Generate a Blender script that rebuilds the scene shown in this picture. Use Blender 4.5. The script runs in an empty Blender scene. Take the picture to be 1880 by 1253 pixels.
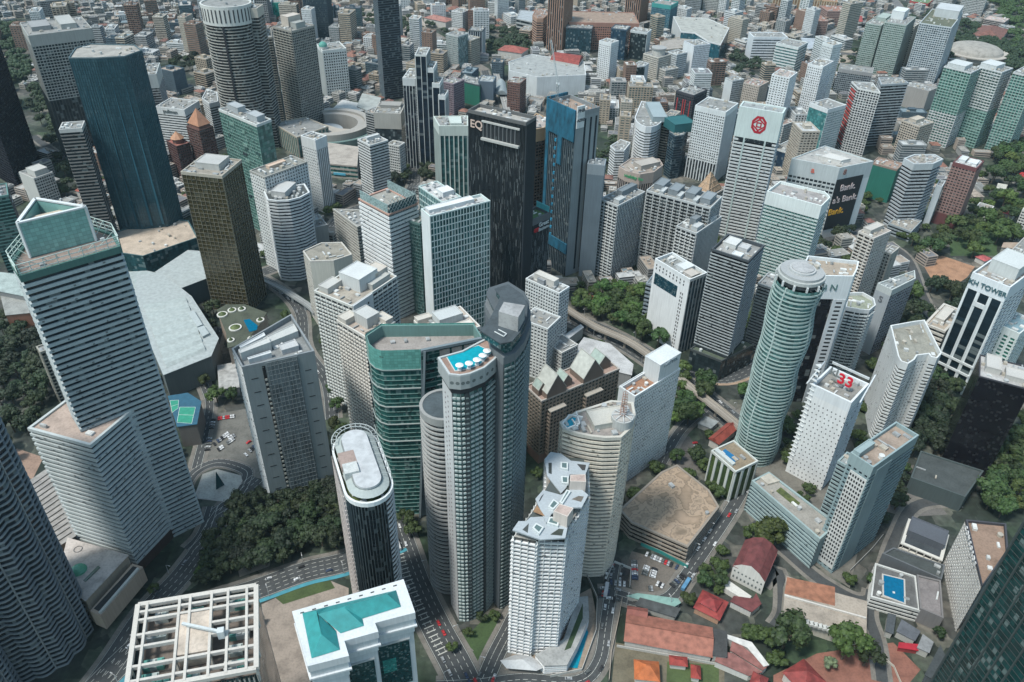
import bpy, math, random
from mathutils import Vector, Matrix, noise
random.seed(7)
S = bpy.context.scene
# ------------------------------------------------------------------ camera
FP, CX, CY, CH = 1462.2, 940.0, 626.5, 455.0
TH = math.atan(FP / math.hypot(50, 2033)); RO = math.atan2(50, 2033)
ct, st, cr, sr = math.cos(TH), math.sin(TH), math.cos(RO), math.sin(RO)
Rv, Uv, Fv = Vector((1, 0, 0)), Vector((0, st, ct)), Vector((0, ct, -st))
cam = bpy.data.objects.new('camera', bpy.data.cameras.new('camera')); S.collection.objects.link(cam)
cR, cU = Rv * cr + Uv * sr, -Rv * sr + Uv * cr
mw = Matrix((cR, cU, -Fv)).transposed().to_4x4(); mw.translation = (0, 0, CH)
cam.matrix_world = mw
cam.data.sensor_width = 36; cam.data.lens = FP / 1880 * 36; cam.data.clip_end = 20000; cam.data.clip_start = 1
S.camera = cam
# ------------------------------------------------------------------ light
SUN = Vector((-0.80, -0.56, 0.0)).normalized(); EL = math.radians(62)
sd = Vector((SUN.x * math.cos(EL), SUN.y * math.cos(EL), math.sin(EL)))
sun = bpy.data.objects.new('sun', bpy.data.lights.new('sun', 'SUN')); S.collection.objects.link(sun)
sun.data.energy = 2.6; sun.data.angle = math.radians(9); sun.data.color = (1.0, 0.985, 0.94)
sun.rotation_euler = sd.to_track_quat('Z', 'Y').to_euler()
W = bpy.data.worlds.new('World'); S.world = W; W.use_nodes = True
wn = W.node_tree; bg = wn.nodes['Background']
sky = wn.nodes.new('ShaderNodeTexSky'); sky.sky_type = 'NISHITA'; sky.sun_disc = False
sky.sun_elevation = EL; sky.sun_rotation = math.atan2(SUN.x, SUN.y); sky.air_density = 1.0; sky.dust_density = 1.5; sky.ozone_density = 1.5
tint = wn.nodes.new('ShaderNodeMix'); tint.data_type = 'RGBA'; tint.blend_type = 'MULTIPLY'; tint.inputs[0].default_value = 1; tint.inputs[7].default_value = (0.93, 1.06, 0.93, 1)
wn.links.new(sky.outputs[0], tint.inputs[6]); wn.links.new(tint.outputs[2], bg.inputs[0]); bg.inputs[1].default_value = 0.15
S.view_settings.view_transform = 'Standard'; S.view_settings.look = 'None'; S.view_settings.gamma = 1
S.view_settings.exposure = 0.52
S.cycles.max_bounces = 5; S.cycles.diffuse_bounces = 2; S.cycles.glossy_bounces = 2; S.cycles.volume_bounces = 0
S.cycles.transmission_bounces = 2; S.cycles.use_denoising = True
# ------------------------------------------------------------------ pixel -> place
def ray(x, y):
    dx, dy = (x - CX) / FP, (y - CY) / FP
    X, Y = dx * cr + dy * sr, -dx * sr + dy * cr
    return Vector((X, ct - Y * st, -st - Y * ct))
def at(x, y, z=0.0):
    r = ray(x, y); t = (z - CH) / r.z
    return Vector((r.x * t, r.y * t, z))
def hgt(pt, pb, zb=0.0):
    g = at(pb[0], pb[1], zb); r = ray(*pt)
    t = (g.x * r.x + g.y * r.y) / (r.x * r.x + r.y * r.y)
    return CH + r.z * t
# ------------------------------------------------------------------ materials
def mat(name, build):
    m = bpy.data.materials.new(name); m.use_nodes = True
    nt = m.node_tree; p = nt.nodes['Principled BSDF']; build(nt, p); return m
def N(nt, t, **k):
    n = nt.nodes.new(t)
    for a, v in k.items():
        if a.startswith('i_'):
            key = a[2:]; key = int(key) if key.isdigit() else key
            n.inputs[key].default_value = v
        else: setattr(n, a, v)
    return n
def L(nt, a, b): nt.links.new(a, b)
def mul(nt, c, f):
    m = N(nt, 'ShaderNodeMix', data_type='RGBA', blend_type='MULTIPLY'); m.inputs[0].default_value = 1
    L(nt, c, m.inputs[6]); L(nt, f, m.inputs[7]); return m.outputs[2]
def ramp(nt, fac, stops):
    r = N(nt, 'ShaderNodeValToRGB'); e = r.color_ramp.elements
    e[0].position, e[0].color = stops[0][0], (*stops[0][1], 1)
    e[1].position, e[1].color = stops[-1][0], (*stops[-1][1], 1)
    for s in stops[1:-1]:
        n = e.new(s[0]); n.color = (*s[1], 1)
    L(nt, fac, r.inputs[0]); return r.outputs[0]
def g3(v): return (v, v, v)
def ocol(nt): return N(nt, 'ShaderNodeObjectInfo').outputs['Color']
def geo(nt): return N(nt, 'ShaderNodeNewGeometry').outputs['Position']
def nz(nt, scale, vec=None, detail=4, vs=None):
    n = N(nt, 'ShaderNodeTexNoise'); n.inputs['Scale'].default_value = scale; n.inputs['Detail'].default_value = detail
    vec = vec or geo(nt)
    if vs:
        m = N(nt, 'ShaderNodeMapping'); m.inputs['Scale'].default_value = vs; L(nt, vec, m.inputs[0]); vec = m.outputs[0]
    L(nt, vec, n.inputs['Vector']); return n.outputs[0]
def b_wall(nt, p):
    c = mul(nt, ocol(nt), ramp(nt, nz(nt, 0.05), [(0.3, g3(0.88)), (0.7, g3(1.0))]))
    c = mul(nt, c, ramp(nt, nz(nt, 0.9, vs=(1, 1, 0.06)), [(0.3, g3(0.87)), (0.62, g3(1.0))]))
    L(nt, c, p.inputs['Base Color']); p.inputs['Roughness'].default_value = 0.75
def b_glass(nt, p):
    uv = N(nt, 'ShaderNodeUVMap').outputs[0]
    fl = N(nt, 'ShaderNodeVectorMath', operation='FLOOR'); L(nt, uv, fl.inputs[0])
    fr = N(nt, 'ShaderNodeVectorMath', operation='FRACTION'); L(nt, uv, fr.inputs[0])
    oi = N(nt, 'ShaderNodeObjectInfo')
    ad = N(nt, 'ShaderNodeVectorMath', operation='ADD'); L(nt, fl.outputs[0], ad.inputs[0]); L(nt, oi.outputs['Location'], ad.inputs[1])
    wnn = N(nt, 'ShaderNodeTexWhiteNoise', noise_dimensions='3D'); L(nt, ad.outputs[0], wnn.inputs['Vector'])
    c = mul(nt, oi.outputs['Color'], ramp(nt, wnn.outputs['Value'], [(0.0, g3(0.62)), (0.8, g3(1.3)), (1.0, g3(1.6))]))
    fa = N(nt, 'ShaderNodeMath', operation='MULTIPLY_ADD', i_1=.7, i_2=.3); L(nt, oi.outputs['Alpha'], fa.inputs[0]); mc = N(nt, 'ShaderNodeMix', data_type='RGBA'); L(nt, fa.outputs[0], mc.inputs[0]); L(nt, oi.outputs['Color'], mc.inputs[6]); L(nt, c, mc.inputs[7]); c = mc.outputs[2]
    th = N(nt, 'ShaderNodeMath', operation='GREATER_THAN'); th.inputs[1].default_value = 0.87; L(nt, wnn.outputs['Value'], th.inputs[0])
    mt = N(nt, 'ShaderNodeMath', operation='MULTIPLY'); mt.inputs[1].default_value = 0.42; L(nt, th.outputs[0], mt.inputs[0]); m_a = N(nt, 'ShaderNodeMath', operation='MULTIPLY'); L(nt, mt.outputs[0], m_a.inputs[0]); L(nt, oi.outputs['Alpha'], m_a.inputs[1]); mt = m_a
    mx = N(nt, 'ShaderNodeMix', data_type='RGBA'); L(nt, mt.outputs[0], mx.inputs[0]); L(nt, c, mx.inputs[6]); mx.inputs[7].default_value = (0.26, 0.29, 0.28, 1)
    sx = N(nt, 'ShaderNodeSeparateXYZ'); L(nt, fr.outputs[0], sx.inputs[0])
    a = N(nt, 'ShaderNodeMath', operation='LESS_THAN'); a.inputs[1].default_value = 0.08; L(nt, sx.outputs[0], a.inputs[0])
    b = N(nt, 'ShaderNodeMath', operation='LESS_THAN'); b.inputs[1].default_value = 0.14; L(nt, sx.outputs[1], b.inputs[0])
    mm = N(nt, 'ShaderNodeMath', operation='MAXIMUM'); L(nt, a.outputs[0], mm.inputs[0]); L(nt, b.outputs[0], mm.inputs[1])
    m2 = N(nt, 'ShaderNodeMath', operation='MULTIPLY'); m2.inputs[1].default_value = 0.5; L(nt, mm.outputs[0], m2.inputs[0])
    m3 = N(nt, 'ShaderNodeMix', data_type='RGBA'); L(nt, m2.outputs[0], m3.inputs[0]); L(nt, mx.outputs[2], m3.inputs[6])
    sc = N(nt, 'ShaderNodeVectorMath', operation='SCALE'); sc.inputs[3].default_value = 0.5; L(nt, oi.outputs['Color'], sc.inputs[0])
    L(nt, sc.outputs[0], m3.inputs[7])
    L(nt, m3.outputs[2], p.inputs['Base Color'])
    L(nt, ramp(nt, nz(nt, 0.04), [(0.35, g3(0.08)), (0.7, g3(0.3))]), p.inputs['Roughness'])
    p.inputs['Specular IOR Level'].default_value = 0.4
def b_roof(nt, p):
    c = mul(nt, ocol(nt), ramp(nt, nz(nt, 0.12, detail=6), [(0.32, g3(0.72)), (0.5, g3(0.95)), (0.7, g3(1.08))]))
    c = mul(nt, c, ramp(nt, nz(nt, 0.7, detail=3), [(0.35, g3(0.82)), (0.55, g3(1.0))]))
    L(nt, c, p.inputs['Base Color']); p.inputs['Roughness'].default_value = 0.9
def b_derelict(nt, p):
    c = mul(nt, ocol(nt), ramp(nt, nz(nt, 0.075, detail=9), [(0.34, (0.5, 0.46, 0.4)), (0.43, (0.95, 0.86, 0.74)), (0.455, (0.55, 0.5, 0.44)), (0.48, (1.0, 0.9, 0.78)), (0.53, (0.9, 0.8, 0.68)), (0.545, (0.5, 0.46, 0.4)), (0.57, (0.7, 0.62, 0.52)), (0.7, (0.95, 0.84, 0.72))]))
    L(nt, c, p.inputs['Base Color']); p.inputs['Roughness'].default_value = 0.95
def b_tile(nt, p):
    wv = N(nt, 'ShaderNodeTexWave', bands_direction='DIAGONAL'); wv.inputs['Scale'].default_value = 0.7; L(nt, geo(nt), wv.inputs['Vector'])
    c = mul(nt, ocol(nt), ramp(nt, wv.outputs['Fac'], [(0.0, g3(0.72)), (0.5, g3(1.0))]))
    c = mul(nt, c, ramp(nt, nz(nt, 0.25, detail=6), [(0.3, g3(0.6)), (0.65, g3(1.1))]))
    L(nt, c, p.inputs['Base Color']); p.inputs['Roughness'].default_value = 0.8
def b_leaf(nt, p):
    oi = N(nt, 'ShaderNodeObjectInfo')
    c = mul(nt, oi.outputs['Color'], ramp(nt, nz(nt, 0.35, detail=3), [(0.3, (0.45, 0.5, 0.45)), (0.7, (1.25, 1.2, 0.9))]))
    c = mul(nt, c, ramp(nt, oi.outputs['Random'], [(0, (0.7, 0.75, 0.7)), (0.6, (1.0, 1.0, 0.9)), (1, (1.35, 1.25, 0.8))]))
    L(nt, c, p.inputs['Base Color']); p.inputs['Roughness'].default_value = 0.7
def b_ground(nt, p):
    v = N(nt, 'ShaderNodeTexVoronoi', feature='F1'); v.inputs['Scale'].default_value = 0.07; v.distance = 'CHEBYCHEV'; L(nt, geo(nt), v.inputs['Vector']); bw = N(nt, 'ShaderNodeRGBToBW'); L(nt, v.outputs['Color'], bw.inputs[0])
    c = ramp(nt, nz(nt, 0.012, detail=6), [(0.38, (0.02, 0.036, 0.02)), (0.5, (0.04, 0.048, 0.042)), (0.6, (0.07, 0.07, 0.065)), (0.75, (0.12, 0.11, 0.095))])
    c = mul(nt, c, ramp(nt, nz(nt, 0.2, detail=6), [(0.3, g3(0.55)), (0.7, g3(1.2))])); c = mul(nt, c, ramp(nt, bw.outputs[0], [(0.2, (0.55, 0.62, 0.55)), (0.5, g3(1.0)), (0.8, (2.3, 2.1, 1.9))]))
    L(nt, c, p.inputs['Base Color']); p.inputs['Roughness'].default_value = 0.95
def b_flat(nt, p):
    c = mul(nt, ocol(nt), ramp(nt, nz(nt, 0.3, detail=5), [(0.3, g3(0.8)), (0.7, g3(1.08))]))
    L(nt, c, p.inputs['Base Color']); p.inputs['Roughness'].default_value = 0.6
def b_water(nt, p):
    L(nt, mul(nt, ocol(nt), ramp(nt, nz(nt, 0.5), [(0.3, g3(0.85)), (0.7, g3(1.1))])), p.inputs['Base Color']); p.inputs['Roughness'].default_value = 0.12
def b_net(nt, p):
    c = mul(nt, ocol(nt), ramp(nt, nz(nt, 0.25, detail=6, vs=(1, 1, 0.4)), [(0.3, g3(0.45)), (0.5, g3(0.9)), (0.7, g3(1.3))]))
    L(nt, c, p.inputs['Base Color']); p.inputs['Roughness'].default_value = 0.7
M = {k: mat(k, f) for k, f in dict(wall=b_wall, glass=b_glass, roof=b_roof, derelict=b_derelict, tile=b_tile, leaf=b_leaf, ground=b_ground, flat=b_flat, water=b_water, net=b_net).items()}
# ------------------------------------------------------------------ mesh helpers
class MB:
    def __init__(s): s.v, s.f, s.uv = [], [], []
    def poly(s, pts, uv=None):
        n = len(s.v); s.v += [tuple(p) for p in pts]; s.f.append(tuple(range(n, n + len(pts))))
        s.uv += uv if uv else [(0.5, 0.5)] * len(pts)
    def quad(s, a, b, c, d, uv=None): s.poly((a, b, c, d), uv)
    def box(s, c, hx, hy, z0, z1, ax=Vector((1, 0)), bottom=False):
        ay = Vector((-ax.y, ax.x)); p = [Vector(c[:2]) + ax * sx * hx + ay * sy * hy for sx, sy in ((-1, -1), (1, -1), (1, 1), (-1, 1))]
        s.prism(p, z0, z1, bottom)
    def prism(s, pts, z0, z1, bottom=False, uvs=(1, 1), top=True):
        n = len(pts); u = 0
        if area(pts) < 0: pts = pts[::-1]
        for i in range(n):
            a, b = pts[i], pts[(i + 1) % n]; l = math.hypot(b[0] - a[0], b[1] - a[1])
            s.quad((a[0], a[1], z0), (b[0], b[1], z0), (b[0], b[1], z1), (a[0], a[1], z1), [(u / uvs[0], z0 / uvs[1]), ((u + l) / uvs[0], z0 / uvs[1]), ((u + l) / uvs[0], z1 / uvs[1]), (u / uvs[0], z1 / uvs[1])]); u += l
        if top: s.poly([(p[0], p[1], z1) for p in pts])
        if bottom: s.poly([(p[0], p[1], z0) for p in reversed(pts)])
    def frust(s, p0, z0, p1, z1, top=True):
        n = len(p0)
        for i in range(n):
            j = (i + 1) % n
            s.quad((*p0[i][:2], z0), (*p0[j][:2], z0), (*p1[j][:2], z1), (*p1[i][:2], z1))
        if top: s.poly([(p[0], p[1], z1) for p in p1])
    def beam(s, a, b, w, h=None):
        a, b = Vector(a), Vector(b); h = h or w; d = (b - a)
        if d.length < 1e-6: return
        d.normalize(); up = Vector((0, 0, 1)) if abs(d.z) < 0.95 else Vector((1, 0, 0))
        r = d.cross(up).normalized() * w / 2; u = r.cross(d).normalized() * h / 2
        q = [(-r - u), (r - u), (r + u), (-r + u)]
        A, B_ = [a + x for x in q], [b + x for x in q]
        for i in range(4): s.quad(A[i], A[(i + 1) % 4], B_[(i + 1) % 4], B_[i])
        s.poly(A[::-1]); s.poly(B_)
    def build(s, name, m, parent=None, col=None, loc=None):
        if not s.f: return None
        me = bpy.data.meshes.new(name)
        o0 = Vector(loc) if loc else (parent.location.copy() if parent else Vector((0, 0, 0)))
        me.from_pydata([(x - o0.x, y - o0.y, z - o0.z) for x, y, z in s.v], [], s.f)
        uvl = me.uv_layers.new(name='UVMap'); flat = [c for t in s.uv for c in t]; uvl.data.foreach_set('uv', flat)
        me.materials.append(M[m]); me.update()
        o = bpy.data.objects.new(name, me); S.collection.objects.link(o)
        if parent: o.parent = parent
        else: o.location = o0
        if name in ('balcony_pattern', 'air_conditioner_pattern', 'window_pattern', 'fin_pattern', 'tile_pattern'): o['kind'] = 'stuff'
        if col: o.color = col if len(col) == 4 else (*col, 1)
        return o
def area(p): return 0.5 * sum(p[i][0] * p[(i + 1) % len(p)][1] - p[(i + 1) % len(p)][0] * p[i][1] for i in range(len(p)))
def offset(P, d):
    n = len(P); out = []
    for i in range(n):
        a, b, c = P[i - 1], P[i], P[(i + 1) % n]
        e1 = (b - a).normalized(); e2 = (c - b).normalized()
        n1, n2 = Vector((e1.y, -e1.x)), Vector((e2.y, -e2.x))
        m = n1 + n2
        m = m / max(m.length_squared / 2, 0.35) if m.length > 1e-6 else n1
        out.append(b + m * d)
    return out
def inside(p, P):
    c = False; n = len(P); j = n - 1
    for i in range(n):
        if (P[i][1] > p[1]) != (P[j][1] > p[1]) and p[0] < (P[j][0] - P[i][0]) * (p[1] - P[i][1]) / (P[j][1] - P[i][1]) + P[i][0]: c = not c
        j = i
    return c
def tag(o, label, cat=None, group=None, kind=None):
    o['label'] = label
    if cat: o['category'] = cat
    if group: o['group'] = group
    if kind: o['kind'] = kind
    return o
def thing(name, label, cat, loc, group=None):
    o = bpy.data.objects.new(name, None); S.collection.objects.link(o); o.location = loc
    o.empty_display_size = 1; return tag(o, label, cat, group)
FOOT = []
def V2(p): return Vector((p[0], p[1]))
def rect4(P):
    c = sum(P, Vector((0, 0))) / 4; u = ((P[1] - P[0]) + (P[2] - P[3])); v = ((P[3] - P[0]) + (P[2] - P[1]))
    lu, lv = u.length / 2, v.length / 2; u.normalize(); v.normalize()
    w = Vector((-v.y, v.x)); w = w if w.dot(u) > 0 else -w
    u2 = (u * lu + w * lv).normalized(); v2 = Vector((-u2.y, u2.x)); v2 = v2 if v2.dot(v) > 0 else -v2
    u, v = u2 * lu / 2, v2 * lv / 2
    return [c - u - v, c + u - v, c + u + v, c - u + v]
def walls(root, P, z0, z1, sty, k):
    """facade of a closed plan P (counter-clockwise), one letter of style per side: b bands, g grid, v ribs, w blank, n plain glass, c balconies, s staggered slabs"""
    n = len(P); dp, fh, bay, fr, pw = k['dp'], k['fh'], k['bay'], k['fr'], k['pw']
    O = offset(P, dp); core, bands, ribs, blank, balc = MB(), MB(), MB(), MB(), MB()
    nf = max(1, round((z1 - z0) / fh)); fh = (z1 - z0) / nf; u = 0
    for i in range(n):
        a, b, oa, ob = P[i], P[(i + 1) % n], O[i], O[(i + 1) % n]; t = sty[i % len(sty)]; l = (b - a).length
        if l < 0.01: continue
        e = (b - a) / l; nn = Vector((e.y, -e.x)); nb = max(1, round(l / bay)); bw = l / nb
        if t == 'w':
            bq = MB(); bq.quad((*oa, z0), (*ob, z0), (*ob, z1), (*oa, z1)); bq.build('blank_wall', 'wall', root, k['blank'] or k['wall']); u += l; continue
        core.quad((*a, z0), (*b, z0), (*b, z1), (*a, z1), [(u / bay, z0 / fh), (u / bay + nb, z0 / fh), (u / bay + nb, z1 / fh), (u / bay, z1 / fh)])
        u += nb * bay
        if t in 'bgcs':
            fr_ = fr if t != 'c' else fr * 0.6
            for f in range(nf):
                y0 = z0 + f * fh; y1 = y0 + fh * fr_
                bands.quad((*oa, y0), (*ob, y0), (*ob, y1), (*oa, y1)); bands.quad((*oa, y1), (*ob, y1), (*b, y1), (*a, y1))
        if t in 'gvc':
            for j in range(nb + 1):
                if t == 'c' and j % 2: continue
                c = a + e * (j * bw); w = min(pw / 2, l / 3); lo = max(-w, -j * bw); hi = min(w, l - j * bw)
                p0, p1 = c + e * lo, c + e * hi; d = nn * (dp + 0.06 + (0.25 if t == 'v' else 0))
                q0, q1 = p0 + d, p1 + d
                ribs.quad((*q0, z0), (*q1, z0), (*q1, z1), (*q0, z1))
                ribs.quad((*p0, z0), (*q0, z0), (*q0, z1), (*p0, z1)); ribs.quad((*q1, z0), (*p1, z0), (*p1, z1), (*q1, z1))
        if t in 'cs':
            for f in range(nf):
                y0 = z0 + f * fh
                for j in range(nb):
                    if t == 's' and (f + j * 2) % 3 == 0: continue
                    c0 = a + e * (j * bw + bw * 0.12); c1 = a + e * (j * bw + bw * 0.88); d = nn * (dp + k['bd']); d0 = nn * dp
                    q0, q1 = c0 + d, c1 + d; y1 = y0 + 1.15
                    balc.quad((*q0, y0), (*q1, y0), (*q1, y1), (*q0, y1)); balc.quad((*q0, y1), (*q1, y1), (*(c1 + d0), y1), (*(c0 + d0), y1))
                    balc.quad((*(c0 + d0), y0), (*q0, y0), (*q0, y1), (*(c0 + d0), y1)); balc.quad((*q1, y0), (*(c1 + d0), y0), (*(c1 + d0), y1), (*q1, y1))
    wc = k['wall']; odd = MB(); rr = random.Random(int(z1 * 97) + n)
    for i in range(n):
        a, b = O[i], O[(i + 1) % n]; l = (b - a).length
        if sty[i % len(sty)] not in 'gbc' or l < 3: continue
        e = (b - a) / l; nn = Vector((e.y, -e.x)) * .3
        for _ in range(min(160, int(l * (z1 - z0) / 90))):
            p = a + e * rr.uniform(0, l - 1.3); z = z0 + rr.randrange(nf) * fh + rr.uniform(0, .5) * fh * fr; w = rr.uniform(.8, 1.8); q = p + e * w; hh = rr.uniform(.5, 1.1)
            odd.quad((*(p + nn), z), (*(q + nn), z), (*(q + nn), z + hh), (*(p + nn), z + hh)); odd.quad((*(p + nn), z + hh), (*(q + nn), z + hh), (*q, z + hh), (*p, z + hh))
    odd.build('air_conditioner_pattern', 'wall', root, tuple(x * .38 for x in wc))
    core.build('window_glazing', 'glass', root, k['glass']); bands.build('facade_cladding', 'wall', root, k['band'] or wc)
    ribs.build('facade_ribs', 'wall', root, k['rib'] or wc)
    balc.build('balcony_pattern', 'wall', root, k['balc'] or wc)
DEF = dict(dp=0.5, fh=3.6, bay=3.0, fr=0.42, pw=0.7, bd=1.1, wall=(.6, .62, .61), glass=(.02, .028, .033), band=None, rib=None, blank=None, balc=None,
           crown=2.2, roof=(.26, .26, .25), par=1.2, crownc=None, foot=0, footc=None)
def ctr(P): return sum(P, Vector((0, 0))) / len(P)
def topper(root, P, z1, k):
    """crown band, parapet ring and deck"""
    n = len(P); O, I = offset(P, k['dp'] + 0.03), offset(P, -0.6); m = MB(); zc = z1 - k['crown']; deck = z1 - k['par']
    for i in range(n):
        j = (i + 1) % n
        m.quad((*O[i], zc), (*O[j], zc), (*O[j], z1), (*O[i], z1)); m.quad((*O[i], z1), (*O[j], z1), (*I[j], z1), (*I[i], z1))
        m.quad((*I[j], deck), (*I[i], deck), (*I[i], z1), (*I[j], z1)); m.quad((*P[i], zc), (*P[j], zc), (*O[j], zc), (*O[i], zc))
    m.build('parapet', 'wall', root, k['crownc'] or k['wall'])
    d = MB(); d.poly([(*p, deck) for p in I]); d.build('roof_deck', 'roof', root, k['roof'])
    return I, deck
def clutter(root, I, z, n, seed, avoid=()):
    r = random.Random(seed); xs = [p.x for p in I]; ys = [p.y for p in I]; ax = (I[1] - I[0]).normalized(); k = t = 0
    J = offset(I, -1.5) if abs(area(I)) > 60 else I
    used = []
    while k < n and t < n * 14:
        t += 1; p = Vector((r.uniform(min(xs), max(xs)), r.uniform(min(ys), max(ys))))
        if not inside(p, J) or any(inside(p, q) for q in avoid) or any((p - q).length < 4 for q in used): continue
        used.append(p); m = MB(); s = r.random(); c = r.choice([(.55, .56, .55), (.4, .41, .41), (.65, .65, .63), (.3, .31, .31), (.42, .38, .32)])
        if s < 0.6:
            hx, hy, h = r.uniform(.8, 2.6), r.uniform(.7, 1.8), r.uniform(.8, 2.4); m.box(p, hx, hy, z, z + h, ax); m.box(p, hx * .6, hy * .6, z + h, z + h + .25, ax); m.build('rooftop_unit', 'flat', root, c)
        elif s < 0.8:
            q = r.uniform(1, 2); m.prism([p + Vector((math.cos(a * .785), math.sin(a * .785))) * q for a in range(8)], z, z + r.uniform(1.5, 3)); m.build('water_tank', 'flat', root, c)
        else:
            l = r.uniform(3, 8); d = ax if r.random() < .5 else Vector((-ax.y, ax.x)); m.box(p, l / 2, .5, z + .3, z + 1.2, d); m.box(p, .3, .3, z, z + .3, d); m.build('duct', 'flat', root, c)
        k += 1
def B(name, label, cat, rpx, base=None, h=None, sty='b', pts=None, ph=(), unit=None, sq=True, z0=0, stack=(), group=None, root=None, flat=True, **kw):
    """a building from its roof outline (photo pixels on the plane of its roof) and the pixel where one of its edges meets the ground"""
    k = dict(DEF); k.update(kw)
    if h is None: h = hgt(rpx[base[0]], base[1:])
    P = pts or [V2(at(x, y, h)) for x, y in rpx]
    if len(P) == 4 and sq and not pts: P = rect4(P)
    n = len(P); sty = (sty * n)[:n]; P0 = list(P)
    if area(P) < 0: P = P[::-1]; sty = sty[:-1][::-1] + sty[-1] if n > 1 else sty
    c = ctr(P); new = root is None
    if new:
        root = thing(name, label, cat, (c.x, c.y, 0), group); FOOT.append((P, h))
    zt = h - k['crown']
    segs = list(stack) if stack else []
    z = z0
    if k['foot']:
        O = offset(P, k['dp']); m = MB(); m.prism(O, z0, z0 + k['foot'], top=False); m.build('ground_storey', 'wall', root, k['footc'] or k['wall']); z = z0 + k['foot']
    for (frac, s2, kk) in segs:
        k2 = dict(k); k2.update(kk); zz = z0 + frac * (h - z0); s3 = (s2 * n)[:n]
        walls(root, P, z, zz, s3, k2); z = zz
    walls(root, P, z, zt, sty, k)
    I, deck = topper(root, P, h, k)
    av = []
    if len(P) == 4 or True:
        q = P0 if len(P) == 4 else rect4(list(bbox(P)))
        for (u0, v0, u1, v1, hh, *cc) in ph:
            f = lambda u, v: q[0] * (1 - u) * (1 - v) + q[1] * u * (1 - v) + q[2] * u * v + q[3] * (1 - u) * v
            Q = [f(u0, v0), f(u1, v0), f(u1, v1), f(u0, v1)]; av.append(Q); m = MB(); m.prism(Q, deck, deck + hh); cc = cc[0] if cc else k['wall']
            if area(Q) < 0: Q = Q[::-1]
            pr = MB(); Oq, Iq = offset(Q, .15), offset(Q, -.4)
            for i in range(4):
                j = (i + 1) % 4; za, zb = deck + hh - .3, deck + hh + .5
                pr.quad((*Oq[i], za), (*Oq[j], za), (*Oq[j], zb), (*Oq[i], zb)); pr.quad((*Oq[i], zb), (*Oq[j], zb), (*Iq[j], zb), (*Iq[i], zb)); pr.quad((*Iq[j], za), (*Iq[i], za), (*Iq[i], zb), (*Iq[j], zb))
            po = m.build('penthouse', 'wall', root, cc); po2 = pr.build('coping', 'wall', po, cc)
            fix(po2, root)
    A = abs(area(P)); nu = unit if unit is not None else min(15, int(A / 75) + 3)
    clutter(root, I, deck, nu, hash_(label), av)
    root['_h'] = h
    return root, P, h, deck
def hash_(s): return sum((i + 1) * ord(c) for i, c in enumerate(s))
def fix(o, root):
    """sub-part meshes were built in world space: bring them into the root's frame"""
    if o: o.data.transform(Matrix.Translation(-root.location))
def bbox(P):
    ax = (P[1] - P[0]).normalized(); ay = Vector((-ax.y, ax.x)); u = [p.dot(ax) for p in P]; v = [p.dot(ay) for p in P]
    return [ax * a + ay * b for a, b in ((min(u), min(v)), (max(u), min(v)), (max(u), max(v)), (min(u), max(v)))]
def side(P, roofpx_a, roofpx_b, h):
    """the side of plan P nearest to two pixels of the roof line"""
    a, b = V2(at(*roofpx_a, h)), V2(at(*roofpx_b, h)); m = (a + b) / 2; best = None
    for i in range(len(P)):
        p, q = P[i], P[(i + 1) % len(P)]; d = ((p + q) / 2 - m).length
        if best is None or d < best[0]: best = (d, p, q)
    return best[1], best[2]
def sign(root, txt, p, q, u, z, size, col, off=1.0, ext=.25, name='sign_lettering', lay=None):
    """raised lettering on the wall p->q, centred u of the way along, at height z"""
    e = (q - p).normalized(); n = Vector((e.y, -e.x)); c = p + (q - p) * u + n * off
    cu = bpy.data.curves.new(name, 'FONT'); cu.body = txt; cu.size = size; cu.extrude = ext; cu.align_x = 'CENTER'; cu.align_y = 'CENTER'; cu.offset = size * .015
    t = bpy.data.objects.new(name, cu); S.collection.objects.link(t); bpy.context.view_layer.update()
    me = bpy.data.meshes.new_from_object(t.evaluated_get(bpy.context.evaluated_depsgraph_get())); bpy.data.objects.remove(t); bpy.data.curves.remove(cu)
    o = bpy.data.objects.new(name, me); S.collection.objects.link(o); me.materials.clear(); me.materials.append(M['flat']); o.color = (*col, 1)
    R = Matrix(((e.x, 0, n.x), (e.y, 0, n.y), (0, 1, 0))).to_4x4()
    if lay: R = lay
    o.parent = root; R.translation = Vector((c.x, c.y, z)) - root.location; o.matrix_local = R
    return o
def panel(root, p, q, u0, u1, z0, z1, m, col, off=.9, th=.3, name='panel'):
    e = (q - p); l = e.length; e = e / l; n = Vector((e.y, -e.x)); mb = MB(); a, b = p + e * l * u0, p + e * l * u1
    mb.prism([a + n * .2, b + n * .2, b + n * (off + th), a + n * (off + th)], z0, z1, True)
    return mb.build(name, m, root, col)
def circ(c, r, n=32, ph=0, ry=None, rot=0):
    ry = ry or r; o = []
    for i in range(n):
        a = 2 * math.pi * i / n + ph; x, y = r * math.cos(a), ry * math.sin(a)
        o.append(Vector((c[0] + x * math.cos(rot) - y * math.sin(rot), c[1] + x * math.sin(rot) + y * math.cos(rot))))
    return o
# ------------------------------------------------------------------ buildings
Wh, Cr, Gy, Dk, Be = (.64, .66, .66), (.58, .54, .48), (.33, .36, .37), (.05, .06, .07), (.46, .41, .34)
LG, TG, Nv = (.46, .49, .49), (.10, .26, .24), (.012, .018, .024)
T = 'office_tower'; A_ = 'apartment_tower'; Ho = 'hotel_tower'; Bd = 'building'
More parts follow.
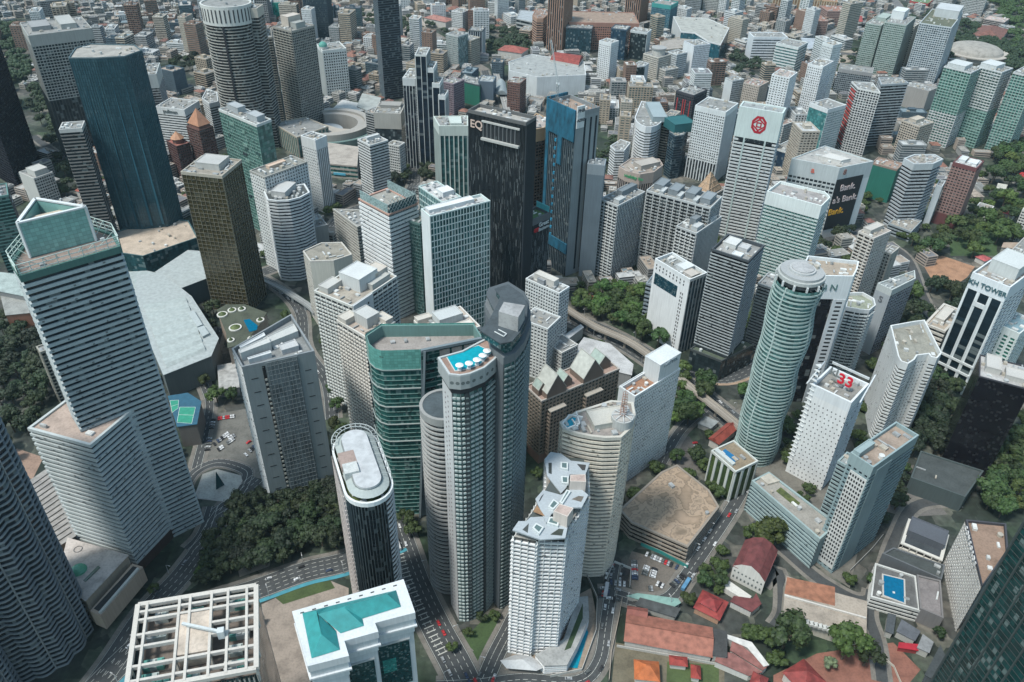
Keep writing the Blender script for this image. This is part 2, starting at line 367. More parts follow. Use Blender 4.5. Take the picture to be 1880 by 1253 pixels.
# --- left edge and the tower with silver slats
sl = dict(wall=(0.42, 0.47, 0.48), glass=(.012, .02, .024), fh=4.0, fr=.48, dp=1.1, bay=3, roof=(0.26, 0.20, 0.17))
root, P, h, dk = B(T, 'tall slab tower of dark silver slats with a triangular green glass screen on top', 'office tower',
  [(38, 505), (218, 452), (206, 430), (150, 412), (70, 420), (22, 480)], (1, 367, 960), sty='bbbbbb', unit=4, crown=4, crownc=(0.07, 0.16, 0.14), **sl)
# glass crown: triangular screen
def zup(pt, pb, zb): return hgt(pt, pb, zb)
cz = zup((157, 381), (172, 440), h)
C3 = [V2(at(x, y, cz)) for x, y in ((32, 411), (157, 381), (65, 366))]
m = MB(); In = offset(C3, -1.6)
for i in range(3):
    j = (i + 1) % 3; l = (C3[j] - C3[i]).length
    m.quad((*C3[i], h - 1), (*C3[j], h - 1), (*C3[j], cz), (*C3[i], cz), [(0, 0), (l / 2.2, 0), (l / 2.2, (cz - h) / 2.2), (0, (cz - h) / 2.2)])
    m.quad((*In[j], h - 1), (*In[i], h - 1), (*In[i], cz), (*In[j], cz))
scr = m.build('glass_screen', 'glass', root, (.20, .37, .34, .1))
m = MB()
for i in range(3): m.beam((*C3[i], cz + .4), (*C3[(i + 1) % 3], cz + .4), 1.8, .9); m.beam((*C3[i], h - 1), (*C3[i], cz), 1.2)
m.build('screen_frame', 'wall', root, Wh)
m = MB(); m.poly([(*p, cz - 7) for p in In]); m.build('inner_roof', 'roof', root, (.3, .27, .23)); clutter(root, In, cz - 7, 5, 3)
cc = ctr(C3); m = MB(); m.box(cc, 9, 4, cz - 7, cz - 3.5, (C3[1] - C3[0]).normalized()); m.build('plant_room', 'roof', root, (.5, .42, .33))
m = MB(); Q = offset(P, 1.0); Q2 = offset(P, -5)
for zz in (h + 1.5, h + 4, h + 6.5):
    for i in range(6): m.beam((*Q[i], zz), (*Q[(i + 1) % 6], zz), .35)
for i in range(6):
    nn = max(2, int((Q[(i + 1) % 6] - Q[i]).length / 6))
    for t in range(nn + 1):
        p = Q[i].lerp(Q[(i + 1) % 6], t / nn); q = Q2[i].lerp(Q2[(i + 1) % 6], t / nn); m.beam((*p, h), (*p, h + 6.5), .3); m.beam((*p, h + 6.5), (*q, h + .5), .3)
m.build('roof_truss_lattice', 'wall', root, (.5, .6, .56))
root, P, h, dk = B(T, 'lower angular tower of silver slats with a flat stained brown roof', 'office tower',
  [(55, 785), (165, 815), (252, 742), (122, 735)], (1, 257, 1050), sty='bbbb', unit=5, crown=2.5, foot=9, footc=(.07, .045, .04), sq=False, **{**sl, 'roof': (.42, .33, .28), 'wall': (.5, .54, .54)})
B(A_, 'narrow beige apartment block standing in the trees behind the slatted tower', 'apartment block', [(66, 636), (75, 646), (90, 640), (82, 632)], (1, 112, 740), sty='g', wall=(0.35, 0.33, 0.28), fr=.3, bay=3.5, unit=1)
GB = B(T, 'green banded tower with a dark side wall and white ring emblem at the left edge', 'office tower', [(-45, 372), (5, 355), (17, 334), (-30, 345)], (1, 60, 500), sty='bwww', wall=(0.12, 0.24, 0.22), glass=(.02, .06, .055), blank=(0.07, 0.08, 0.09), fr=.3, roof=(0.15, 0.15, 0.15))
B(T, 'almost black grid tower cut off by the left edge of the view', 'office tower', [(-95, 100), (-48, 122), (0, 84), (-50, 66)], (2, 74, 300), sq=False, sty='g', wall=(0.01, 0.01, 0.02), glass=(.005, .006, .01), fr=.3, pw=.5, fh=4)
B(A_, 'concrete apartment tower with a blank grey crown and a darker glazed lower half', 'apartment tower', [(49, 66), (165, 52), (150, 28), (41, 43)], (0, 126, 305), sty='gggg', wall=(0.36, 0.36, 0.34), fr=.3, bay=3.6, crown=14, stack=[(.52, 'vvvv', dict(wall=(0.06, 0.07, 0.07)))], ph=[(.1, .3, .4, .8, 5, (.3, .3, .3)), (.55, .2, .8, .9, 6, (.4, .4, .38))])
B(A_, 'slim white crowned tower with brown slatted shaft left of the blue glass tower', 'apartment tower', [(101, 122), (128, 122), (126, 106), (99, 106)], (1, 163, 260), sty='b', wall=(0.38, 0.31, 0.25), crown=16, crownc=(0.58, 0.58, 0.57), fr=.4)
B(A_, 'dark slatted tower edged with two pale vertical fins left of the blue glass tower', 'apartment tower', [(115, 236), (152, 236), (150, 224), (111, 224)], (0, 200, 470), sty='b', wall=(0.20, 0.19, 0.18), crown=4, crownc=(0.52, 0.51, 0.49), rib=(0.58, 0.57, 0.53), fr=.35)
# --- tall blue glass tower
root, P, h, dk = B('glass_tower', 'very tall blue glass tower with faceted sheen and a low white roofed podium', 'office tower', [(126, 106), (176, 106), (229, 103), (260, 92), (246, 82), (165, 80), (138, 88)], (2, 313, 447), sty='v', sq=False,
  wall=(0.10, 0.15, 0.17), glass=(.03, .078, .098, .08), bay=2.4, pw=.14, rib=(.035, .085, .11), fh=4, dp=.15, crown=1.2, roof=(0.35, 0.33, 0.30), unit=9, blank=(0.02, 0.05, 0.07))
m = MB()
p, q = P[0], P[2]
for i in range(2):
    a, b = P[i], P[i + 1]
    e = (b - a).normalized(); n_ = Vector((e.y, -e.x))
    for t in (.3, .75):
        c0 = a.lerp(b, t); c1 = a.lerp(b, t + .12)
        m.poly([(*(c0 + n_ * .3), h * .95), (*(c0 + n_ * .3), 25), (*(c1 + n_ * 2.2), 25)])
m.build('painted_sheen_pattern', 'glass', root, (.03, .095, .13, .05))  # lighter tilted wedges paint a reflected sheen onto the front
B('podium_building', 'dark teal glass podium with unfinished white deck below the blue tower', 'podium', [(190, 432), (222, 464), (262, 470), (362, 436), (345, 405), (300, 400)], (2, 271, 503), sty='n', glass=(.02, .07, .08), wall=(0.07, 0.14, 0.15), roof=(0.48, 0.39, 0.31), sq=False, unit=14, crown=.6)
B(T, 'grey banded tower with a plain pale crown right behind the blue glass tower', 'office tower', [(267, 137), (289, 136), (288, 118), (266, 115)], (1, 324, 245), sty='b', crown=20, wall=(0.36, 0.37, 0.37), crownc=(0.49, 0.52, 0.51))
# --- bronze tower
root, P, h, dk = B('glass_tower', 'bronze mirror glass tower with pale fins curling over its roof edge', 'office tower', [(334, 316), (408, 322), (440, 295), (371, 284)], (1, 460, 576), sty='gggg', wall=(0.11, 0.10, 0.07), glass=(.05, .042, .02, .2), rib=(0.30, 0.27, 0.20), fr=.10, pw=.2, bay=4.2, fh=4.2, crown=3, crownc=(0.40, 0.36, 0.30), ph=[(.2, .3, .8, .85, 6, (.45, .44, .42))], roof=(0.30, 0.27, 0.23), dp=.5)
# --- top left cluster
CAT = {'office_tower': 'office tower', 'hotel_tower': 'hotel', 'apartment_tower': 'apartment tower', 'podium_building': 'podium', 'building': 'building', 'glass_tower': 'office tower', 'low_building': 'building', 'mall_building': 'mall'}
REG = {}
def rows(L_):
    for nm, lab, rf, bs, kw in L_:
        key = kw.pop('key', None); r = B(nm, lab, CAT[nm], rf, bs, **kw)
        if key: REG[key] = r
rows([
 (Ho, 'white banded hotel with a lettered sign box at its crown', [(297, 197), (338, 201), (357, 189), (310, 175)], (0, 320, 282), dict(key='pul', sty='b', wall=(0.64, 0.65, 0.64), crown=10, fr=.5)),
 (Ho, 'small rounded pale tower with dark curved bands beside the sign box hotel', [(371, 180), (384, 190), (400, 186), (398, 170), (380, 163)], (1, 400, 260), dict(sty='b', wall=(0.58, 0.60, 0.60), crown=7, fr=.45, sq=False)),
 (T, 'dark blue curtain wall tower crossing the top edge near the construction ground', [(556, -27), (600, -25), (598, -44), (560, -45)], (0, 573, 72), dict(sty='g', wall=(0.05, 0.08, 0.10), glass=(.015, .04, .06), fr=.3, bay=2, pw=.4)),
 (T, 'tall black tower with a pale striped left flank at the top edge', [(683, -22), (693, -8), (731, -12), (722, -27)], (1, 706, 186), dict(sty='bbbb', wall=(0.09, 0.12, 0.14), glass=(.012, .02, .03), fr=.22, sq=False)),
 (A_, 'building wrapped in bright teal netting at the top edge', [(497, 4), (528, 6), (533, -8), (502, -8)], (0, 502, 35), dict(sty='n', glass=(.02, .3, .25), wall=(0.03, 0.32, 0.27))),
 (T, 'blue and white banded block behind the round banded tower', [(466, 4), (499, 4), (498, -10), (468, -10)], (1, 502, 40), dict(sty='b', wall=(0.52, 0.58, 0.60), glass=(.03, .09, .14))),
 (A_, 'beige topped slender balcony tower beside the taller gridded one', [(478, 70), (499, 68), (497, 52), (474, 52)], (0, 506, 235), dict(sty='cc', wall=(0.30, 0.29, 0.26), crown=3, ph=[(0, .1, .6, .9, 12, (.5, .45, .39))], balc=(0.36, 0.35, 0.31))),
 (A_, 'brown grey gridded apartment tower with a beige crown box and balconies', [(500, 50), (537, 56), (573, 48), (545, 36)], (1, 558, 246), dict(sty='cggc', wall=(0.31, 0.30, 0.27), fr=.35, bay=3.2, crown=3, ph=[(.1, .3, .5, .85, 14, (.52, .46, .4)), (.6, .3, .9, .7, 8, (.35, .36, .34))], balc=(0.36, 0.35, 0.31))),
 ('podium_building', 'beige columned podium with green glass under the gridded apartment tower', [(502, 226), (545, 252), (602, 232), (560, 215)], (1, 556, 290), dict(sty='v', wall=(0.42, 0.38, 0.31), glass=(.06, .16, .15), bay=6, pw=2, sq=False)),
 (T, 'grey tower with a plain beige crown panel above dark glass', [(687, 207), (736, 209), (743, 190), (697, 187)], (0, 692, 300), dict(sty='n', glass=(.03, .04, .045), wall=(0.30, 0.29, 0.27), crown=22, crownc=(0.42, 0.40, 0.36), ph=[(.1, .5, .9, .9, 4)])),
 (Bd, 'short white gridded block left of the street canyon by the stepped tower', [(712, 264), (733, 268), (742, 262), (722, 257)], (0, 716, 328), dict(sty='g', wall=(0.58, 0.58, 0.56))),
 (Ho, 'white tower of thin stripes with a central concrete shaft behind the street crossing', [(655, 256), (680, 266), (712, 258), (690, 246)], (0, 665, 373), dict(sty='b', wall=(0.60, 0.61, 0.60), fr=.5, ph=[(.3, .2, .5, .9, 5)])),
 (Ho, 'slim white tower with a dotted left wall and a dark stripe on its edge', [(551, 249), (579, 257), (600, 249), (573, 242)], (1, 601, 390), dict(sty='gvgg', wall=(0.70, 0.71, 0.70), fr=.55, pw=1.5, bay=3, crown=13)),
 (Bd, 'small pale grey office block at the foot of the white curved tower', [(547, 398), (569, 421), (602, 411), (583, 396)], (1, 577, 478), dict(sty='bwbb', wall=(0.40, 0.42, 0.41), fr=.55, ph=[(.3, .4, .6, .8, 3)])),
 (Bd, 'wedge shaped beige office block with long ribbon windows', [(613, 384), (656, 416), (676, 408), (670, 386)], (1, 664, 500), dict(sty='bbbb', wall=(0.45, 0.44, 0.40), fr=.55, sq=False, dp=.8)),
 (T, 'stepped tower of white fins and black glass, tallest stair', [(765, 100), (784, 102), (786, 88), (768, 86)], (0, 775, 318), dict(sty='v', wall=(0.58, 0.59, 0.58), glass=(.01, .018, .03), bay=8, crown=2)),
 (T, 'second stair of the stepped white finned tower', [(784, 124), (797, 126), (799, 114), (786, 112)], (0, 792, 318), dict(sty='v', wall=(0.64, 0.65, 0.64), glass=(.01, .018, .03), bay=7, crown=6)),
 (T, 'third stair of the stepped white finned tower', [(797, 152), (808, 154), (810, 143), (799, 141)], (0, 803, 320), dict(sty='v', wall=(0.64, 0.65, 0.64), glass=(.01, .018, .03), bay=7, crown=6)),
 (T, 'lowest stair of the stepped white finned tower', [(808, 174), (818, 176), (820, 166), (810, 164)], (0, 813, 322), dict(sty='v', wall=(0.64, 0.65, 0.64), glass=(.01, .018, .03), bay=6, crown=6)),
 (T, 'white shouldered block on the left of the stepped finned tower', [(746, 142), (765, 146), (767, 128), (750, 124)], (1, 775, 312), dict(sty='vb', wall=(0.56, 0.58, 0.58), glass=(.015, .02, .03), bay=4, crown=10)),
 (T, 'teal ribbed tower with small arches under its pale crown', [(797, 214), (807, 231), (858, 231), (858, 213)], (1, 814, 400), dict(sty='vvvv', wall=(0.52, 0.57, 0.53), glass=(.03, .09, .09), bay=5, pw=1.3, crown=12, sq=False, dp=.9, crownc=(0.53, 0.58, 0.53), ph=[(.2, .4, .95, .8, 3)])),
 (Bd, 'purple grey gridded building behind the stepped finned tower', [(817, 150), (834, 155), (843, 148), (830, 138)], (1, 836, 214), dict(sty='g', wall=(0.26, 0.20, 0.23))),
 (Bd, 'dark building hung with bright green netting beside the rail line', [(843, 148), (880, 157), (888, 146), (852, 136)], (1, 880, 196), dict(sty='wwww', wall=(0.05, 0.08, 0.09), blank=(0.02, 0.16, 0.11), sq=False)),
 (Bd, 'plain blue grey block next to the rail station roof', [(880, 148), (908, 152), (907, 140), (884, 138)], (1, 908, 196), dict(sty='w', wall=(0.11, 0.15, 0.19), roof=(0.31, 0.34, 0.35))),
 (T, 'small brown brick tower with a dark glazed slot beside the rail line', [(936, 150), (955, 154), (963, 145), (942, 140)], (1, 954, 214), dict(sty='g', wall=(0.20, 0.11, 0.09), fr=.5)),
])
r, P, h, dk = REG['pul']; sign(r, 'pullman', P[0], P[1], .5, h - 5, 7, (.12, .14, .14), .9)
r, P, h, dk = GB; sign(r, 'S', P[1], P[2], .5, h - 12, 11, (.6, .62, .62), .8)
# --- round banded tower at the top
def at_axis(top, base):
    h = hgt(top, base); return V2(at(*top, h)), h
LBL = 'huge round tower of dark glass and pale rings with a slotted white drum on top'
c, h = at_axis((414, 4), (462, 268)); P = circ(c, 31.5, 36, ry=27)
root = thing(T, LBL, 'office tower', (c.x, c.y, 0)); FOOT.append((P, h))
k = dict(DEF); k.update(wall=(0.36, 0.35, 0.32), glass=(.015, .018, .02), fr=.3, dp=.7, bay=3, fh=4)
i0 = min(range(36), key=lambda i: (P[i] - V2((c.x, c.y - 33))).length)
walls(root, P, 0, h - 24, 'b' * 36, k); m = MB(); m.box((P[i0].x + .5, P[i0].y - .9), 1.2, 1.0, 0, h - 24, Vector((1, 0))); m.build('dark_slot', 'wall', root, (.02, .02, .025))
k.update(crown=24, crownc=(0.58, 0.58, 0.55), dp=1.6); I, dk = topper(root, P, h, k); m = MB()
for i in range(36):
    p = offset(P, 1.7)[i]; e = (p - c).normalized(); m.box(p, .25, .8, h - 20, h - 4, e)
m.build('crown_slots_pattern', 'wall', root, (.04, .04, .045)); clutter(root, I, dk, 6, 1)
c2 = c + Vector((35, 6)); P = [c2 + Vector(v) for v in ((-8, -12), (6, -10), (8, 12), (-8, 12))]
B(T, 'slim dark banded wing attached right of the round ringed tower', 'office tower', None, h=h - 6, pts=P, sty='b', wall=(0.30, 0.30, 0.28), glass=(.015, .018, .02), fr=.3, fh=4, crown=12, crownc=(0.48, 0.44, 0.38))
# --- green checker glass building
rows([(T, 'green checkered glass tower with two grey boxes on a planted white roof', [(402, 200), (471, 229), (497, 219), (432, 192)], (1, 506, 440), dict(sty='gnnn', key='chk', sq=False, wall=(0.16, 0.27, 0.24), glass=(.08, .17, .145), bay=3.3, fh=3.8, fr=.22, pw=.3, crown=3, crownc=(0.58, 0.60, 0.58), ph=[(.1, .3, .4, .8, 7, (.38, .4, .41)), (.68, .2, .95, .75, 7, (.38, .4, .41))])),
 (T, 'white office block with turquoise dome and black glass corner stripe', [(575, 80), (597, 92), (637, 89), (622, 78)], (1, 607, 182), dict(sty='vgg', key='dome', wall=(0.67, 0.70, 0.68), glass=(.015, .02, .025), fr=.45, pw=1.6, bay=3.8, fh=4.5, crown=5)),
 # white stair tower pair
 (A_, 'tall curved white hotel slab of rows of dark window slits, dark framed roof', [(461, 313), (485, 326), (562, 297), (536, 285)], (0, 494, 485), dict(sty='gggg', wall=(0.67, 0.68, 0.67), fr=.5, pw=1.6, bay=3.4, crown=1.5, crownc=(0.36, 0.35, 0.32), roof=(0.22, 0.22, 0.20), ph=[(.2, .3, .45, .7, 3, (.6, .45, .35))])),
 (Ho, 'lower bowed white front with curved balcony bands below the slit windowed slab', [(492, 366), (508, 368), (530, 367), (550, 362), (567, 353), (558, 338), (486, 352)], (0, 521, 513), dict(sty='bbbbgg', sq=False, wall=(0.64, 0.66, 0.66), fr=.48, dp=1.0, glass=(.012, .018, .03), crown=2, roof=(0.08, 0.09, 0.09), ph=[(.25, .2, .6, .8, 6, (.5, .5, .49))])),
])
r, P, h, dk = REG['chk']; p, q = P[0], P[1]; L_ = (q - p).length; rr = random.Random(5)
for i in range(26):
    u = rr.uniform(0, .9); z = rr.randrange(4, int(h / 3.8) - 2) * 3.8; panel(r, p, q, u, min(1, u + rr.uniform(.05, .14)), z, z + 3.6, 'glass', rr.choice([(.02, .04, .045), (.16, .27, .23), (.04, .09, .085)]), off=.5, th=.4, name='glass_panel')
r, P, h, dk = REG['dome']; cc = P[1].lerp(P[0], .4).lerp(P[2], .12); m = MB()
for j in range(4):
    a0, a1 = j * math.pi / 8, (j + 1) * math.pi / 8; m.frust(circ(cc, 7 * math.cos(a0), 16), h + 3 + 7 * math.sin(a0), circ(cc, 7 * math.cos(a1) + .01, 16), h + 3 + 7 * math.sin(a1), False)
m.build('dome', 'wall', r, (.10, .32, .27)); m = MB(); m.prism(circ(cc, 6.8, 16), h - 1, h + 3); m.build('dome_drum', 'wall', r, (.6, .6, .58)); m = MB(); m.beam((*cc, h + 9), (*cc, h + 16), .5); m.build('finial', 'wall', r, Wh)
# --- middle column
rows([
 (T, 'teal gridded glass slab framed in white with a bright blank left edge', [(789, 396), (900, 369), (882, 356), (774, 384)], (0, 801, 640), dict(sty='gwww', key='K', wall=(0.62, 0.70, 0.68), glass=(.025, .095, .095), fr=.14, pw=.65, bay=3.0, fh=6.2, dp=.45, crown=1.2, blank=(0.72, 0.75, 0.75), roof=(0.47, 0.47, 0.47), par=2.5, ph=[(.05, .45, .8, .95, 3.5, (.68, .69, .69))])),
 (T, 'rear gridded wing with a white roof tucked behind the teal gridded slab', [(771, 341), (812, 373), (844, 360), (803, 333)], (1, 822, 600), dict(sty='gwww', wall=(0.49, 0.60, 0.58), glass=(.05, .14, .14), fr=.16, pw=.5, bay=3.0, fh=6.2, dp=.45, crown=1.2, roof=(0.48, 0.48, 0.48), ph=[(.5, .3, .8, .9, 5, (.68, .69, .69))])),
 (T, 'white tower of stacked horizontal blades with glass fence and lattice screen on its roof', [(670, 366), (713, 395), (756, 374), (712, 342)], (1, 726, 590), dict(sty='bbbb', key='stripe', wall=(0.74, 0.75, 0.75), glass=(.02, .03, .035), fr=.55, fh=4.3, dp=1.3, crown=1.5, crownc=(0.50, 0.30, 0.24), roof=(0.31, 0.30, 0.27))),
 (T, 'green lattice wrapped tower squeezed beside the white bladed tower', [(744, 402), (772, 412), (784, 400), (760, 388)], (1, 790, 580), dict(sty='g', wall=(0.10, 0.18, 0.17), glass=(.03, .08, .075), fr=.15, pw=.3, bay=2.2, roof=(0.12, 0.16, 0.15))),
 (T, 'tall black hotel tower of fine vertical glass fins with a cut out sky terrace', [(857, 202), (972, 225), (976, 215), (885, 189)], (1, 961, 590), dict(sty='vvvv', key='EQ', wall=(0.02, 0.02, 0.03), rib=(0.06, 0.07, 0.08), glass=(.005, .008, .01, .1), bay=1.35, pw=.22, fh=3.9, dp=.4, crown=3, crownc=(0.12, 0.12, 0.12), roof=(0.39, 0.37, 0.34), par=3)),
 (T, 'dark narrow tower with red emblem and a green turf roof terrace', [(955, 393), (976, 404), (1008, 390), (984, 378)], (1, 972, 565), dict(sty='wvvv', key='first', wall=(0.02, 0.02, 0.03), rib=(0.07, 0.08, 0.09), blank=(0.05, 0.07, 0.07), glass=(.005, .008, .01, .1), bay=1.6, pw=.22, roof=(0.08, 0.16, 0.06), par=3, crown=7, crownc=(0.10, 0.11, 0.12), unit=3)),
 (T, 'brown drum topped tower with an orange band behind the black finned hotel', [(966, 226), (980, 238), (1000, 234), (1008, 218), (985, 208)], (1, 975, 470), dict(sty='g', wall=(0.09, 0.07, 0.06), glass=(.012, .014, .016), sq=False, fr=.4, crown=14, crownc=(0.42, 0.30, 0.19), roof=(0.39, 0.34, 0.31))),
 (T, 'concrete and steel skyscraper under construction draped in bright blue netting', [(1010, 184), (1061, 209), (1091, 196), (1050, 172)], (1, 1038, 510), dict(sty='vwvv', key='PNB', wall=(0.24, 0.26, 0.27), rib=(0.17, 0.20, 0.215), blank=(0.27, 0.30, 0.31), glass=(.015, .03, .04), bay=2.9, pw=.5, fr=.3, crown=5, par=4, roof=(0.33, 0.25, 0.20), unit=14)),
 (T, 'plain blue grey tower with folded grey crown right of the construction tower', [(1078, 301), (1110, 304), (1112, 292), (1084, 290)], (1, 1098, 510), dict(sty='w', wall=(0.13, 0.17, 0.20), crown=11, crownc=(0.24, 0.28, 0.31), roof=(0.20, 0.22, 0.23))),
 (Bd, 'white apartment block with a staggered grid of dark windows and tall roof walls', [(966, 514), (1026, 535), (1046, 529), (984, 498)], (1, 1021, 640), dict(sty='gggg', wall=(0.67, 0.70, 0.70), fr=.4, pw=1.1, bay=3, ph=[(.15, .3, .75, .8, 7, (.6, .58, .54)), (.3, .1, .5, .4, 5, (.3, .32, .34))])),
 (A_, 'white gridded hotel right behind the dark curved roof of the pool tower', [(955, 588), (1010, 602), (1023, 584), (985, 562)], (1, 1006, 700), dict(sty='ggg', wall=(0.64, 0.66, 0.65), fr=.45, pw=1.2, bay=3.2)),
 (Bd, 'lower white annex with a tiny pool next to the gridded hotel', [(1008, 628), (1030, 650), (1058, 632), (1030, 612)], (1, 1025, 700), dict(sty='g', wall=(0.58, 0.58, 0.56), unit=4)),
 (A_, 'cream apartment tower with a fluted curved parapet, rear of the beige cluster', [(557, 461), (570, 479), (612, 478), (645, 467), (627, 445), (590, 446)], (0, 590, 580), dict(sty='gwwgw', sq=False, wall=(0.56, 0.53, 0.48), blank=(0.58, 0.56, 0.50), roof=(0.28, 0.26, 0.22), fr=.5, crown=2, unit=10)),
 (A_, 'white and beige apartment tower with stacked roof terraces in the middle of the beige cluster', [(582, 540), (645, 556), (725, 514), (660, 474)], (0, 611, 735), dict(sty='cccb', key='mid', wall=(0.63, 0.63, 0.59), balc=(0.58, 0.60, 0.58), fr=.42, roof=(0.36, 0.32, 0.27), ph=[(.25, .35, .8, .75, 12, (.60, .61, .6)), (.05, .05, .3, .35, 5, (.5, .49, .46)), (.7, .5, .95, .9, 5, (.45, .45, .42)), (.45, .7, .8, .98, 8, (.55, .5, .44))])),
 (A_, 'beige roofed apartment tower with a glass skylight box, nearest of the beige cluster', [(616, 590), (672, 614), (731, 593), (668, 562)], (0, 644, 800), dict(sty='cgbb', wall=(0.63, 0.60, 0.55), fr=.42, roof=(0.41, 0.34, 0.29), ph=[(.3, .3, .75, .75, 9, (.5, .5, .48)), (.02, .0, .3, .4, 5, (.56, .52, .46)), (.62, .72, .98, .98, 5, (.56, .52, .46))])),
 (A_, 'cream roofed apartment block behind the green curved office with a skylight box', [(767, 590), (790, 626), (882, 600), (842, 560)], (1, 801, 850), dict(sty='g', wall=(0.64, 0.60, 0.55), roof=(0.43, 0.37, 0.32), ph=[(.2, .3, .62, .8, 8, (.5, .52, .51)), (.0, .0, .2, .3, 4, (.56, .52, .46)), (.7, .6, .95, .9, 3)])),
 (T, 'grey slab tower with a mesh covered middle bay and a cluttered L shaped roof', [(427, 640), (445, 673), (575, 644), (534, 578)], (1, 501, 932), dict(sty='bwbb', key='grey', wall=(0.25, 0.27, 0.28), band=(0.58, 0.60, 0.60), blank=(0.23, 0.26, 0.265), crown=2, roof=(0.24, 0.25, 0.25), sq=False, par=4, fr=.5, unit=14, dp=.6, crownc=(0.24, 0.26, 0.27),
      ph=[(.08, .1, .18, .5, 4, Wh), (.7, .12, .78, .45, 4, Wh), (.38, .05, .56, .5, 7, (.55, .55, .53)), (.28, .45, .48, .95, 5, (.5, .5, .48)), (.62, .6, .8, .85, 4, (.5, .5, .5))])),
])
# teal slab: sign free; black hotel: sign and terrace
r, P, h, dk = REG['EQ']; p, q = P[0], P[1]
sign(r, 'EQ', p, q, .15, h - 12, 10, (.55, .42, .36), 1.2)
panel(r, p, q, .26, .9, h - 22, h - 8, 'wall', (.01, .012, .015), off=.3, name='terrace_shade_panel'); panel(r, p, q, .25, .91, h - 24, h - 22, 'wall', (.42, .42, .4), off=3.2, name='terrace_ledge'); panel(r, p, q, .25, .91, h - 8, h - 6.5, 'wall', (.45, .45, .43), off=1.6, name='upper_ledge')  # near-black panel paints the shade of the terrace, wall not cut back
for i in range(9): panel(r, p, q, .27 + i * .07, .275 + i * .07, h - 22, h - 8, 'wall', (.3, .31, .31), off=1.2, name='mullion')
m = MB(); rr = random.Random(2); e = (q - p).normalized(); n_ = Vector((e.y, -e.x)); L0 = (q - p).length
for i in range(420):
    a = p + e * rr.uniform(0, L0 - .4) + n_ * .8; z = rr.uniform(2, h - 26); l_ = rr.uniform(2, 11); w = rr.uniform(.15, .4); m.quad((*a, z), (*(a + e * w), z), (*(a + e * w), z + l_), (*a, z + l_))
m.build('fin_pattern', 'wall', r, (.13, .15, .155))
r, P, h, dk = REG['first']; p, q = P[1], P[2]; m = MB(); e = (q - p).normalized(); n_ = Vector((e.y, -e.x)); L0 = (q - p).length
for i in range(200):
    a = p + e * rr.uniform(0, L0 - .4) + n_ * .8; z = rr.uniform(2, h - 22); l_ = rr.uniform(2, 11); m.quad((*a, z), (*(a + e * .3), z), (*(a + e * .3), z + l_), (*a, z + l_))
m.build('fin_pattern', 'wall', r, (.20, .23, .24))
sign(r, 'Great', p, q, .66, h - 9, 6, (.6, .62, .62)); sign(r, 'Eastern', p, q, .66, h - 14, 5, (.55, .57, .57)); m = MB(); e = (q - p).normalized(); n_ = Vector((e.y, -e.x)); cc = p.lerp(q, .24) + n_ * 1.2
for s_ in (-1, 1):
    for a in range(6): m.quad(*[(*(cc + e * (x * 3 + s_ * 1.4)), h - 13 + z * 3) for x, z in ((0, -.8), (math.cos(a) * .9, math.sin(a) * .9), (math.cos(a + 1) * .9, math.sin(a + 1) * .9), (0, .1))])
m.build('red_emblem', 'flat', r, (.6, .02, .03))
m = MB(); a, b = P[2] if 0 else P[3], P[2]; ee = (b - a).normalized(); m.prism([a, b, b + Vector((0, -.6)), a + Vector((0, -.6))], h - 1, h + 6); m.build('turquoise_wall', 'flat', r, (.1, .45, .5))
# construction tower: net, sign, crane
r, P, h, dk = REG['PNB']
for u in (.36, .62, .86): panel(r, P[1], P[2], u, u + .08, 6, h - 8, 'glass', (.01, .02, .03, .1), off=.3, name='dark_window_strip')
for (i, u0, u1, z0, z1) in ((0, 0, 1, h - 30, h + 2), (0, .02, .12, 20, h - 30), (0, .45, .6, h - 60, h - 30), (0, .3, 1, 28, 40), (1, 0, .0, 0, 0), (3, .1, 1, h - 26, h + 3)):
    if u1 > u0: panel(r, P[i], P[(i + 1) % 4], u0, u1, z0, z1, 'net', (.012, .105, .17), off=1.6, name='scaffold_netting')
panel(r, P[1], P[2], .0, .32, h - 16, h + 6, 'flat', (.62, .64, .64), off=1.4, name='sign_board'); sign(r, 'PNB', P[1], P[2], .16, h + 1.5, 4.6, (.08, .09, .1), 1.9); sign(r, 'AZRB', P[1], P[2], .16, h - 8, 4.2, (.08, .09, .1), 1.9)
for zz in range(30, int(h - 32), 9): panel(r, P[0], P[1], .33, .39, zz, zz + 3, 'net', (.02, .2, .33), off=1.2, name='net_patch')
m = MB()
for i in range(7):
    for j in (0, 1): p = P[j].lerp(P[j + 1], (i + .5) / 7); m.beam((*p, h), (*p, h + 5), .3)
m.build('rebar_lattice', 'wall', r, (.45, .25, .15))
